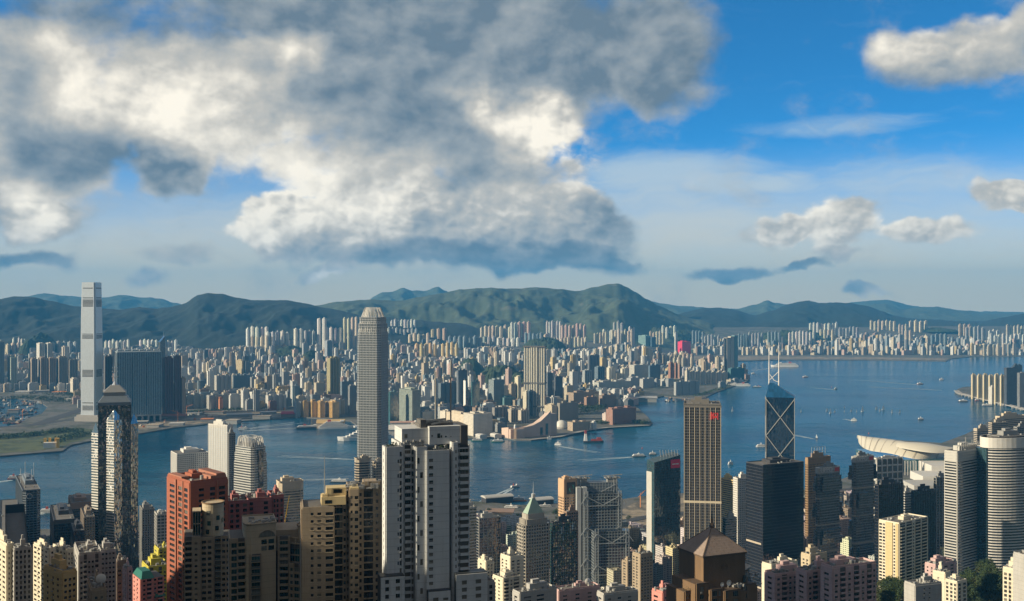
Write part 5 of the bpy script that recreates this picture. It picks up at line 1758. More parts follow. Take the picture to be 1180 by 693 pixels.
for (nm, lb, x0, xc, x1, tp, D, yw, g_, c_, kw) in OFF:
 nm = 'apartment_tower' if nm == 'apartment_tower_grey' else nm
 OBJ[lb] = office(nm, lb, nm.replace('_', ' '), x0, xc, x1, tp, D, yw, M[g_], M[c_], **kw)
def part_bars(e, name, m, bars, n=4):
 mb = MB()
 for a, b, r in bars:
  mb.bar(a, b, r, n=n)
 return mb.build(name, m, e)
# extras on those towers
e, W, L, H = OBJ[OFF[0][1]]
mb = MB()
for i in range(8):
 u_ = -W / 2 + W * i / 7
 mb.box(u_ - .45, u_ + .45, -L / 2 - .85, -L / 2 - .55, 40, H - 4)
mb.build('pale_piers', M['c_tan_l'], e)
for z in (H * .515, H * .985):
 mb = MB()
 mb.box(-W / 2 - .9, W / 2 + .9, -L / 2 - .9, -L / 2 + .1, z, z + 3.0)
 mb.box(-W / 2 - .9, -W / 2 + .1, -L / 2 + .1, L / 2, z, z + 3.0)
 mb.build('waist_band', M['c_cream'] if z < H * .9 else M['c_grid'], e)
mb = MB()
for i in range(3):
 mb.cyl(W * .32 - i * 3.3, -L / 2 - 1.0, .1, H - 22, H - 12, 4)
for i, (a, b, c_, d) in enumerate(((.22, .26, -20, -10), (.28, .32, -19, -11), (.26, .29, -16, -13), (.33, .42, -18, -15), (.40, .43, -20, -11), (.34, .38, -13, -11))):
 mb.box(W * a, W * b, -L / 2 - 1.1, -L / 2 - .72, H + c_, H + d)
mb.build('red_sign', M['red'], e)
e, W, L, H = OBJ[OFF[1][1]]
mb = MB()
mb.loft([[(x, y, H) for x, y in rect(W, L)], [(x, y, z) for (x, y), z in zip(rect(W, L), (H + 1, H + 9, H + 12, H + 3))]])
mb.build('slanted_top', M['g_blue'], e)
mb = MB()
for i in range(7):
 u = -W * .05 + W * .5 * i / 6.2
 mb.bar((u, L * .2 - i * 2, H + 5), (u - 2, L * .2 - i * 2, H + 17), .5)
mb.build('roof_fins', M['steel'], e)
mb = MB()
mb.box(W * .12, W * .47, -L / 2 - 1.0, -L / 2 - .4, H - 10, H + 3.0)
mb.build('crimson_sign', mat('crimson_sign', (.75, .02, .10), .4), e)
mb = MB()
mb.box(W * .17, W * .30, -L / 2 - 1.06, -L / 2 - 1.0, H - 5, H - 3)
mb.box(W * .32, W * .42, -L / 2 - 1.06, -L / 2 - 1.0, H - 5, H - 3)
mb.build('sign_lettering', M['white'], e)
mb = MB()
mb.box(-W / 2 - .9, -W / 2 + .3, -L * .2, L * .5, 0, H - 14)
mb.build('grey_side_panel', M['c_pale'], e)
e, W, L, H = OBJ[OFF[2][1]]
for zz in (.55, .3):
 mb = MB()
 mb.box(-W / 2 - .7, -W / 2 + .1, -L * .42, L * .48, H * zz, H * zz + 2.2)
 mb.build('pale_band', M['c_tan_l'], e)
e, W, L, H = OBJ[OFF[3][1]]
bars = []
for i in range(6):
 u = -W * .3 + W * .6 * i / 5
 bars.append(((u, -L * .2, H), (u, -L * .2, H + 17), .35))
for z in (6, 11, 17):
 bars.append(((-W * .3, -L * .2, H + z), (W * .3, -L * .2, H + z), .35))
part_bars(e, 'roof_lattice', M['steel'], bars)
e, W, L, H = OBJ[OFF[9][1]]
bars = []
for i in range(14):
 u = -W * .42 + W * .84 * i / 13
 bars.append(((u, -L * .3, H), (u, -L * .3, H + 8 + (i * 5) % 6), .3))
 bars.append(((u, -L * .3, H + 5), (u + W * .06, -L * .3, H + 9), .25))
part_bars(e, 'aerial_rack', M['kit'], bars)
for lb in [r[1] for r in OFF if 'black blue tower' in r[1]]:
 e, W, L, H = OBJ[lb]
 part_bars(e, 'aerials', M['steel'], [((u * W, v * L, H), (u * W, v * L, H + 24 + 6 * (i % 2)), .45) for i, (u, v) in enumerate(((-.4, 0), (-.05, .2), (.2, -.1), (.42, .1)))], 6)
 mb = MB()
 for i in range(20):
  a, b = 2 * math.pi * i / 20, 2 * math.pi * (i + 1) / 20
  mb.bar((-W * .12 + 4 * math.cos(a), -L / 2 - .9, H - 9 + 4 * math.sin(a)), (-W * .12 + 4 * math.cos(b), -L / 2 - .9, H - 9 + 4 * math.sin(b)), .45)
 mb.build('round_emblem', M['c_white'], e)
for lb in [r[1] for r in OFF if 'green emblem' in r[1]]:
 e, W, L, H = OBJ[lb]
 mb = MB()
 mb.box(-W * .28, W * .36, -L / 2 - 1.3, -L / 2 - .6, H - 19, H - 3)
 mb.build('emblem_panel', M['c_dark'], e)
 mb = MB()
 for sgn in (1, -1):
  for i in range(5):
   a, b = -.6 + i * .35, -.6 + (i + 1) * .35
   mb.bar((W * .04 + 3.2 * math.cos(a) * sgn, -L / 2 - 1.45, H - 11 + sgn * 1.5 + 3.2 * math.sin(a) * sgn), (W * .04 + 3.2 * math.cos(b) * sgn, -L / 2 - 1.45, H - 11 + sgn * 1.5 + 3.2 * math.sin(b) * sgn), .8)
 mb.build('emblem', mat('emblem_green', (.06, .30, .25), .5), e)
# ---- short finned tower, the smaller sister
def build_small_sister():
 e, W, L, H = site('office_tower', 'shorter tapered tower with white roof fins and a dark glass slot', 'office tower', 268, 291, 309.5, 516, 1748, 52)
 ISL.append((268, 310, 498, 1748))
 lv = [(0, 1.0), (.45, 1.0), (.72, .985), (.86, .95), (.94, .90), (1.0, .84)]
 gz, cl = MB(), MB()
 for (a, s0), (b, s1) in zip(lv, lv[1:]):
  P = octa(W * s0, L * s0, .12)
  gz.prism(P, H * a, H * b)
  gridwall(cl, P, H * a, H * b, 4.0, 2.6, .3, 1.7, .35, .5)
 gz.build('glazing', M['g_dark'], e)
 cl.build('cladding', mat('sister_cladding', (.50, .50, .47), .45, .2), e)
 P = octa(W * .86, L * .86, .12)
 for i in range(8):
  A, B = P[i], P[(i + 1) % 8]
  w, t, n = edge(A, B)
  nb = max(1, round(w / 4.2))
  for j in range(nb):
   u = w * (j + .5) / nb
   p = (A[0] + t[0] * u, A[1] + t[1] * u)
   mb = MB()
   mb.bar((p[0] * 1.04, p[1] * 1.04, H * .93), (p[0] * .86, p[1] * .86, H * 1.07), .85)
   mb.bar((p[0] * .86, p[1] * .86, H * 1.07), (p[0] * .72, p[1] * .72, H * 1.085), .7)
   mb.build('roof_fin', M['c_white'], e)
 mb = MB()
 mb.box(-5, 5, -L / 2 - 1.0, -L / 2 + 3, 0, H * .97)
 mb.build('glass_slot', M['g_navy'], e)
 mb = MB()
 mb.box(-W * .3, W * .3, -L * .3, L * .3, H, H + 6)
 mb.build('plant_room', M['c_grey'], e)
build_small_sister()
# ---- tower with a green copper pyramid
def build_copper_tower():
 e, W, L, H = site('office_tower', 'grey grid tower with a green copper pyramid roof and needle near the piers', 'office tower', 595, 604, 634, 606, 1250, 28)
 ISL.append((595, 634, 560, 1250))
 mb = MB()
 mb.prism(octa(W, L, .12), 0, H)
 mb.build('glazing', M['g_dark'], e)
 mb = MB()
 gridwall(mb, octa(W, L, .12), max(0, H - 150), H, 3.8, 3.4, 1.1, 1.5, .5, .35)
 mb.build('cladding', mat('stone_grey', (.36, .33, .28), .7), e)
 mb = MB()
 mb.prism(octa(W * .86, L * .86, .12), H, H + 6)
 gridwall(mb, octa(W * .86, L * .86, .12), H, H + 6, 6, 3.0, 1.2, 1.4, .5, .3)
 mb.prism(octa(W * .7, L * .7, .12), H + 6, H + 12)
 mb.build('crown_storey', MATS['stone_grey'], e)
 mb = MB()
 mb.prism(rect(W * .62, L * .62), H + 12, H + 29, scale=.16)
 mb.build('copper_roof', mat('copper_green', (.30, .40, .32), .6), e)
 mb = MB()
 mb.cyl(0, 0, 2.6, H + 29, H + 34, 8)
 mb.bar((0, 0, H + 34), (0, 0, H + 48), (.5, .12), n=6)
 mb.build('needle', M['steel'], e)
build_copper_tower()
# ---- bank with an exposed frame
def build_frame_bank():
 D = 1462
 e = thing('bank_tower', 'grey steel framed bank with exposed hangers, ladder masts and cranes on its stepped roof', 'bank', (X(694, D), D + 26, 5), R(9))
 ISL.append((665, 727, 552, D))
 s = D / F
 Zl = lambda py: Z(py, D) - 5
 steel = mat('frame_grey', (.36, .39, .41), .45, .2)
 rear, mid, front = Zl(561), Zl(572), Zl(613)
 for nm, x0, x1, y0, y1, h in (('rear_slab', -30, 24, 8, 24, rear), ('middle_slab', -24, 26, -8, 8, mid), ('front_slab', -14, 32, -24, -8, front)):
  mb = MB()
  mb.box(x0 * s * .92, x1 * s * .92, y0, y1, 0, h)
  mb.build(nm, M['g_dark'] if nm != 'rear_slab' else M['c_blue'], e)
  mb = MB()
  P = [(x0 * s * .92, y0), (x1 * s * .92, y0), (x1 * s * .92, y1), (x0 * s * .92, y1)]
  gridwall(mb, P, max(0, h - 130), h, 3.9, 4.2, .35, .8, .4, .3, skip=(2,))
  mb.build('louvres', mat('bank_louvre', (.27, .30, .32), .5), e)
  wx = [x0 * s * .92 + 3.5, x1 * s * .92 - 3.5]
  for x in wx:
   bars = []
   for dx in (-2.0, 2.0):
    bars.append(((x + dx, y0 - 1.6, 0), (x + dx, y0 - 1.6, h + 4), .75))
   z = 6
   while z < h:
    bars.append(((x - 2, y0 - 1.6, z), (x + 2, y0 - 1.6, z), .45))
    z += 4.3
   part_bars(e, 'ladder_mast', steel, bars)
  for zt in (h - 8, h - 50, h - 92):
   if zt < 20:
    continue
   m_ = (wx[0] + wx[1]) / 2
   bars = [((wx[0], y0 - 2.2, zt + 5), (m_, y0 - 2.2, zt - 7), .6), ((wx[1], y0 - 2.2, zt + 5), (m_, y0 - 2.2, zt - 7), .6), ((wx[0], y0 - 2.2, zt - 8), (wx[1], y0 - 2.2, zt - 8), .5),
     ((wx[0], y0 - 2.2, zt + 5), (wx[0] - 8, y0 - 2.2, zt - 6), .6), ((wx[1], y0 - 2.2, zt + 5), (wx[1] + 8, y0 - 2.2, zt - 6), .6)]
   part_bars(e, 'suspension_truss', steel, bars)
 for x in (-27, -20):
  mb = MB()
  mb.box(x * s - 3, x * s + 3, -6, 4, 0, rear - 4)
  mb.build('service_shaft', mat('shaft_grey', (.38, .40, .41), .5), e)
 for k, (x, y) in enumerate(((-20, 14), (16, 12))):
  mb = MB()
  mb.box(x * s - 7, x * s + 7, y - 4, y + 4, rear, rear + 5)
  for i in range(5):
   mb.box(x * s - 10 + i * 4.5, x * s - 7 + i * 4.5, y - 5, y + 4, rear + 5, rear + 6.5 + i % 2)
  mb.bar((x * s - 12, y, rear + 8), (x * s + 14, y - 2, rear + 10), .8)
  mb.bar((x * s, y, rear + 4), (x * s + 6, y, rear + 9), .7)
  mb.build('roof_crane', M['kit'], e)
build_frame_bank()
# ---- tower with white X bracing
def build_braced_tower():
 e, W, L, H = site('skyscraper', 'dark blue glass tower with white X bracing, a sloped top and two white masts', 'skyscraper', 881.5, 882.3, 916, 458, 1395, -13, depth=38)
 ISL.append((881, 917, 395, 1395))
 hi = Z(441, 1420) - (CZ - (CZ - e.location.z))
 gl_ = glass('braced_blue_glass', (.010, .035, .075), rough=.05, tilt=.015, bay=1.4, fl=4, ior=2.2)
 P = rect(W, L)
 top = [H, H, H, hi]
 mid = (-W * .30, -L / 2 + L * .75)
 mb = MB()
 for i in range(4):
  a, b = P[i], P[(i + 1) % 4]
  mb.face([(a[0], a[1], 0), (b[0], b[1], 0), (b[0], b[1], H), (a[0], a[1], H)])
 mb.face([(x, y, H) for x, y in P])
 mb.build('shaft', gl_, e)
 apx = (-W * .38, L * .1, hi)
 apx2 = (-W * .22, L * .12, hi)
 mb = MB()
 q = [(P[i][0], P[i][1], H + .01) for i in range(4)]
 mb.face([q[0], q[1], apx2, apx])
 mb.face([q[1], q[2], apx2])
 mb.face([q[2], q[3], apx, apx2])
 mb.face([q[3], q[0], apx])
 mb.build('sloped_roof', glass('roof_blue_glass', (.012, .075, .17), rough=.35, tilt=.01, bay=2, fl=4, spec=.3, ior=1.4), e)
 h = 47.0
 bars = []
 y = -L / 2 - .3
 x0, x1 = -W / 2 + .5, W / 2 - .5
 z = H - 2
 while z > 90:
  bars += [((x0, y, z), (x1, y, z - h), .65), ((x1, y, z), (x0, y, z - h), .65)]
  z -= h
 bars += [((x0, y, 60), (x0, y, H), .55), ((x1, y, 60), (x1, y, H), .55)]
 xl = -W / 2 - .3
 z = H - 2
 while z > 90:
  bars += [((xl, -L / 2, z), (xl, L / 2, z - h), .65), ((xl, L / 2, z), (xl, -L / 2, z - h), .65)]
  z -= h
 part_bars(e, 'white_bracing', M['c_alu'], bars)
 for u in (-.38, -.04):
  mb = MB()
  mb.bar((u * W, L * .11, hi - 6), (u * W, L * .11, hi + 26), (.75, .65), n=8)
  mb.bar((u * W, L * .11, hi + 26), (u * W, L * .11, Z(395, 1410) - e.location.z), (.5, .3), n=8)
  mb.build('mast', M['white'], e)
 part_bars(e, 'mast_brace', M['white'], [((-.38 * W, L * .11, hi + 3), (-.04 * W, L * .11, hi + 15), .5), ((-.38 * W, L * .11, hi + 12), (-.2 * W, L * .11, hi + 3), .5), ((-.2 * W, L * .11, hi + 3), (-.04 * W, L * .11, hi + 1), .5)])
build_braced_tower()
# ---- faceted twin towers
def build_twin(label, x0, xc, x1, top, D, seed):
 e, W, L, H = site('office_tower', label, 'office tower', x0, xc, x1, top, D, 28, group=None)
 ISL.append((x0, x1, top, D))
 gz, cl, tr = MB(), MB(), MB()
 P = octa(W * .82, L * .82, .3)
 gz.prism(P, 0, H)
 gridwall(cl, P, 0, H, 3.9, 3, .3, 1.3, .3, .4)
 n = len(P)
 zone = H / 4.6
 for k in range(5):
  z1 = H - 8 - k * zone
  for i in range(n):
   if (i + k + seed) % 2:
    continue
   A, B = P[i], P[(i + 1) % n]
   w, t, nn = edge(A, B)
   for st, (f0, f1, d) in enumerate(((.08, .92, 4.2), (.0, 1.0, 5.6))):
    za, zb = z1 - zone * (.36 + .26 * st), z1 - zone * (.10 + .26 * st)
    gz.wall_box(A, nn, t, w * f0, w * f1, -.1, d - .4, za, zb)
    q = [(A[0] + t[0] * w * f0, A[1] + t[1] * w * f0)]
    for zz in np.arange(za, zb - .5, 3.9):
     cl.wall_box(A, nn, t, w * f0, w * f1, -.1, d, float(zz), float(zz) + 1.3)
  if k:
   tr.prism(octa(W * .86, L * .86, .3), z1 + 2, z1 + 4.4, bottom=True)
 gz.build('glazing', glass('twin_glass', (.07, .08, .085), bay=1.5, fl=3.9, rough=.06), e)
 cl.build('cladding', mat('twin_clad', (.22, .22, .215), .4, .3), e)
 tr.build('pale_ledges', M['c_tan_l'], e)
 mb = MB()
 mb.prism(octa(W * .86, L * .86, .3), H - 7, H + 1.2)
 mb.build('crown_band', M['c_pale'], e)
 A, B = octa(W * .86, L * .86, .3)[0:2]
 w, t, nn = edge(A, B)
 cu = bpy.data.curves.new('sign_lettering', 'FONT')
 cu.body = 'LIPPO'
 cu.size = w * .23
 cu.extrude = .2
 cu.materials.append(M['white'])
 so = bpy.data.objects.new('sign_lettering', cu)
 COL.objects.link(so)
 so.parent = e
 so.location = (A[0] + t[0] * w * .04 + nn[0] * .3, A[1] + t[1] * w * .04 + nn[1] * .3, H - 5.2)
 bpy.context.view_layer.update()
 me_ = bpy.data.meshes.new_from_object(so.evaluated_get(bpy.context.evaluated_depsgraph_get()))
 s2 = bpy.data.objects.new('sign_lettering', me_)
 COL.objects.link(s2)
 s2.parent = e
 s2.location = so.location
 s2.rotation_euler = (R(90), 0, math.atan2(t[1], t[0]))
 bpy.data.objects.remove(so)
 mb = MB()
 mb.wall_box(A, nn, t, w * .74, w * .95, .02, .4, H - 5.5, H - .2)
 mb.build('red_sign', M['red'], e)
 rooftop(e, W * .6, L * .6, H + 1.2, M['c_grey'], M['roof'], M['kit'], seed, ph=5)
build_twin('faceted twin tower with jutting glass boxes and a sign on its crown, shorter western one', 935.5, 941, 972, 541, 1560, 0)
build_twin('faceted twin tower with jutting glass boxes and red crown mark, taller eastern one', 977, 983, 1011, 528, 1600, 1)
# ---- white rimmed round tower
def build_round_tower():
 e, W, L, H = site('hotel', 'big rounded tower with white bands and a thick white rim at the east edge', 'hotel', 1143, 1147, 1204, 506, 1350, 20, depth=40)
 ISL.append((1143, 1204, 502, 1350))
 P = ellip(W, L, 36)
 mb = MB()
 mb.prism(P, 0, H)
 mb.build('glazing', M['g_dark'], e)
 mb = MB()
 gridwall(mb, P, 0, H - 14, 3.5, 99, 0, 1.5, 0, .5)
 mb.build('white_bands', M['c_white'], e)
 mb = MB()
 mb.prism(ellip(W + 2, L + 2, 36), H - 13, H)
 mb.build('white_rim', M['c_white'], e)
 mb = MB()
 mb.prism(ellip(W * .8, L * .7, 24), H, H + 1)
 rooftop(e, W * .6, L * .5, H + .5, M['c_grey'], M['roof'], M['kit'], 5, ph=6)
 mb.build('roof_deck', M['roof'], e)
 mb = MB()
 mb.box(-W / 2 - 1.0, -W / 2 + 4.5, -L * .16, L * .30, 0, H - 14)
 mb.build('glass_side', M['g_blue'], e)
build_round_tower()
# ---- hall with wing roofs on the harbour point
def build_wing_hall():
 D0 = 2740
 e = thing('exhibition_hall', 'cream winged roof exhibition hall spreading over the harbour point', 'exhibition hall', (X(1045, D0), D0, 3))
 def P(px, py, z):
  q = gp(px, py, z)
  return (q.x - e.location.x, q.y - e.location.y, q.z - 3)
 def shell(name, far, near, bulge, m, n=6):
  rows = []
  for j in range(n + 1):
   t = j / n
   r = []
   for f, g in zip(far, near):
    a, b = P(*f), P(*g)
    r.append((a[0] + (b[0] - a[0]) * t, a[1] + (b[1] - a[1]) * t, a[2] + (b[2] - a[2]) * t + bulge * math.sin(math.pi * t)))
   rows.append(r)
  vs_, fs = [], []
  w = len(far)
  for lay, dz in ((0, 0), (1, -2.2)):
   for r in rows:
    vs_ += [(x, y, z + dz) for x, y, z in r]
  N = (n + 1) * w
  for j in range(n):
   for i in range(w - 1):
    a = j * w + i
    fs.append((a, a + w, a + w + 1, a + 1))
    fs.append((N + a, N + a + 1, N + a + w + 1, N + a + w))
  rim = [i for i in range(w)] + [j * w + w - 1 for j in range(1, n + 1)] + [n * w + i for i in range(w - 2, -1, -1)] + [j * w for j in range(n - 1, 0, -1)]
  for a, b in zip(rim, rim[1:] + rim[:1]):
   fs.append((a, b, N + b, N + a))
  me = bpy.data.meshes.new(name)
  me.from_pydata(vs_, [], fs)
  me.materials.append(m)
  me.polygons.foreach_set('use_smooth', [True] * len(me.polygons))
  o = bpy.data.objects.new(name, me)
  COL.objects.link(o)
  o.parent = e
  sub = o.modifiers.new('sub', 'SUBSURF')
  sub.levels = sub.render_levels = 2
  return o
 cream = mat('shell_cream', (.56, .52, .43), .45, var=.06)
 shell('wing_roof', [(986.5, 506, 52), (1000, 505.6, 57), (1020, 507, 60), (1040, 510, 60), (1060, 513, 56), (1085, 517, 49), (1106, 520, 44)],
   [(989, 511, 46), (996, 517.5, 42), (1006, 520.5, 41), (1022, 521.5, 42), (1040, 526, 39), (1062, 531.5, 34), (1096, 525, 34)], 17, cream)
 shell('upper_wing', [(1038, 511, 66), (1052, 509.3, 70), (1070, 510.5, 70), (1086, 514, 64), (1104, 519, 56)],
   [(1030, 514.5, 60), (1050, 518.5, 58), (1070, 521.5, 56), (1086, 522.5, 54), (1108, 520.5, 54)], 7, cream)
 far = [(986.5, 506, 52), (1000, 505.6, 57), (1020, 507, 60), (1040, 510, 60), (1060, 513, 56), (1085, 517, 49), (1106, 520, 44)]
 near = [(989, 511, 46), (996, 517.5, 42), (1006, 520.5, 41), (1022, 521.5, 42), (1040, 526, 39), (1062, 531.5, 34), (1096, 525, 34)]
 for q in range(1, 12):
  u_ = q / 12 * 6
  i_ = min(5, int(u_))
  t_ = u_ - i_
  L2 = lambda A, B: tuple(A[z_] + (B[z_] - A[z_]) * t_ for z_ in range(3))
  a_, b_ = P(*L2(far[i_], far[i_ + 1])), P(*L2(near[i_], near[i_ + 1]))
  pp = [(a_[0] + (b_[0] - a_[0]) * w_, a_[1] + (b_[1] - a_[1]) * w_, a_[2] + (b_[2] - a_[2]) * w_ + 16.2 * math.sin(math.pi * w_) + .1) for w_ in [j_ / 8 for j_ in range(9)]]
  part_bars(e, 'roof_seam', M['c_tan_d'], [(p0, p1, .45) for p0, p1 in zip(pp, pp[1:])])
 # glass walls and white base blocks below
 def blk(name, x0, x1, y0, y1, z0, z1, m):
  a, b = X(x0, (y0 + y1) / 2) - e.location.x, X(x1, (y0 + y1) / 2) - e.location.x
  mb = MB()
  mb.box(a, b, y0 - e.location.y, y1 - e.location.y, z0, z1)
  return mb.build(name, m, e)
 blk('glass_hall', 1000, 1088, 2650, 2840, 0, 31, M['g_teal'])
 blk('west_glass_wall', 1004, 1034, 2640, 2649, 0, 36, M['g_grey'])
 blk('base_block', 1066, 1100, 2560, 2640, 0, 30, M['c_white'])
 blk('terrace_block', 1056, 1102, 2480, 2560, 0, 18, M['c_white'])
 blk('low_terrace', 1046, 1108, 2400, 2478, 0, 10, M['c_pale'])
 for i in range(10):
  blk('column', 1036 + i * 3.2, 1036.8 + i * 3.2, 2600, 2603, 0, 34, M['c_pale'])
build_wing_hall()
# ---- causeway promontory with cream slab and elevated road
D = 4650
for i in range(6):
 far_tower('waterfront_block', 'cream waterfront block on the eastern promontory, in a close row behind the elevated road', 'apartment block', 1119 + i * 6.6, 1120.6 + i * 6.6, 1125.3 + i * 6.6, 432 + (i % 2), 452 + i * 1.4,
   (.66, .55, .34), 'f_tower', yaw=16, plan='wells', wells=1, D=4650 - 60 * i, group='cream blocks on the eastern promontory')
far_tower('waterfront_block', 'low white block in front of the cream row on the eastern promontory', 'apartment block', 1139, 1143, 1150, 446, 458, (.62, .58, .5), 'f_tower', yaw=16, D=4420)
far_tower('office_tower', 'tall dark framed tower with a black roof slab on the eastern promontory', 'office tower', 1157, 1160, 1172, 425, 462, (.09, .09, .10), 'f_office', yaw=12, D=4300, cap=(.05, .05, .06))
far_tower('office_tower', 'grey tower at the east edge beside the dark framed tower', 'office tower', 1172, 1175, 1190, 430, 465, (.28, .27, .26), 'f_office', yaw=12, D=4200)
far_tower('office_tower', 'black tower behind the dark framed tower on the eastern promontory', 'office tower', 1167, 1169, 1178, 421, 455, (.07, .08, .09), 'f_office', yaw=12, D=4700)
e = thing('elevated_road', 'pale elevated road on arched piers along the eastern promontory', 'elevated road', tuple(gp(1102, 450.5, 0)))
pts = [gp(1101.5, 450, 9), gp(1107, 453.5, 9), gp(1120, 456.5, 9), gp(1140, 461.5, 9), gp(1165, 467.5, 9), gp(1195, 475, 9)]
mb = MB()
for a, b in zip(pts, pts[1:]):
 d = (b - a).normalized()
 n = Vector((-d.y, d.x, 0)) * 9
 q = [a - n, b - n, b + n, a + n]
 q = [p - e.location for p in q]
 mb.face([(p.x, p.y, 9) for p in q])
 mb.face([(p.x, p.y, 6.5) for p in q[::-1]])
 for i in (0, 2):
  p0, p1 = q[i], q[(i + 1) % 4]
  mb.face([(p0.x, p0.y, 6.5), (p1.x, p1.y, 6.5), (p1.x, p1.y, 10), (p0.x, p0.y, 10)])
mb.build('deck', M['conc'], e)
for a, b in zip(pts, pts[1:]):
 L_ = (b - a).length
 for k in range(int(L_ / 42)):
  p = a + (b - a) * ((k + .5) * 42 / L_) - e.location
  mb = MB()
  mb.box(p.x - 5, p.x + 5, p.y - 3, p.y + 3, -1, 6.4)
  mb.build('pier', M['conc'], e)
# ------------------------------------------------------------------ foreground: residential towers on the slope
def win_glass(name, col):
 return glass(name, col, rough=.12, tilt=.03, bay=1.1, fl=3.0, lit=.3, ior=1.6, rooms=True)
M['w_dark'] = win_glass('window_dark', (.018, .02, .022))
M['w_green'] = win_glass('window_green', (.02, .055, .055))
M['w_blue'] = win_glass('window_blue', (.03, .045, .06))
M['fr_alu'] = mat('frame_alu', (.30, .30, .30), .45, .4)
M['fr_dark'] = mat('frame_dark', (.05, .05, .05), .5)
M['p_white'] = mat('render_white', (.56, .57, .57), .85, var=.14, vscale=.08, joints=3.0)
M['p_whitetrim'] = mat('render_white_trim', (.60, .60, .59), .85, var=.16)
M['p_cream'] = mat('render_cream', (.48, .40, .28), .85, var=.16, joints=3.0)
M['p_tan'] = mat('render_tan', (.34, .27, .19), .85, var=.15, joints=3.0)
M['p_yellow'] = mat('render_yellow', (.58, .46, .25), .85, var=.12, joints=3.0)
M['p_red'] = mat('tile_red', (.33, .10, .055), .7, var=.10, joints=3.0)
M['p_redl'] = mat('tile_red_light', (.36, .155, .10), .7, var=.10, joints=3.0)
M['p_pink'] = mat('render_pink', (.34, .13, .12), .85, var=.12, joints=3.0)
M['p_pinkpale'] = mat('render_pink_pale', (.52, .36, .35), .85, var=.16, joints=3.0)
M['p_brown'] = mat('tile_brown', (.22, .14, .075), .75, var=.2, joints=3.0)
M['p_brownd'] = mat('tile_brown_dark', (.11, .075, .05), .75, var=.2)
M['roof_tile'] = mat('roof_tile', (.26, .20, .165), .8, var=.2)
ISLF = [(445, 542, 490, 428), (348, 443, 570, 452), (283, 394, 612, 505), (214, 264, 590, 575), (193, 262, 553, 600), (780, 866, 640, 470), (259, 327, 577, 650), (417, 447, 592, 510)]
def fsite(name, label, cat, x0, xc, x1, top, D, yaw, vis=None, **kw):
 """foreground site; the tower is built from its roof down to just below the picture's edge and on to the slope"""
 e, W, L, H = site(name, label, cat, x0, xc, x1, top, D, yaw, **kw)
 return e, W, L, H
def P2(px, py, D, e):
 """a point of the picture at depth D, in the frame of thing e (height only)"""
 return Z(py, D) - e.location.z
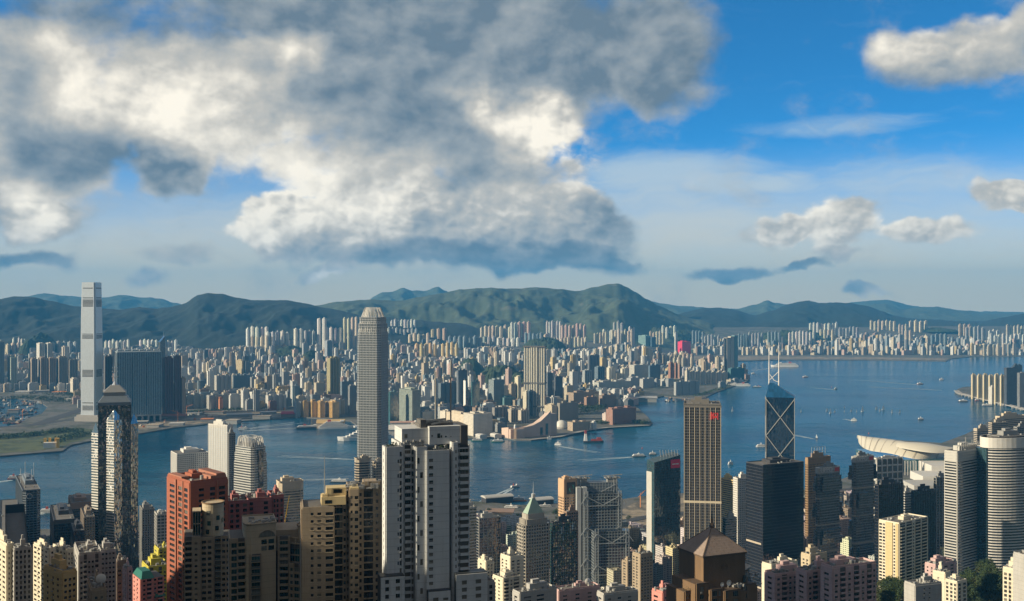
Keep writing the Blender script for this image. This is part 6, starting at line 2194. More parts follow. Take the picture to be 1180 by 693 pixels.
# ---------------- tall white tower in the centre
def front_white():
 D = 428
 e, W, L, H = fsite('apartment_tower', 'very tall weathered white apartment tower with dark balcony slots in the centre foreground', 'apartment tower', 445, 446, 541.5, 491, D, 18, depth=20)
 z = lambda py: Z(py, D) - e.location.z
 f = Flats(e, 'white', M['p_white'], M['fr_alu'], M['w_dark'], M['p_whitetrim'], visible_from=z(712))
 fh = 2.88
 u = lambda px: (px - 445) / 96.5 * W - W / 2
 zb = z(740)
 yF = -L / 2
 # wings: (x range, front offset, roof row)
 def block(x0, x1, y0, py, cols, zlow=zb, sidecols=None):
  yb = y0 + 6 if x0 == 445 else L / 2
  p = [(u(x0), y0), (u(x1), y0), (u(x1), yb), (u(x0), yb)]
  f.block([(u(x0) + .1, y0 + .1), (u(x1) - .1, y0 + .1), (u(x1) - .1, yb - .1), (u(x0) + .1, yb - .1)], 0, z(py))
  f.face(p[0], p[1], zlow, z(py), fh, cols)
  for i in (1, 2, 3):
   f.face(p[i], p[(i + 1) % 4], zlow, z(py), fh, [('win', .42, .55, dict(sill=.9, head=2.3))] if i in (1, 3) else [])
 block(445, 463, yF + 1.5, 516, [('win', .70, .80, dict(sill=.8, head=2.2, step=2)), ('win', .64, .85, dict(sill=.8, head=2.3, step=2, **{'from': 1}))][:1] + [('win', .84, .97, dict(sill=.5, head=2.4, ac=True))])
 block(463, 488, yF + 5.0, 513, [('balc', .20, .48, dict(d=1.5)), ('win', .52, .96, dict(sill=.5, head=2.5, mull=3))])
 block(479.5, 490.5, yF + 1.0, 517, [('win', .06, .30, dict(sill=.2, head=2.6, step=4)), ('win', .36, .64, dict(sill=.2, head=2.6, step=4, **{'from': 2}))])
 block(490.5, 516, yF, 521.5, [('win', .10, .29, dict(sill=.75, head=2.15))])
 block(516, 522, yF + 6, 500, [('win', .1, .9, dict(sill=.6, head=2.4))])
 block(521.5, 526.5, yF + .4, 513, [('win', .55, .85, dict(sill=.9, head=2.3))])
 block(526.5, 541.5, yF + 2.0, 517, [('balc', .04, .22, dict(d=1.2)), ('balc', .24, .98, dict(d=2.1))])
 # lower podium wings at the foot
 f2 = [(436, 463, 662, 3.2), (490.5, 516, 683, 3.0), (523, 560, 666, 2.5)]
 for x0, x1, py, out in f2:
  p = [(u(x0), yF - out), (u(x1), yF - out), (u(x1), yF + 3), (u(x0), yF + 3)]
  f.block([(q[0], q[1] + .1) for q in p], 0, z(py))
  f.face(p[0], p[1], zb, z(py) - .4, fh, [('win', .18, .34, dict(sill=.6, head=2.3)), ('win', .62, .80, dict(sill=.6, head=2.3))] if x0 < 480 or x0 > 500 else [('win', .2, .45, dict(sill=.6, head=2.3)), ('win', .66, .9, dict(sill=.9, head=2.0))])
 # dark string courses each few storeys
 for k in range(26):
  zz = z(521.5) - 1.3 - k * fh
  if zz > zb:
   f.trim.box(u(491), u(515.8), yF - .47, yF - .452, zz, zz + .06)
   f.trim.box(u(445.2), u(456.5), yF + 1.03, yF + 1.048, zz, zz + .06)
 f.done(M['dark'])
 # penthouse block and its openings
 mb = MB()
 mb.box(u(465), u(532), yF + 5, L / 2 - 1, z(516), z(497))
 mb.box(u(496), u(533), yF + 3.4, L / 2 - 2, z(516), z(495))
 mb.build('penthouse', M['p_white'], e)
 mb = MB()
 mb.box(u(533), u(541.4), yF + 3.0, L / 2 - 2, z(517), z(494.5))
 mb.build('dark_stair_tower', M['conc_dark'], e)
 for a, b, c, d in ((505.5, 508.8, 503.2, 508.6), (498.5, 500, 505, 506.8), (514.5, 516.5, 506.5, 508), (468, 471.5, 503, 508), (521, 522, 507, 508), (509.5, 511, 505.5, 508.4)):
  mb = MB()
  y_ = yF + 3.38 if a > 496 else yF + 4.98
  mb.box(u(a), u(b), y_ - .05, y_ + .3, z(d), z(c))
  mb.build('window', M['w_dark'], e)
 mb = MB()
 mb.box(u(487), u(527), yF + 7, L / 2 - 4, z(496), z(492.5))
 mb.box(u(487.5), u(494), yF + 6, L / 2 - 7, z(497), z(487.5))
 mb.build('roof_slab', M['conc_dark'], e)
 mb = MB()
 mb.box(u(496), u(520), yF + 8, yF + 9, z(491.5), z(489.5))
 mb.bar((u(494), yF + 6.5, z(489)), (u(518), yF + 7, z(487.5)), .5)
 mb.bar((u(500), yF + 6.5, z(493)), (u(524), yF + 7, z(489.5)), .4)
 for i in range(7):
  x = u(496 + i * 5)
  mb.bar((x, yF + 7.5, z(495)), (x, yF + 7.5, z(489.5 - i % 2)), .25)
 for i in range(9):
  mb.box(u(466 + i * 2.7), u(467.6 + i * 2.7), yF + 2.4, yF + 3.6, z(514), z(511.5 - (i * 5) % 3))
 for i in range(6):
  mb.box(u(499 + i * 2.6), u(501 + i * 2.6), yF + .6, yF + 2.2, z(521.4), z(519.6 - (i * 3) % 4))
 mb.build('roof_machinery', M['kit'], e)
 # greenery on the set back roofs
 for a, b, py, y_ in ((502, 515, 521.5, yF + 1.4), (445.5, 459, 516, yF + 3)):
  mb = MB()
  r = random.Random(int(a))
  for i in range(90):
   x, yy, zz, s_ = r.uniform(u(a), u(b)), y_ + r.uniform(-.8, 1.0), z(py) + r.uniform(.1, 1.6), r.uniform(.2, .45)
   v1, v2 = Vector((r.uniform(-1, 1), r.uniform(-1, 1), r.uniform(-1, 1))).normalized() * s_, Vector((r.uniform(-1, 1), r.uniform(-1, 1), r.uniform(-1, 1))).normalized() * s_
   c_ = Vector((x, yy, zz))
   mb.face([c_ - v1, c_ + v2, c_ + v1, c_ - v2])
  mb.build('roof_plants', M['leaf_dark'], e)
 # aerials: two tall poles
 for px_, top_ in ((508.0, 432), (526.3, 418)):
  mb = MB()
  mb.bar((u(px_), yF + 10, z(495)), (u(px_), yF + 10, z(top_)), .33, n=8)
  mb.build('mast', M['kit'], e)
def leafmat(name, c):
 m = ground_mat(name, [tuple(v * .6 for v in c), c, tuple(v * .8 for v in c), tuple(min(1, v * 1.7) for v in c)], .5)
 return m
M['leaf_dark'] = leafmat('leaves_dark', (.030, .052, .018))
M['leaf_mid'] = leafmat('leaves_mid', (.042, .070, .022))
M['leaf_olive'] = leafmat('leaves_olive', (.075, .085, .026))
front_white()
# ---------------- tan tower with a yellow lit head
def front_yellow():
 D = 452
 e, W, L, H = fsite('apartment_tower', 'tan apartment tower with ledged balconies and a yellow sunlit head beside the white tower', 'apartment tower', 346, 350, 443, 566, D, 12, depth=20)
 z = lambda py: Z(py, D) - e.location.z
 f = Flats(e, 'tan', M['p_tan'], M['fr_dark'], M['w_dark'], M['p_cream'], visible_from=z(712))
 fh = 3.05
 u = lambda px: (px - 350) / 93 * W - W / 2
 zb = z(740)
 yF = -L / 2
 def block(x0, x1, y0, py, cols, y1=None):
  y1 = L / 2 if y1 is None else y1
  p = [(u(x0), y0), (u(x1), y0), (u(x1), y1), (u(x0), y1)]
  f.block([(p[0][0] + .1, y0 + .1), (p[1][0] - .1, y0 + .1), (p[2][0] - .1, y1 - .1), (p[3][0] + .1, y1 - .1)], 0, z(py))
  f.face(p[0], p[1], zb, z(py), fh, cols)
  for i in (1, 3):
   f.face(p[i], p[(i + 1) % 4], zb, z(py), fh, [('win', .3, .5, dict(sill=.9, head=2.2)), ('win', .65, .8, dict(sill=.9, head=2.2))])
 block(348, 384, yF - 2, 586, [('win', .27, .36, dict(sill=.9, head=2.1, ledge=True)), ('win', .48, .60, dict(sill=.9, head=2.1, ledge=True)), ('win', .74, .98, dict(sill=.7, head=2.1, ledge=True))])
 block(384, 399, yF + 3, 576, [('band', .03, .72, dict(sill=.35, head=2.85, n=3)), ('win', .80, .96, dict(sill=.9, head=2.3))])
 block(399, 403, yF + 4, 572, [('win', .2, .8, dict(sill=.9, head=2.2))])
 block(403, 412.5, yF - .5, 566, [('win', .04, .30, dict(sill=.9, head=2.1)), ('win', .55, .98, dict(sill=.6, head=2.0, ledge=True))])
 block(412.5, 443, yF + 5, 568, [('win', .06, .16, dict(sill=.8, head=2.3)), ('band', .24, .60, dict(sill=.3, head=2.8, n=3)), ('win', .70, .80, dict(sill=.8, head=2.3))])
 f.done(M['conc_dark'])
 mb = MB()
 mb.box(u(370), u(398), yF - 1.2, yF + 8, z(583), z(573.5))
 mb.box(u(376), u(399), yF + 1.5, yF + 9, z(573.5), z(564.5))
 mb.box(u(371), u(377), yF - .6, yF + 3, z(573.5), z(570.5))
 mb.box(u(403), u(413), yF - .3, yF + 9, z(566), z(564))
 mb.build('yellow_penthouse', M['p_yellow'], e)
 for a, b, c, d, y_ in ((384, 394, 566, 570.5, yF + 1.5), (374, 382, 577, 581, yF - 1.2)):
  mb = MB()
  mb.box(u(a), u(b), y_ - .06, y_ + .2, z(d), z(c))
  mb.build('window', M['w_dark'], e)
 mb = MB()
 mb.box(u(349), u(384), yF - 2.45, yF - 2.0, z(586), z(583.8))
 mb.box(u(348.6), u(349.6), yF - 2.4, L / 2, z(586), z(583.8))
 mb.box(u(418), u(442), yF + 4.6, yF + 5, z(568), z(560))
 mb.box(u(420), u(436), yF + 7, yF + 14, z(568), z(560.5))
 mb.build('parapet', M['p_tan'], e)
 mb = MB()
 r = random.Random(5)
 for i in range(34):
  x = u(r.uniform(400, 440))
  y_ = yF + r.uniform(1, 12)
  h_ = r.uniform(.5, 2.4)
  w_ = r.uniform(.3, 1.0)
  mb.box(x - w_, x + w_, y_ - w_, y_ + w_, z(567), z(567) + h_)
 for i in range(8):
  x = u(402 + i * 4.5)
  mb.bar((x, yF + 2 + i % 3, z(566)), (x + .3, yF + 2 + i % 3, z(566) + 3.2 + (i * 7) % 3), .09)
 mb.build('roof_machinery', M['kit'], e)
 mb = MB()
 mb.bar((u(373.8), yF + 1, z(570.5)), (u(373.8), yF + 1, z(527)), (.22, .12), n=6)
 mb.build('mast', M['kit'], e)
front_yellow()
# ---------------- tan development with drum turret and glazed bow
def front_turret():
 D = 505
 e, W, L, H = fsite('apartment_tower', 'sandy stepped apartment tower with a green glazed bow front, arch window and round roof drum', 'apartment tower', 281, 283, 394, 612, D, 16, depth=24)
 z = lambda py: Z(py, D) - e.location.z
 f = Flats(e, 'sand', M['p_tan'], M['fr_alu'], M['w_green'], M['p_cream'], visible_from=z(712))
 fh = 3.05
 u = lambda px: (px - 283) / 111 * W - W / 2
 zb = z(740)
 yF = -L / 2
 # left stepped wing
 for x0, x1, y0, py, cols in ((266, 288, yF + 4, 622, [('win', .06, .34, dict(sill=.4, head=2.6)), ('balc', .40, .92, dict(d=1.4))]),
   (288, 301, yF + 1, 640, [('balc', .10, .90, dict(d=1.3, style='glass'))]),
   (301, 314, yF + 4, 638, [('win', .25, .48, dict(sill=.8, head=2.2)), ('win', .60, .86, dict(sill=.8, head=2.2))])):
  p = [(u(x0), y0), (u(x1), y0), (u(x1), L / 2), (u(x0), L / 2)]
  f.block([(p[0][0] + .1, y0 + .1), (p[1][0] - .1, y0 + .1), (p[2][0] - .1, L / 2), (p[3][0] + .1, L / 2)], 0, z(py))
  f.face(p[0], p[1], zb, z(py), fh, cols)
  f.face(p[3], p[0], zb, z(py), fh, [('win', .5, .7, dict(sill=.8, head=2.2))])
 # arch block, rounded left shoulder
 arcp = [(u(281), yF + 9), (u(281.5), yF + 5), (u(284), yF + 2.4), (u(289), yF + 1), (u(318), yF + 3.4), (u(318), L / 2), (u(281), L / 2)]
 # bow front
 bow = []
 n = 10
 for i in range(n + 1):
  t = i / n
  bow.append((u(333 + 55 * t), yF + 1.5 - 5.2 * math.sin(math.pi * t)))
 for i in range(n):
  A, B = bow[i], bow[i + 1]
  edgecol = i in (0, 9)
  f.face(A, B, zb, z(653), fh, [('band', .04, .96, dict(sill=.75, head=2.7, n=1))] if not edgecol else [('win', .25, .75, dict(sill=.8, head=2.4))], thick=.4)
 f.block([(x, y + .3) for x, y in bow] + [(u(388), L / 2), (u(333), L / 2)], 0, z(653))
 up = [(x * .94 + u(361) * .06, y + 2.5) for x, y in bow]
 for i in range(n):
  f.face(up[i], up[i + 1], z(653), z(632), fh * 1.1, [('band', .02, .98, dict(sill=.3, head=3.05, n=1))], thick=.3)
 f.block([(x, y + .3) for x, y in up] + [(u(385), L / 2), (u(336), L / 2)], z(653), z(631))
 p = [(u(320), yF + 3), (u(334), yF + 2.2)]
 f.face(p[0], p[1], zb, z(622), fh, [('balc', .15, .85, dict(d=1.3))])
 f.block([(u(320), yF + 3.1), (u(334), yF + 2.4), (u(334), L / 2), (u(320), L / 2)], 0, z(622))
 p = [(u(388), yF + 1.5), (u(397), yF + 3)]
 f.face(p[0], p[1], zb, z(650), fh, [('balc', .1, .9, dict(d=1.4))])
 f.block([(u(388), yF + 1.7), (u(397), yF + 3.2), (u(397), L / 2), (u(388), L / 2)], 0, z(650))
 f.done(M['conc_dark'])
 mb = MB()
 mb.prism(arcp, 0, z(606.5))
 mb.build('arch_block', M['p_cream'], e)
 mb = MB()
 for i in range(6):
  a, b = arcp[i], arcp[(i + 1) % 7]
  w, t, nn = edge(a, b)
  mb.wall_box(a, nn, t, -.15, w + .15, -.25, .35, z(606.5), z(605))
 mb.build('cornice', M['p_tan'], e)
 A, B = arcp[3], arcp[4]
 w, t, nn = edge(A, B)
 mb = MB()
 c0, zc, r_ = w * .64, z(621.5), 3.1
 pts = [(c0 + r_ * math.cos(a) * 1.25, zc + r_ * math.sin(a)) for a in [math.pi * i / 12 for i in range(13)]]
 mb.face([(A[0] + t[0] * q + nn[0] * .12, A[1] + t[1] * q + nn[1] * .12, zz) for q, zz in pts])
 mb.build('arch_window', M['w_green'], e)
 mb = MB()
 for (q0, z0), (q1, z1) in zip(pts, pts[1:]):
  mb.bar((A[0] + t[0] * q0 + nn[0] * .2, A[1] + t[1] * q0 + nn[1] * .2, z0), (A[0] + t[0] * q1 + nn[0] * .2, A[1] + t[1] * q1 + nn[1] * .2, z1), .16)
 for q in (-.5, 0, .5):
  mb.bar((A[0] + t[0] * (c0 + q * 4) + nn[0] * .2, A[1] + t[1] * (c0 + q * 4) + nn[1] * .2, zc), (A[0] + t[0] * (c0 + q * 4) + nn[0] * .2, A[1] + t[1] * (c0 + q * 4) + nn[1] * .2, zc + 2.6), .09)
 mb.build('arch_frame', M['p_tan'], e)
 for za, zb_ in ((z(629.5), z(624.5)), (z(637), z(632))):
  for q0, q1 in ((.42, .63), (.70, .92)):
   mb = MB()
   mb.wall_box(A, nn, t, w * q0, w * q1, -.1, .15, za, zb_)
   mb.build('window', M['w_green'], e)
 # terrace wall with posts, round drum, flat roofs
 mb = MB()
 for i in range(n):
  A, B = up[i], up[i + 1]
  w, t, nn = edge(A, B)
  mb.wall_box(A, nn, t, 0, w, -.2, .35, z(632), z(630.5))
  mb.wall_box(A, nn, t, 0, .4, -.3, .1, z(630.5), z(624))
  mb.wall_box(A, nn, t, 0, w, -.28, .05, z(625), z(624))
 mb.build('terrace_rail', M['p_cream'], e)
 mb = MB()
 cx_, cy_ = u(357), yF + 7
 mb.cyl(cx_, cy_, 5.4, z(631), z(612.5), 28)
 mb.build('roof_drum', M['p_cream'], e)
 mb = MB()
 for i in range(28):
  a, b = 2 * math.pi * i / 28, 2 * math.pi * (i + 1) / 28
  mb.bar((cx_ + 5.5 * math.cos(a), cy_ + 5.5 * math.sin(a), z(612)), (cx_ + 5.5 * math.cos(b), cy_ + 5.5 * math.sin(b), z(612)), .38)
 mb.build('drum_rim', M['p_brown'], e)
 mb = MB()
 r = random.Random(8)
 for i in range(26):
  a, q = r.uniform(0, 6.3), r.uniform(0, 4.6)
  x, y_ = cx_ + q * math.cos(a), cy_ + q * math.sin(a)
  mb.box(x - .4, x + .4, y_ - .4, y_ + .4, z(612.6), z(612.6) + r.uniform(.4, 1.8))
 for i in range(24):
  x, y_ = u(r.uniform(288, 340)), yF + r.uniform(6, 16)
  mb.box(x - .7, x + .7, y_ - .6, y_ + .6, z(606.6), z(606.6) + r.uniform(.3, 1.6))
 mb.build('roof_machinery', M['kit'], e)
 mb = MB()
 mb.box(u(316), u(346), yF + 5, L / 2 - 1, z(640), z(616))
 mb.build('link_block', M['p_tan'], e)
front_turret()
# ---------------- round turret tower, left
def front_drum():
 D = 575
 e, W, L, H = fsite('apartment_tower', 'tan apartment tower with a tall round drum top west of the glazed bow tower', 'apartment tower', 212, 214, 264, 596, D, 16, depth=20)
 z = lambda py: Z(py, D) - e.location.z
 f = Flats(e, 'drum', M['p_tan'], M['fr_dark'], M['w_dark'], M['p_cream'], visible_from=z(712))
 fh = 3.0
 u = lambda px: (px - 214) / 50 * W - W / 2
 zb, yF = z(735), -L / 2
 for x0, x1, y0, py, cols in ((213, 231, yF, 619, [('balc', .02, .44, dict(d=1.2)), ('win', .62, .80, dict(sill=.9, head=2.1))]),
   (231, 246, yF + 2, 621, [('win', .10, .42, dict(sill=.7, head=2.3)), ('win', .56, .84, dict(sill=.7, head=2.3))]),
   (246, 266, yF + 4, 622, [('balc', .08, .42, dict(d=1.2, style='glass')), ('win', .5, .68, dict(sill=.8, head=2.3)), ('win', .76, .94, dict(sill=.8, head=2.3))])):
  p = [(u(x0), y0), (u(x1), y0), (u(x1), L / 2), (u(x0), L / 2)]
  f.block([(p[0][0] + .1, y0 + .1), (p[1][0] - .1, y0 + .1), (p[2][0] - .1, L / 2), (p[3][0] + .1, L / 2)], 0, z(py))
  f.face(p[0], p[1], zb, z(py), fh, cols)
  f.face(p[3], p[0], zb, z(py), fh, [('balc', .55, .95, dict(d=1.2))])
 f.done(M['conc_dark'])
 cx_, cy_ = u(245.5), yF + 9
 mb = MB()
 mb.cyl(cx_, cy_, 5.6, z(622), z(584), 28)
 mb.build('drum', M['p_cream'], e)
 mb = MB()
 for i in range(28):
  a, b = 2 * math.pi * i / 28, 2 * math.pi * (i + 1) / 28
  mb.bar((cx_ + 5.8 * math.cos(a), cy_ + 5.8 * math.sin(a), z(583.4)), (cx_ + 5.8 * math.cos(b), cy_ + 5.8 * math.sin(b), z(583.4)), .4)
 mb.build('drum_rim', M['p_brown'], e)
 for a, zz in ((-2.05, 594), (-1.95, 606), (-1.1, 600), (-1.2, 612), (-2.1, 616), (-.5, 604)):
  mb = MB()
  mb.box(-.95, .95, -.12, .12, 0, 2.4)
  o = mb.build('window', M['w_green'], e)
  o.location = (cx_ + 5.58 * math.cos(a), cy_ + 5.58 * math.sin(a), z(zz + 3))
  o.rotation_euler = (0, 0, a + math.pi / 2)
 mb = MB()
 mb.box(u(222), u(231), yF + 3, yF + 13, z(619), z(592))
 mb.build('glass_lantern', M['w_green'], e)
 mb = MB()
 mb.box(u(221.6), u(231.4), yF + 2.6, yF + 13.4, z(592), z(591))
 for i in range(4):
  mb.box(u(222 + i * 2.9), u(222.4 + i * 2.9), yF + 2.8, yF + 3, z(619), z(592))
 mb.box(u(222), u(231), yF + 2.8, yF + 3.05, z(606), z(605.3))
 mb.build('lantern_frame', M['p_cream'], e)
front_drum()
# ---------------- red tower and its pink neighbours
def front_red():
 D = 600
 e, W, L, H = fsite('apartment_tower', 'tall orange red apartment tower with a glowing western side and dark window columns', 'apartment tower', 193, 219, 262, 556, D, 40)
 z = lambda py: Z(py, D) - e.location.z
 f = Flats(e, 'red', M['p_red'], M['fr_dark'], M['w_dark'], M['p_redl'], visible_from=z(712))
 fh = 3.05
 zb = z(735)
 P = rect(W, L)
 f.block(rect(W - .2, L - .2), 0, z(557))
 f.face(P[3], P[0], zb, z(557), fh, [('win', .14, .36, dict(sill=.7, head=2.3)), ('fin', .42, .46, dict(d=1.2)), ('win', .52, .68, dict(sill=.5, head=2.5)), ('fin', .71, .74, dict(d=.9)), ('win', .78, .93, dict(sill=.5, head=2.5))])
 f.face(P[0], P[1], zb, z(557), fh, [('win', .22, .36, dict(sill=.7, head=2.3)), ('win', .52, .66, dict(sill=.5, head=2.4)), ('fin', .70, .73, dict(d=.8)), ('win', .76, .93, dict(sill=.5, head=2.4))])
 f.face(P[1], P[2], zb, z(557), fh, [('win', .3, .7)])
 f.done(M['conc_dark'])
 mb = MB()
 mb.box(-W / 2 + .4, -W / 2 + 5, -L * .1, L / 2 - .4, z(557), z(553))
 mb.box(W * .06, W / 2 - .4, -L / 2 + .5, -L * .1, z(557), z(551.5))
 mb.box(W * .22, W / 2 - .8, -L / 2 + 1, L * .3, z(557), z(549.5))
 mb.build('roof_walls', M['p_redl'], e)
 rooftop(e, W, L, z(557), M['p_red'], M['roof'], M['kit'], 3, plant=.3, ph=3, tanks=3)
 for (nm, lb, x0, xc, x1, tp, d2, sd) in (('a', 'pink brown apartment block with square openings just behind the round drum top', 259, 263, 287, 580, 640, 1), ('b', 'pink brown apartment block with a blank curved corner in the middle of the pink group', 283, 286, 313, 577, 655, 2),
   ('c', 'narrow pink brown block with a lit roof edge, easternmost of the pink group', 311, 314, 327, 573, 665, 3)):
  e2, W2, L2, H2 = fsite('apartment_block', lb, 'apartment block', x0, xc, x1, tp, d2, 22, depth=18)
  z2 = lambda py: Z(py, d2) - e2.location.z
  f = Flats(e2, 'pink' + nm, M['p_pink'], M['fr_dark'], M['w_dark'], M['p_pinkpale'], visible_from=z2(690))
  P = rect(W2, L2)
  f.block(rect(W2 - .2, L2 - .2), 0, z2(tp))
  f.face(P[0], P[1], z2(730), z2(tp), 3.05, [('win', .10, .24, dict(sill=.6, head=2.5)), ('win', .36, .52, dict(sill=.6, head=2.5)), ('win', .70, .90, dict(sill=.6, head=2.5))] if nm != 'b' else [('win', .06, .2, dict(sill=.6, head=2.5)), ('win', .66, .84, dict(sill=.6, head=2.5))])
  f.face(P[3], P[0], z2(730), z2(tp), 3.05, [('win', .4, .6)])
  f.done(M['conc_dark'])
  rooftop(e2, W2, L2, z2(tp), M['p_pink'], M['roof'], M['kit'], sd + 20, plant=.35, ph=3.5)
 # slim pink pair left of the white tower
 for nm, lb, x0, xc, x1, tp, d2, cols in (('d', 'slim dark pink tower with tiny windows beside the tan yellow headed tower', 417, 421.5, 434, 602, 520, [('win', .30, .46, dict(sill=.9, head=2.2)), ('win', .66, .82, dict(sill=.9, head=2.2))]),
   ('e', 'slim salmon pink tower touching the tall white tower', 433, 434, 447.5, 587, 500, [('win', .20, .42, dict(sill=.6, head=2.5))])):
  e2, W2, L2, H2 = fsite('apartment_tower', lb, 'apartment tower', x0, xc, x1, tp, d2, 22, depth=12)
  z2 = lambda py: Z(py, d2) - e2.location.z
  f = Flats(e2, 'slim' + nm, M['p_pink'], M['fr_dark'], M['w_dark'], M['p_pinkpale'], visible_from=z2(705))
  P = rect(W2, L2)
  f.block(rect(W2 - .2, L2 - .2), 0, z2(tp))
  f.face(P[0], P[1], z2(735), z2(tp), 3.0, cols)
  f.face(P[3], P[0], z2(735), z2(tp), 3.0, [('win', .4, .6)])
  f.done(M['conc_dark'])
  rooftop(e2, W2, L2, z2(tp), M['p_pink'], M['roof'], M['kit'], 30, plant=.3, ph=1.5, tanks=1)
front_red()
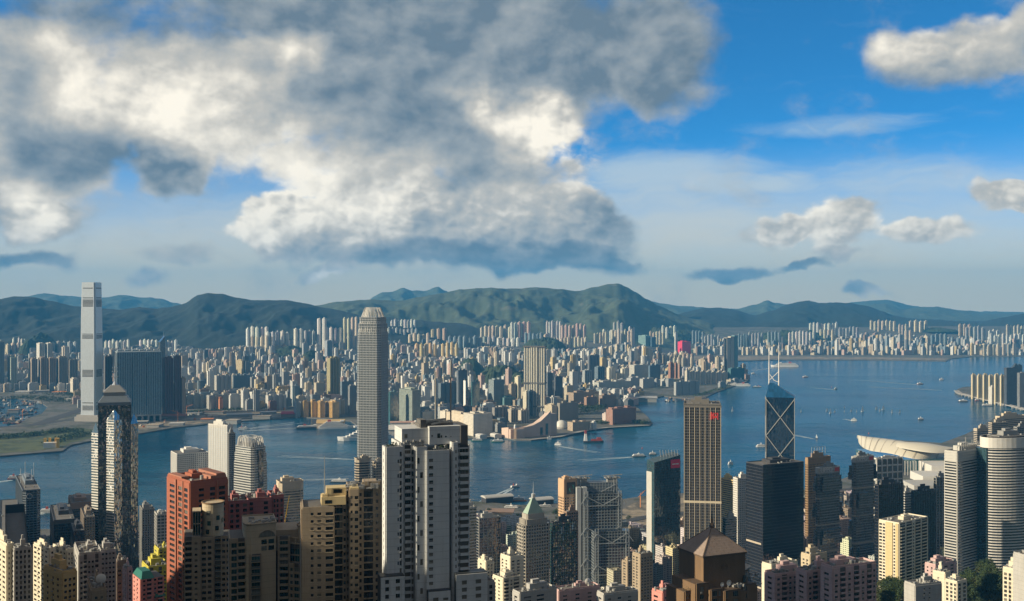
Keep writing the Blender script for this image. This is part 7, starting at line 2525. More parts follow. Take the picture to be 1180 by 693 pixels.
# ---------------- generic rendered apartment towers of the slope: label, x0,xc,x1, top, D, yaw, wall, frame, glass, trim, storey, left columns, right columns
WN = lambda a, b, s=.8, h=2.2, **k: ('win', a, b, dict(sill=s, head=h, ac=(a * 97) % 2 < 1.2, **k))
BL = lambda a, b, **k: ('balc', a, b, dict(**k))
M['p_cool'] = mat('render_cool_grey', (.40, .39, .37), .85, var=.16, joints=3.0)
M['p_dim'] = mat('render_dim_brown', (.20, .16, .13), .85, var=.16)
M['p_ochre'] = mat('render_ochre', (.58, .40, .18), .85, var=.12, joints=3.0)
M['p_ivory'] = mat('render_ivory', (.66, .60, .47), .85, var=.12, joints=3.0)
M['p_olive'] = mat('render_mustard', (.50, .44, .06), .85, var=.2, joints=3.0)
M['p_rose'] = mat('render_rose', (.62, .26, .22), .85, var=.12, joints=3.0)
FRONT = [
 ('white apartment tower with stacked lit balconies at the west edge', -14, 8, 16, 629, 655, 40, 'p_ivory', 'p_white', 3.05, [WN(.08, .2), BL(.3, .55), WN(.62, .74), WN(.82, .94)], [WN(.2, .4), WN(.6, .8)], 1),
 ('dark fronted apartment tower with a white lit edge second from the west edge', 15, 17, 36, 634, 650, 30, 'p_cool', 'p_cool', 3.05, [WN(.2, .7)], [WN(.06, .18, .6, 2.5), WN(.3, .44, .6, 2.5), WN(.54, .68, .6, 2.5), WN(.8, .94, .6, 2.5)], 2),
 ('cream apartment tower with a bright lit side near the west edge', 39, 57, 63, 634, 690, 45, 'p_ivory', 'p_white', 3.05, [WN(.06, .22), WN(.3, .44), WN(.52, .66), WN(.76, .9)], [WN(.3, .7)], 3),
 ('ivory apartment tower with a pale roof hut beside the cream lit tower', 61, 77, 85, 635, 700, 45, 'p_ivory', 'p_white', 3.05, [WN(.06, .2), BL(.28, .48), WN(.58, .7), WN(.8, .94)], [WN(.2, .4), WN(.6, .8)], 4),
 ('low dark brown block with an orange yellow lit side in front of the west row', 51, 72, 88, 661, 560, 48, 'p_ochre', 'p_dim', 3.0, [WN(.18, .28), WN(.48, .58), WN(.74, .84)], [WN(.1, .3), WN(.42, .6), WN(.72, .9)], 5),
 ('grey apartment slab in shade, widest of the west row', 86, 91, 116, 640, 640, 26, 'p_cool', 'p_cool', 3.0, [WN(.3, .7)], [WN(.06, .16), BL(.22, .36), WN(.42, .52), WN(.58, .68), BL(.74, .9)], 6),
 ('grey apartment tower in shade at the east end of the west row', 113, 116, 133, 636, 690, 26, 'p_cool', 'p_cool', 3.0, [WN(.3, .7)], [WN(.08, .22), WN(.32, .46), WN(.56, .7), WN(.8, .94)], 7),
 ('small olive roofed block low in front of the grey slab', 101, 106, 122, 681, 560, 26, 'p_tan', 'p_cream', 3.0, [WN(.3, .7)], [WN(.2, .4), WN(.6, .8)], 8),
 ('narrow dark grey tower in the gap right of the west row', 133, 135, 146, 648, 760, 26, 'p_dim', 'p_cool', 3.0, [WN(.3, .7)], [WN(.1, .4), WN(.6, .9)], 9),
 ('small pinkish tower left of the green roofed house', 142, 147, 152, 656, 720, 36, 'p_pinkpale', 'p_pinkpale', 3.0, [WN(.2, .35), WN(.6, .75)], [WN(.3, .7)], 10),
 ('mustard yellow apartment block behind the green roofed house', 164, 171, 196, 655, 840, 30, 'p_olive', 'p_olive', 3.0, [WN(.2, .6)], [BL(.06, .22), WN(.3, .4), BL(.46, .62), WN(.7, .8), BL(.84, .98)], 11),
 ('mustard yellow upper block farther up the slope', 178, 183, 197, 634, 900, 30, 'p_olive', 'p_olive', 3.0, [WN(.2, .6)], [BL(.06, .3), WN(.4, .55), BL(.65, .95)], 12),
 ('white pink apartment block row with deep loggias, western piece', 886, 889, 927, 662, 640, 24, 'p_pinkpale', 'p_pinkpale', 3.0, [WN(.3, .7)], [WN(.04, .12), BL(.18, .34, d=1.5), WN(.4, .47), WN(.54, .6), BL(.66, .82, d=1.5), WN(.87, .95)], 13),
 ('white pink apartment block row with deep loggias, middle piece', 922, 926, 958, 659, 625, 24, 'p_pinkpale', 'p_pinkpale', 3.0, [WN(.3, .7)], [WN(.04, .12), BL(.18, .36, d=1.5), WN(.44, .52), BL(.6, .8, d=1.5), WN(.86, .95)], 14),
 ('white pink apartment block row with deep loggias, tallest eastern piece', 950, 956, 1005, 654, 605, 24, 'p_pinkpale', 'p_pinkpale', 3.0, [WN(.3, .7)], [WN(.03, .1), BL(.15, .28, d=1.5), WN(.34, .4), BL(.47, .6, d=1.5), WN(.66, .72), BL(.78, .9, d=1.5), WN(.93, .98)], 15),
 ('white low block with an open dark roof before the navy tower', 879, 888, 918, 652, 820, 30, 'p_ivory', 'p_ivory', 3.4, [], [], 16),
 ('cream stepped house tower behind the pink row', 926, 931, 950, 640, 900, 30, 'p_cream', 'p_cream', 3.0, [WN(.2, .4), WN(.6, .8)], [WN(.1, .25), WN(.4, .55), WN(.7, .85)], 17),
 ('yellow and white apartment slab with rows of lit balconies above the trees', 1013, 1036, 1069, 604, 1010, 38, 'p_ivory', 'p_yellow', 3.0, [WN(.02, .16, .6, 2.4), WN(.20, .32, .6, 2.4), ('fin', .36, .70, dict(d=1.2)), WN(.74, .82, .6, 2.4), ('fin', .85, .98, dict(d=1.0))], [BL(.03, .2), BL(.24, .44), WN(.47, .51, .6, 2.4), BL(.55, .74), BL(.78, .97)], 18),
 ('pinkish brown house block below the louvred slab', 1066, 1078, 1102, 652, 930, 34, 'p_pinkpale', 'p_dim', 3.0, [WN(.2, .35), WN(.6, .75)], [WN(.1, .25), WN(.4, .55), WN(.7, .85)], 19),
 ('white narrow house with rounded edge before the pinkish brown block', 1077, 1087, 1093, 661, 850, 40, 'p_ivory', 'p_cool', 3.0, [WN(.4, .55, 1.0, 2.0)], [WN(.3, .6)], 20),
 ('small white house with square dark windows at the edge of the trees', 1092, 1100, 1111, 671, 830, 34, 'p_ivory', 'p_ivory', 3.0, [WN(.1, .3, .5, 2.5), WN(.45, .65, .5, 2.5), WN(.78, .95, .5, 2.5)], [WN(.1, .35, .5, 2.5), WN(.6, .9, .5, 2.5)], 21),
 ('pale grey blank house with a rusty roof low at the bottom edge', 1047, 1050, 1080, 674, 700, 20, 'p_cool', 'p_cool', 3.0, [], [WN(.30, .36, 1.0, 2.0), WN(.5, .56, 1.0, 2.0)], 22),
 ('cream balcony tower at the bottom east corner', 1160, 1168, 1176, 657, 760, 40, 'p_ivory', 'p_ivory', 3.0, [WN(.1, .3, .5, 2.5), WN(.42, .6, .5, 2.5), WN(.72, .92, .5, 2.5)], [WN(.2, .8)], 23),
 ('grey round stair tower cut by the east edge', 1173, 1176, 1200, 640, 740, 20, 'p_cool', 'p_cool', 3.0, [], [WN(.2, .5), WN(.65, .9)], 24),
 ('white stepped apartment house with a roof terrace left of the copper roofed tower', 568, 580, 600, 668, 900, 34, 'p_ivory', 'p_ivory', 3.0, [WN(.15, .32), WN(.55, .72)], [BL(.05, .3), WN(.4, .5), BL(.58, .9)], 25),
 ('taller white house with a round roof deck before the copper roofed tower', 577, 588, 603, 643, 1000, 34, 'p_ivory', 'p_cream', 3.0, [WN(.15, .32), WN(.55, .72)], [WN(.1, .3), WN(.5, .7)], 26),
 ('small cream building with a stair tower near the tall white tower', 551, 560, 569, 648, 920, 34, 'p_ivory', 'p_cream', 3.0, [WN(.3, .5)], [WN(.2, .4), WN(.6, .8)], 27),
 ('plain pale grey block joined to the foot of the tall white tower', 541, 543, 567, 672, 560, 22, 'p_cool', 'p_cool', 3.0, [WN(.3, .6)], [WN(.12, .28, .5, 2.4), WN(.74, .88, .5, 2.4)], 28),
 ('long grey roofed block with pipes at the bottom centre', 592, 598, 640, 684, 780, 30, 'p_cool', 'p_cool', 3.0, [WN(.3, .7)], [WN(.1, .3), WN(.45, .65)], 29),
 ('flat roofed grey block with a white dish at the bottom centre', 638, 643, 690, 681, 820, 24, 'p_pinkpale', 'p_cool', 3.0, [WN(.3, .7)], [WN(.1, .2), WN(.4, .5), WN(.7, .8)], 30),
 ('flat roofed grey block with roof plants right of the dish roof', 690, 694, 733, 685, 800, 24, 'p_cool', 'p_cool', 3.0, [WN(.3, .7)], [WN(.1, .2), WN(.4, .5), WN(.7, .8)], 31),
 ('grey brown apartment tower with many small windows below the crimson panelled tower', 729, 738, 752, 640, 1080, 30, 'p_tan', 'p_cool', 2.9, [WN(.1, .3), WN(.5, .7)], [WN(.06, .2), WN(.3, .44), WN(.54, .68), WN(.78, .92)], 32),
 ('narrow brown tower between the frame bank and the grey brown apartment tower', 718, 722, 730, 648, 1150, 30, 'p_tan', 'p_tan', 2.9, [WN(.3, .7)], [WN(.1, .4), WN(.6, .9)], 33),
 ('small pink topped house beside the brown pyramid tower', 754, 761, 772, 683, 700, 34, 'p_rose', 'p_ivory', 3.0, [WN(.2, .6)], [WN(.2, .5)], 34),
]
for (lb, x0, xc, x1, tp, D, yw, wl, tr, fh, lc, rc, sd) in FRONT:
 ISLF.append((x0, x1, tp, D))
 e, W, L, H = fsite('apartment_house' if tp > 655 else 'apartment_tower', lb, 'apartment house' if tp > 655 else 'apartment tower', x0, xc, x1, tp, D, yw)
 L = max(L, 10)
 zv = Z(712, D) - e.location.z
 f = Flats(e, 'gen%d' % sd, M[wl], M['fr_alu'], M['w_dark'], M[tr], visible_from=max(0, zv))
 P = rect(W, L)
 zb = max(0.0, Z(740, D) - e.location.z)
 f.block(rect(W - .2, L - .2), 0, H)
 f.face(P[3], P[0], zb, H, fh, lc)
 f.face(P[0], P[1], zb, H, fh, rc)
 f.face(P[1], P[2], zb, H, fh, lc)
 f.done(M['conc_dark'])
 rooftop(e, W, L, H, M[wl], M['roof'], M['kit'], sd + 40, plant=.28 + .2 * (sd % 2), ph=3.2 + (sd % 3), tanks=3)
 if 'white dish' in lb or 'olive roofed' in lb:
  mb = MB()
  for j in range(5):
   r0, r1 = 2.6 * j / 5, 2.6 * (j + 1) / 5
   for i in range(14):
    a, b = 2 * math.pi * i / 14, 2 * math.pi * (i + 1) / 14
    q = lambda r, t: (W * .25 + r * math.cos(t), -L * .2 - .12 * r * r * -1 - 1, H + 4 + r * math.sin(t))
    mb.face([q(r0, a), q(r1, a), q(r1, b), q(r0, b)])
  mb.bar((W * .25, -L * .2 - 1, H), (W * .25, -L * .2 - 1, H + 3.5), .2)
  mb.build('dish', M['white'], e)
# ---------------- green roofed little house
def green_house():
 D = 740
 e, W, L, H = fsite('house', 'small rose coloured house with green tiled roofs low on the west side', 'house', 153, 162, 189, 668, D, 34)
 grn = mat('green_tiles', (.015, .14, .11), .5)
 f = Flats(e, 'green', M['p_rose'], M['fr_alu'], M['w_dark'], M['p_ivory'])
 P = rect(W, L)
 f.block(rect(W - .2, L - .2), 0, H)
 f.face(P[3], P[0], max(0, H - 24), H, 3, [WN(.2, .34), WN(.6, .74)])
 f.face(P[0], P[1], max(0, H - 24), H, 3, [WN(.1, .2), BL(.26, .46), WN(.56, .66), BL(.72, .94)])
 f.done(M['conc_dark'])
 mb = MB()
 mb.prism(rect(W * .56, L + 1.5, -W * .2), H, H + 4.5, scale=.62)
 mb.prism(rect(W * .42, L * .8, W * .3), H - 6, H - 2.5, scale=.7)
 mb.prism(rect(W * .44, L + 2, W * .31, -1), H - 13, H - 10.5, scale=.8)
 mb.build('tiled_roof', grn, e)
 mb = MB()
 mb.box(-W * .46, W * .06, -L * .5, L * .5, H - .5, H)
 mb.build('eaves', M['p_ivory'], e)
green_house()
# ---------------- brown tower with a tiled pyramid
def front_pyramid():
 D = 470
 e, W, L, H = fsite('apartment_tower', 'dark brown tiled apartment tower with a shingled pyramid roof in the foreground', 'apartment tower', 790, 794, 850, 637, D, 24)
 z = lambda py: Z(py, D) - e.location.z
 W, L = 21.5, 19
 brick = mat('brown_brick', (.17, .105, .055), .8, var=.25, joints=.62)
 m = brick
 k = NT.__new__(NT)
 k.t = m.node_tree
 # shaft
 mb = MB()
 mb.box(-W / 2, W / 2, -L / 2, L / 2, 0, z(637))
 mb.build('shaft', brick, e)
 mb = MB()
 r = random.Random(3)
 zt, zb = z(640), z(672)
 nr = 22
 for i in range(nr):
  zz = zb + (zt - zb) * i / nr
  mb.box(-W / 2 - .03, W / 2 + .03, -L / 2 - .04, -L / 2, zz, zz + .10)
 mb.build('brick_courses', M['p_brownd'], e)
 # pyramid: stepped rows of tiles
 mb = MB()
 n = 11
 z0, z1 = z(637), z(611.5)
 for i in range(n):
  a = 1 - i / n * .94
  b = 1 - (i + 1) / n * .94
  q = 1.06
  zz0, zz1 = z0 + (z1 - z0) * i / n, z0 + (z1 - z0) * (i + 1) / n
  mb.prism(rect(W * a * q, L * a * q), zz0, zz1, scale=(b + .012) / a, bottom=True)
 mb.build('pyramid_roof', M['roof_tile'], e)
 mb = MB()
 for i in range(4):
  x, y_ = rect(W * 1.06, L * 1.06)[i]
  mb.bar((x, y_, z0), (x * .06, y_ * .06, z1), .22)
 for i in range(1, 12):
  u_ = -W * .53 + W * 1.06 * i / 12
  k_ = 1 - abs(u_) / (W * .53)
  for j in range(n):
   a = 1 - j / n * .94
   if abs(u_) < W * .53 * a and (i + j) % 2:
    mb.bar((u_ * 1, -L * .53 * a - .03, z0 + (z1 - z0) * j / n + .05), (u_, -L * .53 * (a - .94 / n) - .03, z0 + (z1 - z0) * (j + 1) / n), .035)
 mb.build('roof_ribs', M['p_brownd'], e)
 mb = MB()
 mb.cyl(0, 0, .9, z1 - .3, z1 + 1.8, 8)
 mb.cyl(0, 0, .5, z1 + 1.8, z1 + 3.8, 8)
 mb.bar((0, 0, z1 + 3.8), (0, 0, z1 + 7.5), (.16, .06), n=6)
 mb.build('finial', M['p_brownd'], e)
 mb = MB()
 mb.box(-W / 2 - .5, W / 2 + .5, -L / 2 - .5, L / 2 + .5, z(639), z(637) - .02)
 for i in range(6):
  y_ = -L / 2 + L * (i + .5) / 6
  mb.bar((W / 2, y_, z(648)), (W / 2 + 1.6, y_, z(638)), .2)
 mb.build('eaves', M['p_brownd'], e)
 # octagon emblem on the brick
 mb = MB()
 for i in range(8):
  a, b = 2 * math.pi * i / 8 + .39, 2 * math.pi * (i + 1) / 8 + .39
  for q in (.9, 1.5):
   mb.bar((q * math.cos(a), -L / 2 - .06, z(652) + q * math.sin(a)), (q * math.cos(b), -L / 2 - .06, z(652) + q * math.sin(b)), .1)
 mb.build('brick_rosette', M['p_brownd'], e)
 # stepped lower blocks around the shaft
 f = Flats(e, 'brown', brick, M['fr_alu'], M['w_blue'], M['p_brownd'])
 u = lambda px: (px - 822) / F * D
 for (x0, x1, y0, py, cols, m_) in ((771, 779, -8, 676, [WN(.2, .7, .3, 2.3)], 0), (779, 795, -12, 666, [WN(.28, .62, .1, 2.0, mull=2)], 0), (795, 811, -14, 673, [WN(.12, .5, .6, 2.8, mull=3), WN(.62, .8, .6, 2.8)], 0), (811, 832, -15.5, 675, [WN(.06, .14, .3, 3.0), WN(.5, .84, .6, 2.9, mull=3)], 0),
   (832, 846, -12, 680, [WN(.2, .44, .6, 2.8)], 0), (848, 866, -9, 676, [WN(.2, .3, .6, 2.6)], 0), (853, 860, -6, 662, [], 0), (866, 876, -5, 682, [WN(.2, .6)], 0)):
  p = [(u(x0), y0), (u(x1), y0), (u(x1), 6), (u(x0), 6)]
  f.block([(p[0][0] + .1, y0 + .1), (p[1][0] - .1, y0 + .1), (p[2][0] - .1, 6), (p[3][0] + .1, 6)], 0, z(py))
  f.face(p[0], p[1], z(py) - 13.0, z(py), 3.25, cols)
  f.face(p[3], p[0], z(py) - 13.0, z(py), 3.25, [])
  f.trim.box(u(x0) - .1, u(x1) + .1, y0 - .55, y0 - .1, z(py) - .02, z(py) + .5)
 f.done(M['p_brownd'])
 # side window strip and dark slots
 for a, b, c, d in ((849.5, 853, 664, 672), (849.5, 853, 676, 686)):
  mb = MB()
  mb.box(u(a) - 1, u(b) - 1, -L / 2 - .6, -L / 2 - .35, z(d), z(c))
  mb.build('side_window', M['w_blue'], e)
 # dishes
 for (px_, py_, rr) in ((811.5, 668.5, .95), (820.5, 667.5, 1.25)):
  mb = MB()
  cx_, cz_ = u(px_), z(py_)
  for j in range(5):
   r0, r1 = rr * j / 5, rr * (j + 1) / 5
   for i in range(16):
    a, b = 2 * math.pi * i / 16, 2 * math.pi * (i + 1) / 16
    q = lambda r_, t: (cx_ + r_ * math.cos(t), -13.2 - .25 * r_ * r_, cz_ + r_ * math.sin(t))
    mb.face([q(r0, a), q(r0, b), q(r1, b), q(r1, a)])
  mb.bar((cx_, -13.1, cz_), (cx_, -14.2, cz_ + .1), .04)
  mb.bar((cx_, -12.9, cz_ - 2.2), (cx_, -12.9, cz_), .08)
  mb.build('dish', M['white'], e)
 # roof terrace plants and clutter
 mb = MB()
 for i in range(260):
  px_ = r.choice([r.uniform(772, 781), r.uniform(824, 846), r.uniform(864, 876)])
  base_ = 676 if px_ < 800 else 675 if px_ < 850 else 677
  x, y_, zz, s_ = u(px_), r.uniform(-11, -5), z(base_) + r.uniform(0, 3.0 if px_ > 850 else 1.6), r.uniform(.12, .3)
  v1, v2 = Vector((r.uniform(-1, 1), r.uniform(-1, 1), r.uniform(-1, 1))).normalized() * s_, Vector((r.uniform(-1, 1), r.uniform(-1, 1), r.uniform(-1, 1))).normalized() * s_
  c_ = Vector((x, y_, zz))
  mb.face([c_ - v1, c_ + v2, c_ + v1, c_ - v2])
 mb.build('terrace_plants', M['leaf_dark'], e)
 mb = MB()
 for i in range(16):
  x, y_ = u(r.uniform(826, 844)), r.uniform(-14, -10)
  mb.box(x - .35, x + .35, y_ - .3, y_ + .3, z(675) + .3, z(675) + r.uniform(.8, 1.8))
 for i in range(9):
  x, y_ = u(r.uniform(852, 872)), r.uniform(-8, -4)
  mb.box(x - .6, x + .6, y_ - .5, y_ + .5, z(668), z(668) + r.uniform(.8, 2.2))
 mb.bar((u(832), -14, z(674)), (u(832), -14, z(668)), .05)
 mb.bar((u(852), -8, z(676)), (u(860), -7, z(664)), .12)
 mb.build('terrace_clutter', M['kit'], e)
 mb = MB()
 mb.loft([[(u(851), -9.3, z(659)), (u(859), -9.3, z(655)), (u(859), -4, z(655)), (u(851), -4, z(659))], [(u(851), -9.3, z(658)), (u(859.5), -9.3, z(654)), (u(859.5), -4, z(654)), (u(851), -4, z(658))]])
 mb.build('awning', M['p_whitetrim'], e)
front_pyramid()
# ---------------- construction crane behind the pink group
def crane():
 D = 900
 p = Vector((X(327, D), D, 0))
 g = island_h(p.x, p.y)
 e = thing('construction_crane', 'yellow lattice construction crane with its jib raised near the beige rounded tower', 'crane', (p.x, p.y, g))
 z = lambda py: Z(py, D) - g
 mb = MB()
 for sx_ in (-1, 1):
  for sy_ in (-1, 1):
   mb.bar((sx_ * .9, sy_ * .9, 0), (sx_ * .9, sy_ * .9, z(608)), .22)
 n = int(z(608) / 4)
 for i in range(n):
  mb.bar((-.9, -.9, i * 4), (.9, -.9, i * 4 + 4), .13)
  mb.bar((-.9, .9, i * 4 + 4), (-.9, -.9, i * 4), .13)
 mb.build('mast', M['yellow'], e)
 mb = MB()
 tip = (X(333.5, D) - p.x, 0, z(571))
 for dy in (-.7, .7):
  mb.bar((0, dy, z(608)), (tip[0], dy * .3, tip[2]), .25)
 mb.bar((.9, 0, z(608) + 1.6), (tip[0], 0, tip[2]), .22)
 for i in range(10):
  t, t2 = i / 10, (i + 1) / 10
  mb.bar((tip[0] * t, -.7 + .5 * t, z(608) + (tip[2] - z(608)) * t), (tip[0] * t2 + .5 * (1 - t2), 0, z(608) + (tip[2] - z(608)) * t2 + 1.2 * (1 - t2)), .13)
 mb.build('jib', M['yellow'], e)
 mb = MB()
 mb.box(-3.5, 1.2, -1.1, 1.1, z(608) - 1, z(608) + 2)
 mb.build('cab', M['orange'], e)
crane()
# ------------------------------------------------------------------ ordinary blocks of the island between the landmarks
FOOT = []
for o_ in COL.objects:
 if o_.parent is None and o_.type == 'EMPTY' and 300 < o_.location.y < 2450 and o_.get('category'):
  FOOT.append((o_.location.x, o_.location.y))
rnd = random.Random(77)
LIM = [(-20, 650), (50, 652), (90, 660), (130, 652), (160, 640), (195, 640), (260, 640), (330, 640), (420, 640), (540, 652), (570, 655), (600, 672), (640, 680), (700, 690), (735, 672), (780, 676), (860, 672), (900, 668), (1000, 672),
  (1010, 690), (1070, 682), (1180, 700)]
LIM2 = [(-20, 606), (20, 610), (50, 616), (90, 618), (130, 622), (160, 606), (195, 612), (330, 600), (420, 590), (545, 586), (560, 592), (600, 597), (640, 600), (700, 598), (735, 596), (745, 594), (790, 596), (830, 596), (860, 588), (930, 570), (1000, 560), (1050, 560),
  (1090, 556), (1120, 500), (1180, 492)]
isl = []
y = 760.0
while y < 2330:
 sp = 31 if y < 1250 else 34
 x = X(-25, y)
 while x < X(1205, y):
  cx_, cy_ = x + rnd.uniform(-6, 6), y + rnd.uniform(-6, 6)
  x += sp
  px = CX + cx_ / cy_ * F
  g = island_h(cx_, cy_)
  if not inside(ISLAND, cx_, cy_ + 26) or any(math.hypot(cx_ - a, cy_ - b) < (27 if b > 1150 else 24) for a, b in FOOT):
   continue
  if 1000 < px < 1200 and cy_ < 1260 or 732 < px < 790 and 1900 < cy_ < 2330 or 985 < px < 1115 and cy_ > 2380 or 1010 < px < 1120 and cy_ > 1900 and rnd.random() < .7:
   continue
  if 60 < px < 400 and cy_ > 2050:
   continue
  if rnd.random() < (.12 if cy_ < 1500 else .2):
   continue
  h = rnd.uniform(30, 80) if cy_ < 1350 else rnd.uniform(18, 60)
  if cy_ > 1900:
   h = rnd.uniform(10, 34)
  lim = interp(LIM, px) if cy_ < 1350 else interp(LIM2, px)
  top = CY + (CZ - g - h) / cy_ * F
  if top < lim:
   h -= (lim - top + rnd.random() * 14) * cy_ / F
  if h < 9:
   continue
  w, l = rnd.uniform(14, 23), rnd.uniform(13, 21)
  if cy_ > 1700:
   w, l = rnd.uniform(20, 32), rnd.uniform(16, 28)
  isl.append((cx_, cy_, g, w, l, h, px))
 y += sp
occ[:] = False
seq = [(h_[3], (h_[0], h_[1], h_[2], CY + CZ / h_[3] * F), None) for h_ in ISL + ISLF]
for q_ in isl:
 cx_, cy_, g, w, l, h, px = q_
 hw = (w + l) * .36 / cy_ * F
 seq.append((cy_, (px - hw, px + hw, CY + (CZ - g - h) / cy_ * F, CY + (CZ - g) / cy_ * F), q_))
seq.sort(key=lambda a_: a_[0])
seen = []
for D, b, q_ in seq:
 c_ = cover(*b)
 if q_ and c_ > 5:
  seen.append((c_, q_))
seen.sort(key=lambda a_: -a_[0])
isl_all, isl = isl, [a_[1] for a_ in seen[:290]]
tones = {'grey': (.34, .33, .31), 'pale grey': (.46, .45, .42), 'cream': (.55, .48, .36), 'white': (.60, .58, .54), 'tan': (.40, .32, .24), 'brown': (.24, .18, .14), 'pinkish': (.50, .37, .33), 'blue grey': (.22, .26, .29)}
n = 0
for (cx_, cy_, g, w, l, h, px) in isl:
 cn = rnd.choices(list(tones), [18, 18, 15, 16, 12, 6, 8, 7])[0]
 c = tuple(v * rnd.uniform(.85, 1.1) for v in tones[cn])
 tall = h > 26
 where = 'low on the slope' if cy_ < 1350 else 'among the office towers' if cy_ < 1900 else 'along the island waterfront'
 side = 'west of the white tower' if px < 445 else 'between white and grid towers' if px < 790 else 'east of the grid tower'
 nm = 'town_block' if tall else 'low_block'
 lb = '%s %s %s, %s' % (cn, 'apartment block' if tall else 'low building', where, side)
 yaw = R(rnd.choice([24, 28, 34, 40]) + rnd.uniform(-3, 3))
 o_ = thing(nm, lb, 'apartment block' if tall else 'building', (cx_, cy_, g - 3), yaw, '%s blocks %s, %s' % (cn, where, side))
 mb = MB()
 mb.col = c
 st = rnd.random()
 H = h + 3
 if st < .4 and tall:
  mb.prism(notched(w, l, 1, 2.2), 0, H)
 else:
  mb.prism(rect(w, l), 0, H)
 mb.build('body', M['f_near'] if tall else M['f_office'] if st < .3 else M['f_blank'], o_)
 mb = MB()
 mb.col = tuple(v * .95 for v in c)
 rr = rnd
 for i in range(rr.randint(1, 3)):
  a, b = rr.uniform(-.25, .25) * w, rr.uniform(-.25, .25) * l
  ww, ll = rr.uniform(2, 5), rr.uniform(2, 5)
  mb.box(a - ww / 2, a + ww / 2, b - ll / 2, b + ll / 2, H, H + rr.uniform(2, 5.5))
 for q in ((-w / 2, w / 2, -l / 2, -l / 2 + .3), (-w / 2, -w / 2 + .3, -l / 2 + .3, l / 2)):
  mb.box(*q, H, H + 1.1)
 for i in range(5):
  a, b = rr.uniform(-.42, .42) * w, rr.uniform(-.42, .42) * l
  mb.box(a - .7, a + .7, b - .7, b + .7, H, H + rr.uniform(.7, 1.8))
 mb.build('roof_works', M['f_blank'], o_)
 n += 1
mb = MB()
pick = set(map(id, isl))
for q_ in isl_all:
 if id(q_) not in pick:
  cx_, cy_, g, w, l, h, px = q_
  mb.col = tuple(v * rnd.uniform(.8, 1.1) for v in tones[rnd.choice(list(tones))])
  a = R(rnd.uniform(22, 40))
  T = lambda p: [(cx_ + x_ * math.cos(a) - y_ * math.sin(a), cy_ + x_ * math.sin(a) + y_ * math.cos(a)) for x_, y_ in p]
  mb.prism(T(rect(w, l)), g - 3, g + h)
  mb.prism(T(rect(w * .3, l * .3, w * .1, 0)), g + h, g + h + 4)
o_ = mb.build('town_blocks_beyond', M['f_near'])
o_['kind'] = 'stuff'
print('island blocks', n, len(seen), len(isl_all))
for i in range(70):
 pass
# ------------------------------------------------------------------ piers and waterfront sheds
def shed(name, label, cat, x0, x1, py, D, depth, h, m_roof, m_wall, yaw=0, arch=True):
 a = X(x0, D)
 b = X(x1, D)
 e = thing(name, label, cat, ((a + b) / 2, D, 3.4), R(yaw))
 w = abs(b - a)
 mb = MB()
 mb.box(-w / 2, w / 2, -depth / 2, depth / 2, -3, h)
 mb.build('hall', m_wall, e)
 mb = MB()
 if arch:
  k = 9
  pts = [(-depth * .54 * math.cos(math.pi * i / k), h + depth * .16 * math.sin(math.pi * i / k)) for i in range(k + 1)]
  for (y0, z0), (y1, z1) in zip(pts, pts[1:]):
   mb.face([(-w * .52, y1, z1 + .1), (-w * .52, y0, z0 + .1), (w * .52, y0, z0 + .1), (w * .52, y1, z1 + .1)][::-1])
  mb.face([(-w * .52, y_, z_ + .1) for y_, z_ in pts])
  mb.face([(w * .52, y_, z_ + .1) for y_, z_ in pts[::-1]])
 else:
  mb.box(-w * .52, w * .52, -depth * .54, depth * .54, h, h + 1.5)
 mb.build('roof', m_roof, e)
 return e
shed('ferry_pier', 'long grey roofed ferry pier jutting into the harbour before the green pyramid tower', 'pier', 556, 590, 580, 2270, 26, 9, M['c_pale'], M['c_dark'], yaw=24)
shed('ferry_pier', 'pinkish brown roofed ferry hall behind the dark office block by the piers', 'pier', 560, 592, 588, 2110, 34, 10, M['c_brown_l'], M['c_tan_l'], yaw=-4, arch=False)
shed('ferry_pier', 'second grey ferry pier reaching the water close to the copper roofed tower', 'pier', 612, 636, 585, 2240, 26, 9, M['c_pale'], M['c_dark'], yaw=24)
shed('ferry_terminal', 'golden roofed ferry terminal hall below the golden harbour blocks', 'ferry terminal', 366, 397, 482, 3610, 60, 14, mat('golden_roof', (.55, .38, .16), .7), M['c_tan_l'], yaw=6)
shed('ferry_terminal', 'long white waterfront hall right of the tall curved harbour tower', 'ferry terminal', 447, 490, 497, 3420, 70, 16, M['c_white'], M['c_pale'], yaw=6)
shed('ferry_terminal', 'low pink roofed waterfront hall right of the tall curved harbour tower', 'ferry terminal', 450, 480, 491, 3560, 40, 20, mat('pinkish_roof', (.52, .32, .24), .8), M['c_pale'], yaw=6, arch=False)
shed('ferry_pier', 'small white roofed ferry pier on the far promenade, western one', 'pier', 549, 560, 506, 3315, 24, 8, M['c_white'], M['c_pale'], yaw=-60)
shed('ferry_pier', 'small white roofed ferry pier on the far promenade, eastern one', 'pier', 566, 577, 506, 3330, 24, 8, M['c_white'], M['c_pale'], yaw=-60)
shed('railway_hall', 'long low railway hall roof inland of the red brick hotel', 'railway hall', 700, 756, 455, 4550, 90, 14, M['c_pale'], M['c_grey'], yaw=-6, arch=False)
shed('warehouse', 'red roofed long shed beside the striped slab', 'warehouse', 187, 214, 481, 3860, 40, 10, mat('rust_roof', (.36, .13, .08), .8), M['c_brown'], yaw=4)
shed('warehouse', 'crimson roofed round shed in the railway land before the white complex', 'warehouse', 325, 342, 473, 3930, 50, 10, mat('crimson_roof', (.40, .05, .07), .8), M['c_brown'], yaw=4)
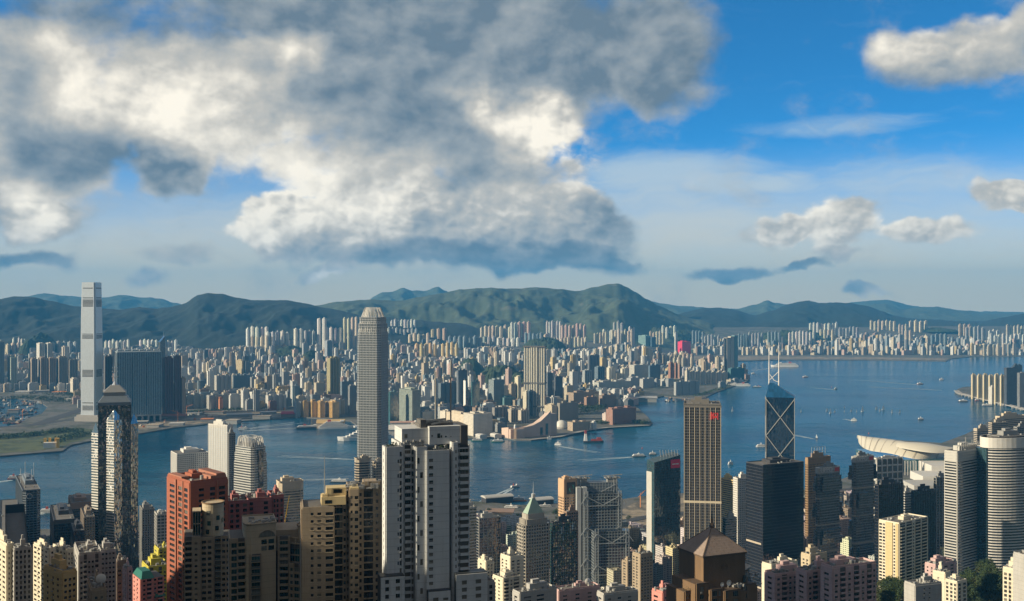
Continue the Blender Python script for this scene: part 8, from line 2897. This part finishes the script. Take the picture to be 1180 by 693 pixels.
for i, (x0, x1, py, D, c) in enumerate(((214, 232, 474, 3980, 'grey'), (236, 258, 472, 4020, 'brown'), (262, 290, 475, 3920, 'pale'), (292, 312, 478, 3850, 'tan'), (150, 170, 488, 3700, 'pale'), (172, 186, 491, 3600, 'tan'), (232, 246, 480, 3760, 'orange'), (262, 276, 481, 3720, 'tan'),
   (196, 212, 487, 3650, 'white'), (300, 318, 473, 4010, 'white'), (20, 36, 452, 4900, 'white'), (42, 56, 451, 4930, 'pale'), (62, 76, 452, 4900, 'orange'), (10, 22, 478, 4080, 'brown'), (76, 90, 462, 4520, 'pale'))):
 mm = {'grey': M['c_grey'], 'brown': M['c_brown_l'], 'pale': M['c_pale'], 'tan': M['c_tan_l'], 'orange': M['orange'], 'white': M['c_white']}[c]
 shed('warehouse', '%s flat shed on the open land by the %s' % (c, 'typhoon shelter' if x0 < 95 else 'far western waterfront'), 'warehouse', x0, x1, py, D, 24 + (i * 7) % 18, 7 + i % 4, mm, M['c_grey'], yaw=(i * 13) % 30 - 10, arch=False)['group'] = '%s sheds, %s' % (c, 'shelter' if x0 < 95 else 'waterfront')
rr = random.Random(31)
for i in range(44):
 px, py = rr.uniform(150, 346), 0
 py = interp([(150, 497), (200, 490.5), (260, 484.5), (346, 479)], px) - rr.uniform(1.5, 14)
 p = gp(px, py, 3.5)
 mb = MB()
 w, l, h_ = rr.uniform(3, 9), rr.uniform(3, 8), rr.uniform(2.5, 6)
 mb.prism(rect(w, l), 0, h_)
 mb.prism(rect(w * .5, l * .6, w * .2), h_, h_ + 2)
 cn, mm = rr.choice([('tan', M['c_tan_l']), ('white', M['c_white']), ('orange', M['orange']), ('rusty', M['c_brown_l']), ('grey', M['c_grey'])])
 o = mb.build('site_hut', mm)
 o.location = p
 o.rotation_euler = (0, 0, rr.uniform(0, 3))
 tag(o, '%s site hut scattered on the bare reclaimed land across the harbour' % cn, 'hut', '%s huts on the reclaimed land' % cn)
for i, (px, py) in enumerate(((215, 479), (243, 474), (285, 478), (322, 470), (205, 486), (12, 470), (26, 484), (40, 468), (738, 585), (752, 583))):
 p = gp(px, py, 3.5)
 e = thing('site_crane', '%s thin lattice crane on %s' % (('orange', 'grey')[i % 2], 'the bare land across the harbour' if 100 < px < 400 else 'the quay of the typhoon shelter' if px < 100 else 'the island building site'), 'crane', p, i * .9,
   '%s cranes, %s' % (('orange', 'grey')[i % 2], 'far land' if 100 < px < 400 else 'shelter' if px < 100 else 'island site'))
 k = 1.0 if px < 500 else .8
 part_bars(e, 'mast', (M['orange'], M['kit'])[i % 2], [((0, 0, 0), (0, 0, 30 * k), .9)])
 part_bars(e, 'jib', (M['orange'], M['kit'])[i % 2], [((-9 * k, 0, 28 * k), (24 * k, 0, 40 * k), .7), ((0, 0, 30 * k), (0, 0, 36 * k), .5), ((0, 0, 36 * k), (24 * k, 0, 40 * k), .25)])
# ------------------------------------------------------------------ ships and boats
def hull(mb, L, B, h, fore=.22, sheer=.0, z0=-.5, n=10, stern=.85):
 rings = []
 for z, k in ((z0, .86), (h, 1.0)):
  pts = []
  for i in range(n + 1):
   t = i / n
   x = -L / 2 + L * t
   w = B / 2 * (stern + (1 - stern) * min(1, t / .15)) if t < .15 else B / 2 if t < 1 - fore else B / 2 * math.sqrt(max(0, 1 - ((t - 1 + fore) / fore) ** 2)) * 1.0
   pts.append((x * (1 if k == 1 else .97), w * k, z + (sheer * max(0, t - .6) ** 2 * 6 if z == h else 0)))
  ring = [(x, -w, zz) for x, w, zz in pts] + [(x, w, zz) for x, w, zz in reversed(pts)]
  rings.append(ring)
 mb.loft(rings)
def ship(name, label, cat, px, py, yaw, group=None):
 p = gp(px, py, 0)
 return thing(name, label, cat, (p.x, p.y, 0.05), R(yaw), group)
M['hull_white'] = mat('hull_white', (.72, .71, .68), .4, var=.06)
M['hull_dark'] = mat('hull_dark', (.04, .045, .05), .5)
M['hull_red'] = mat('hull_red', (.34, .06, .04), .5)
M['hull_rust'] = mat('hull_rust', (.16, .06, .04), .7)
M['hull_green'] = mat('hull_green', (.03, .14, .08), .5)
M['sail'] = mat('sail_white', (.78, .76, .70), .8, var=.04)
def passenger(name, label, px, py, L, yaw, decks=3, hullm='hull_white', funnel='hull_red', cat='ship', B=None, group=None):
 e = ship(name, label, cat, px, py, yaw, group)
 B = B or L * .17
 mb = MB()
 hull(mb, L, B, L * .055, sheer=L * .02)
 mb.build('hull', M[hullm], e)
 mb = MB()
 z, dh = L * .055, max(2.6, L * .028)
 for d in range(decks):
  mb.box(-L * (.46 - .04 * d), L * (.34 - .06 * d), -B * (.47 - .03 * d), B * (.47 - .03 * d), z, z + dh * .95)
  z += dh
 mb.box(L * .10, L * .2, -B * .42, B * .42, z, z + dh)
 mb.build('superstructure', M['hull_white'], e)
 mb = MB()
 z2 = L * .055 + dh * .35
 for d in range(decks):
  mb.box(-L * (.45 - .04 * d), L * (.33 - .06 * d), -B * (.475 - .03 * d), B * (.475 - .03 * d), z2, z2 + dh * .35)
  z2 += dh
 mb.build('window_band', M['g_dark'], e)
 mb = MB()
 mb.prism([(-L * .2 + x * L * .05, y_ * B * .16) for x, y_ in ((-1, -1), (1, -1), (1, 1), (-1, 1))], z, z + dh * 1.8, scale=.8)
 mb.build('funnel', M[funnel], e)
 mb = MB()
 mb.bar((L * .14, 0, z + dh), (L * .14, 0, z + dh * 3), max(.12, L * .003))
 mb.build('mast', M['kit'], e)
 return e
def ferry(label, px, py, L, yaw, col='hull_green', group=None):
 e = ship('ferry', label, 'ferry', px, py, yaw, group)
 B = L * .24
 mb = MB()
 hull(mb, L, B, 2.2, fore=.2, stern=.55)
 mb.build('hull', M[col], e)
 mb = MB()
 mb.box(-L * .40, L * .38, -B * .46, B * .46, 2.2, 4.6)
 mb.box(-L * .34, L * .32, -B * .42, B * .42, 4.6, 7.0)
 mb.build('cabin', M['hull_white'], e)
 mb = MB()
 mb.box(-L * .39, L * .37, -B * .465, B * .465, 3.0, 4.0)
 mb.box(-L * .33, L * .31, -B * .425, B * .425, 5.3, 6.4)
 mb.build('window_band', M['g_dark'], e)
 mb = MB()
 mb.box(-L * .08, L * .06, -B * .2, B * .2, 7.0, 8.8)
 mb.cyl(0, 0, .8, 8.8, 12, 8)
 mb.build('funnel', M['hull_white'], e)
 return e
def wake(px0, py0, px1, py1, w0, w1):
 a, b = gp(px0, py0, 0), gp(px1, py1, 0)
 d = (b - a).normalized()
 nn = Vector((-d.y, d.x, 0))
 mb = MB()
 k = 12
 r = random.Random(int(px0))
 for sgn in (-1, 1):
  for i in range(k):
   t0, t1 = i / k, (i + 1) / k
   q0, q1 = a + (b - a) * t0, a + (b - a) * t1
   o0, o1 = (w0 + (w1 - w0) * t0) / 2 * sgn, (w0 + (w1 - w0) * t1) / 2 * sgn
   f0, f1 = (1.6 + 2.5 * (1 - t0)) * r.uniform(.7, 1.2), (1.6 + 2.5 * (1 - t1)) * .95
   pts = [q0 + nn * (o0 - f0), q1 + nn * (o1 - f1), q1 + nn * (o1 + f1), q0 + nn * (o0 + f0)]
   if (pts[1] - pts[0]).cross(pts[3] - pts[0]).z < 0:
    pts = pts[::-1]
   mb.face([(p.x, p.y, .25) for p in pts])
 o = mb.build('boat_wake', M['foam'])
 o['kind'] = 'stuff'
passenger('cruise_ship', 'big white cruise ship half hidden behind the tall curved harbour tower', 421, 507, 170, 196, decks=6, cat='cruise ship', B=28)
passenger('cruise_ship', 'white block like casino ship moored at the ferry terminal', 388, 494, 120, 10, decks=5, cat='cruise ship', B=24)
passenger('ship', 'white and grey ship moored just left of the casino ship', 358, 494, 95, 12, decks=2, hullm='hull_dark', B=14)
passenger('cruise_ship', 'white liner with a red waterline far out in the eastern bay beside the masts', 904, 423, 175, 176, decks=3, hullm='hull_white', cat='cruise ship', B=24)
passenger('cruise_ship', 'small white ship behind the three shaft waterfront tower', 830, 428, 90, 10, decks=4, cat='cruise ship')
passenger('ferry', 'long white vehicle ferry moored at the harbour bend', 851, 445, 115, 176, decks=2, cat='ferry', B=18)
passenger('ship', 'slim grey boat lying right of the vehicle ferry', 872, 446.5, 45, 175, decks=1, hullm='hull_dark')
passenger('speed_ferry', 'red and white fast ferry trailing foam by the west waterfront', 20, 552, 42, 12, decks=2, hullm='hull_red', cat='ferry', B=11)
passenger('speed_ferry', 'white twin decked catamaran moving past the west waterfront', 60, 591, 48, 8, decks=2, cat='ferry', B=13)
passenger('speed_ferry', 'white fast ferry leaving two foam trails off the far western shore', 281, 495, 38, 8, decks=2, cat='ferry', B=11)
passenger('speed_ferry', 'small white speedboat with a foam tail in front of the far arts centre', 594, 561.5, 24, 30, decks=1, cat='boat', B=6)
ferry('orange ferry crossing towards the ferry piers', 598, 577.5, 32, 170, 'orange')
ferry('pale ferry by the grey roofed pier below the orange ferry', 589, 587, 36, 170, 'hull_green')
ferry('white ferry at the quay behind the green pyramid roof', 628, 586, 34, 10, 'hull_white')
ferry('white star shaped small ferry moored at the far promenade', 574, 509.5, 40, 6, 'hull_green')
ferry('second small ferry moored at the far promenade near the cream block', 550, 508.5, 38, 6, 'hull_green')
ferry('tan sightseeing boat off the sloped arts centre', 643, 513, 22, 160, 'hull_white')
ferry('small pale launch close to the far promenade', 633, 506.5, 16, 10, 'hull_white')
ferry('white ferry crossing in front of the crimson panelled tower', 736, 526.5, 42, 8, 'hull_dark')
ferry('white tug beside the crossing ferry off the crimson panelled tower', 752, 524.5, 22, 186, 'hull_dark')
ferry('white launch anchored beyond the navy tower', 877, 515, 30, 4, 'hull_white')
ferry('white ferry by the foot of the bright yellow sided tower', 842, 535.5, 16, 20, 'hull_white')
ferry('dark hulled barge with a cabin close to the western tall mast', 391, 556, 46, 176, 'hull_dark')
ferry('red work boat in the middle of the eastern water', 1060, 443, 36, 190, 'hull_red')
ferry('red and white work boat right of the two white masts', 928, 435, 36, 190, 'hull_red')
ferry('dark tug with a red deck right of the braced tower', 941, 505.5, 20, 80, 'hull_dark')
ferry('white boat leaving a short wake in the eastern water', 984, 485, 22, 170, 'hull_white')
ferry('dark flat barge far right on the eastern water', 1061, 484, 22, 6, 'hull_dark')
ferry('dark trawler in the eastern typhoon shelter, nearer the point', 1110, 463, 44, 4, 'hull_dark')
ferry('dark trawler in the eastern typhoon shelter, nearer the shore', 1137, 468, 44, 176, 'hull_dark')
ferry('small red boat between the two trawlers in the eastern typhoon shelter', 1126, 462, 22, 6, 'hull_red')
ferry('pale boat near the tip of the old runway', 1085, 438, 26, 8, 'hull_white')
ferry('brown launch alone in the middle of the eastern bay', 963, 449, 18, 20, 'hull_dark')
ferry('small pale launch near the harbour bend', 868, 431, 24, 10, 'hull_white')
# red salvage barge with a tall sheerleg
e = ship('crane_barge', 'red deck crane barge with a red white blue lattice tower in mid harbour', 'crane barge', 684, 510, 6)
mb = MB()
hull(mb, 62, 15, 5, fore=.15, stern=.9)
mb.build('hull', M['hull_dark'], e)
mb = MB()
mb.box(-8, 26, -5, 5, 5, 10)
mb.box(10, 22, -4, 4, 10, 15)
mb.build('deck_house', M['hull_red'], e)
mb = MB()
mb.prism(rect(10, 10, -24), 5, 26, scale=.6)
mb.build('tower_base', M['hull_white'], e)
mb = MB()
mb.prism(rect(6, 6, -24), 26, 36, scale=.9)
mb.build('tower_head', M['hull_red'], e)
mb = MB()
mb.bar((-19, 0, 5), (-14, 0, 54), (.8, .4))
mb.build('boom', M['hull_dark'], e)
# sailing boats
first = None
for i, (px, py, k) in enumerate(((953, 474, 1), (957, 476.5, 1.5), (962, 475, .9), (973, 475, .8), (981, 474.5, 1), (987, 475, .9), (994, 474.5, 1.8), (1010, 472, 1.3), (1014, 474, 1.1), (1018, 472.5, 1.6), (1028, 476, 1.3), (1037, 476, 1.1), (844, 474, 1.6), (923, 475, 1.0), (973, 470, .7))):
 lb = {12: 'lone white sailing boat behind the grid tower', 13: 'lone white sailing boat just right of the braced tower'}.get(i, 'small white sailing boat racing in the loose fleet on the eastern bay')
 gr = None if i in (12, 13) else 'racing sailing boats'
 if first is None:
  e = first = ship('sailing_boat', lb, 'sailing boat', px, py, 15, gr)
  mb = MB()
  hull(mb, 9, 2.6, 1.1, fore=.5)
  mb.build('hull', M['hull_white'], e)
  mb = MB()
  mb.bar((.6, 0, 1), (.6, 0, 13), .1)
  mb.build('mast', M['kit'], e)
  mb = MB()
  for y_ in (-.06, .06):
   mb.face([(.4, y_, 2), (.4, y_, 12.8), (-4, y_ * 8, 2.2)])
  mb.build('mainsail', M['sail'], e)
  mb = MB()
  mb.face([(.8, 0, 11.5), (4.2, -.2, 1.4), (.9, -.6, 1.8)])
  mb.build('jib', M['sail'], e)
  e.scale = (k,) * 3
 else:
  p = gp(px, py, 0)
  copy_thing(first, (p.x, p.y, .05), R(15 + (i * 23) % 40), lb, gr, scale=k * .95)
# buoys
first = None
for i, (px, py) in enumerate(((1001, 500), (1021, 507), (958, 446.5), (740, 517))):
 lb = 'small red harbour buoy on the open water'
 if first is None:
  e = first = ship('buoy', lb, 'buoy', px, py, 0, 'red harbour buoys')
  mb = MB()
  mb.cyl(0, 0, 2.0, -.3, 1.6, 10)
  mb.cyl(0, 0, 1.1, 1.6, 4.6, 8, r1=.3)
  mb.build('float', M['hull_red'], e)
 else:
  p = gp(px, py, 0)
  copy_thing(first, (p.x, p.y, .05), 0, lb, 'red harbour buoys')
# moored boats of the shelters
protos = {}
rr = random.Random(9)
SPOTS = []
for i in range(55):
 SPOTS.append((rr.uniform(-5, 52), rr.uniform(463, 489), 'western typhoon shelter'))
for i in range(30):
 SPOTS.append((rr.uniform(768, 815), rr.uniform(456, 463), 'boat basin at the harbour bend'))
for px, py, wh in SPOTS:
 p = gp(px, py, 0)
 if inside(KOWLOON, p.x, p.y + 8) or inside(KOWLOON, p.x, p.y - 8):
  continue
 c = rr.choice(['hull_dark', 'hull_dark', 'hull_dark', 'hull_rust', 'hull_rust', 'hull_white'])
 cn = {'hull_dark': 'dark', 'hull_rust': 'rusty red', 'hull_white': 'white'}[c]
 lb = '%s working boat moored in the crowded %s' % (cn, wh)
 gr = '%s boats, %s' % (cn, wh)
 if c not in protos:
  e = protos[c] = ship('moored_boat', lb, 'boat', px, py, 10, gr)
  mb = MB()
  hull(mb, 32, 9, 3.0, fore=.25, sheer=1.0)
  mb.build('hull', M[c], e)
  mb = MB()
  mb.box(-12, -1, -3, 3, 3, 7)
  mb.box(-10, -4, -2.4, 2.4, 7, 9.4)
  mb.build('cabin', M['c_tan_d'] if c != 'hull_white' else M['hull_white'], e)
  mb = MB()
  mb.bar((4, 0, 2), (4, 0, 16), .35)
  mb.bar((4, 0, 4), (13, 0, 14), .25)
  mb.build('derrick', M['kit'] if c != 'hull_rust' else M['c_brown_l'], e)
 else:
  copy_thing(protos[c], (p.x, p.y, .05), rr.uniform(0, 6.3), lb, gr, scale=rr.uniform(.7, 1.2))
wake(14, 553.5, -30, 560, 5, 16)
wake(277, 495.5, 345, 487, 5, 44)
wake(280, 497, 350, 493, 5, 14)
wake(590, 563, 556, 580, 3, 26)
wake(729, 527, 668, 531, 5, 26)
wake(50, 592, 20, 597, 6, 18)
wake(983, 485.5, 972, 483, 3, 10)
wake(412, 530, 322, 526, 3, 22)
wake(402, 552, 345, 553.5, 3, 16)
wake(1062, 444, 985, 438, 4, 26)
wake(1085, 450, 1000, 446, 4, 30)
wake(938, 506, 905, 500, 3, 16)
wake(640, 514, 690, 522, 3, 16)
wake(963, 449.6, 935, 447, 3, 18)
wake(890, 424.5, 860, 428, 6, 30)
# ------------------------------------------------------------------ trees
def tree_proto(seed, h, r, leaf, n):
 rd = random.Random(seed)
 t = MB()
 t.bar((0, 0, 0), (.2, .1, h * .45), (.32, .2), n=6)
 limbs = []
 for i in range(5):
  a = 2 * math.pi * i / 5 + rd.uniform(-.4, .4)
  tip = Vector((math.cos(a) * r * .62, math.sin(a) * r * .62, h * rd.uniform(.58, .82)))
  t.bar((.2, .1, h * rd.uniform(.34, .45)), tip, (.17, .05), n=5)
  limbs.append(tip)
 limbs.append(Vector((0, 0, h * .85)))
 c = MB()
 for i in range(n):
  q = rd.choice(limbs)
  d = Vector((rd.gauss(0, 1), rd.gauss(0, 1), rd.gauss(0, .75))).normalized() * r * .50 * rd.random() ** .35
  p = q + d
  s = rd.uniform(.28, .62)
  u_ = Vector((rd.uniform(-1, 1), rd.uniform(-1, 1), rd.uniform(-.6, .6))).normalized() * s
  w_ = Vector((rd.uniform(-1, 1), rd.uniform(-1, 1), rd.uniform(-.6, .6))).normalized() * s
  c.face([p - u_, p + w_, p + u_, p - w_])
 return t, c
TREES = []
M['bark'] = mat('bark', (.06, .045, .032), .9)
for i, (h, r, lm, n) in enumerate(((13, 5.5, 'leaf_dark', 900), (11, 5.0, 'leaf_mid', 800), (15, 6.0, 'leaf_mid', 1000), (10, 4.6, 'leaf_olive', 750))):
 TREES.append((tree_proto(40 + i, h, r, lm, n), lm))
made = {}
names_ = {'leaf_dark': 'dark green', 'leaf_mid': 'mid green', 'leaf_olive': 'olive green'}
def plant(x, y, z, k, where, i=None):
 j = rr.randrange(4) if i is None else i
 (t, c), lm = TREES[j]
 lb = '%s broadleaf tree in the wood %s' % (names_[lm], where)
 gr = '%s trees %s' % (names_[lm], where)
 if j not in made:
  e = made[j] = thing('tree', lb, 'tree', (x, y, z), 0, gr)
  t.build('trunk', M['bark'], e)
  c.build('crown', M[lm], e)
  e.scale = (k, k, k)
 else:
  copy_thing(made[j], (x, y, z), rr.uniform(0, 6.3), lb, gr, scale=k)
def grove(px0, px1, py0, py1, n, where, k0=.8, k1=1.25):
 for i in range(n):
  px, py = rr.uniform(px0, px1), rr.uniform(py0, py1)
  # walk down the sight line to the slope
  D = 700.0
  while D < 1900 and CZ - (py - CY) / F * D > island_h(X(px, D), D) + 6:
   D += 6
  x, y = X(px, D), D
  if any(math.hypot(x - a, y - b) < 13 for a, b in FOOT):
   continue
  plant(x, y, island_h(x, y) - .6, rr.uniform(k0, k1), where)
grove(1104, 1168, 640, 700, 120, 'below the louvred slab')
grove(1000, 1052, 664, 712, 60, 'below the yellow and white slab')
grove(1064, 1110, 690, 712, 14, 'around the white narrow house')
grove(744, 762, 648, 662, 14, 'beside the crimson panelled tower')
grove(160, 196, 668, 700, 12, 'around the green roofed house')
for i in range(46):
 px, py = rr.uniform(560, 785), rr.uniform(592, 628)
 p_ = gp(px, py, 5)
 if not any(math.hypot(p_.x - a, p_.y - b) < 30 for a, b in FOOT):
  plant(p_.x, p_.y, 4, rr.uniform(.9, 1.3), 'of the harbour front gardens')
# parkland across the water: tree belts seen as masses
def belt(name, pts, w, n, h, m):
 P = [gp(px, py, 3.4) for px, py in pts]
 mb = MB()
 rd = random.Random(len(pts) * 7 + int(pts[0][0]))
 for i in range(n):
  s = rd.random() * (len(P) - 1)
  a, b = P[int(s)], P[min(int(s) + 1, len(P) - 1)]
  p = a + (b - a) * (s - int(s)) + Vector((rd.uniform(-w, w), rd.uniform(-w, w), 0))
  r = rd.uniform(3, 7)
  for q in range(9):
   d = Vector((rd.gauss(0, 1), rd.gauss(0, 1), rd.gauss(0, .8))).normalized() * r * .7
   c = p + Vector((0, 0, rd.uniform(.5, 1.0) * h)) + d
   sz = rd.uniform(1.2, 2.4)
   u_ = Vector((rd.uniform(-1, 1), rd.uniform(-1, 1), rd.uniform(-1, 1))).normalized() * sz
   w_ = Vector((rd.uniform(-1, 1), rd.uniform(-1, 1), rd.uniform(-1, 1))).normalized() * sz
   mb.face([c - u_, c + w_, c + u_, c - w_])
 o = mb.build(name, m)
 o['kind'] = 'stuff'
belt('tree_cover', [(-20, 507), (20, 504), (50, 501), (75, 497), (88, 499)], 26, 420, 9, M['leaf_mid'])
belt('tree_cover', [(10, 460), (40, 459), (60, 462), (90, 464), (92, 456), (60, 455)], 60, 500, 10, M['leaf_dark'])
belt('tree_cover', [(60, 512), (78, 505), (104, 500)], 26, 160, 8, M['leaf_mid'])
belt('tree_cover', [(200, 478), (260, 474), (320, 471)], 40, 300, 8, M['leaf_dark'])
belt('tree_cover', [(668, 470), (680, 472), (690, 468), (676, 478)], 40, 380, 11, M['leaf_dark'])
belt('tree_cover', [(733, 488), (745, 489.5)], 16, 70, 9, M['leaf_dark'])
belt('tree_cover', [(600, 503), (630, 501)], 12, 70, 7, M['leaf_dark'])
belt('tree_cover', [(690, 488), (698, 489)], 16, 50, 8, M['leaf_dark'])
belt('tree_cover', [(800, 458), (820, 452), (842, 445)], 14, 130, 6, M['leaf_mid'])
belt('tree_cover', [(550, 432), (575, 440), (600, 445), (612, 436)], 120, 800, 11, M['leaf_dark'])
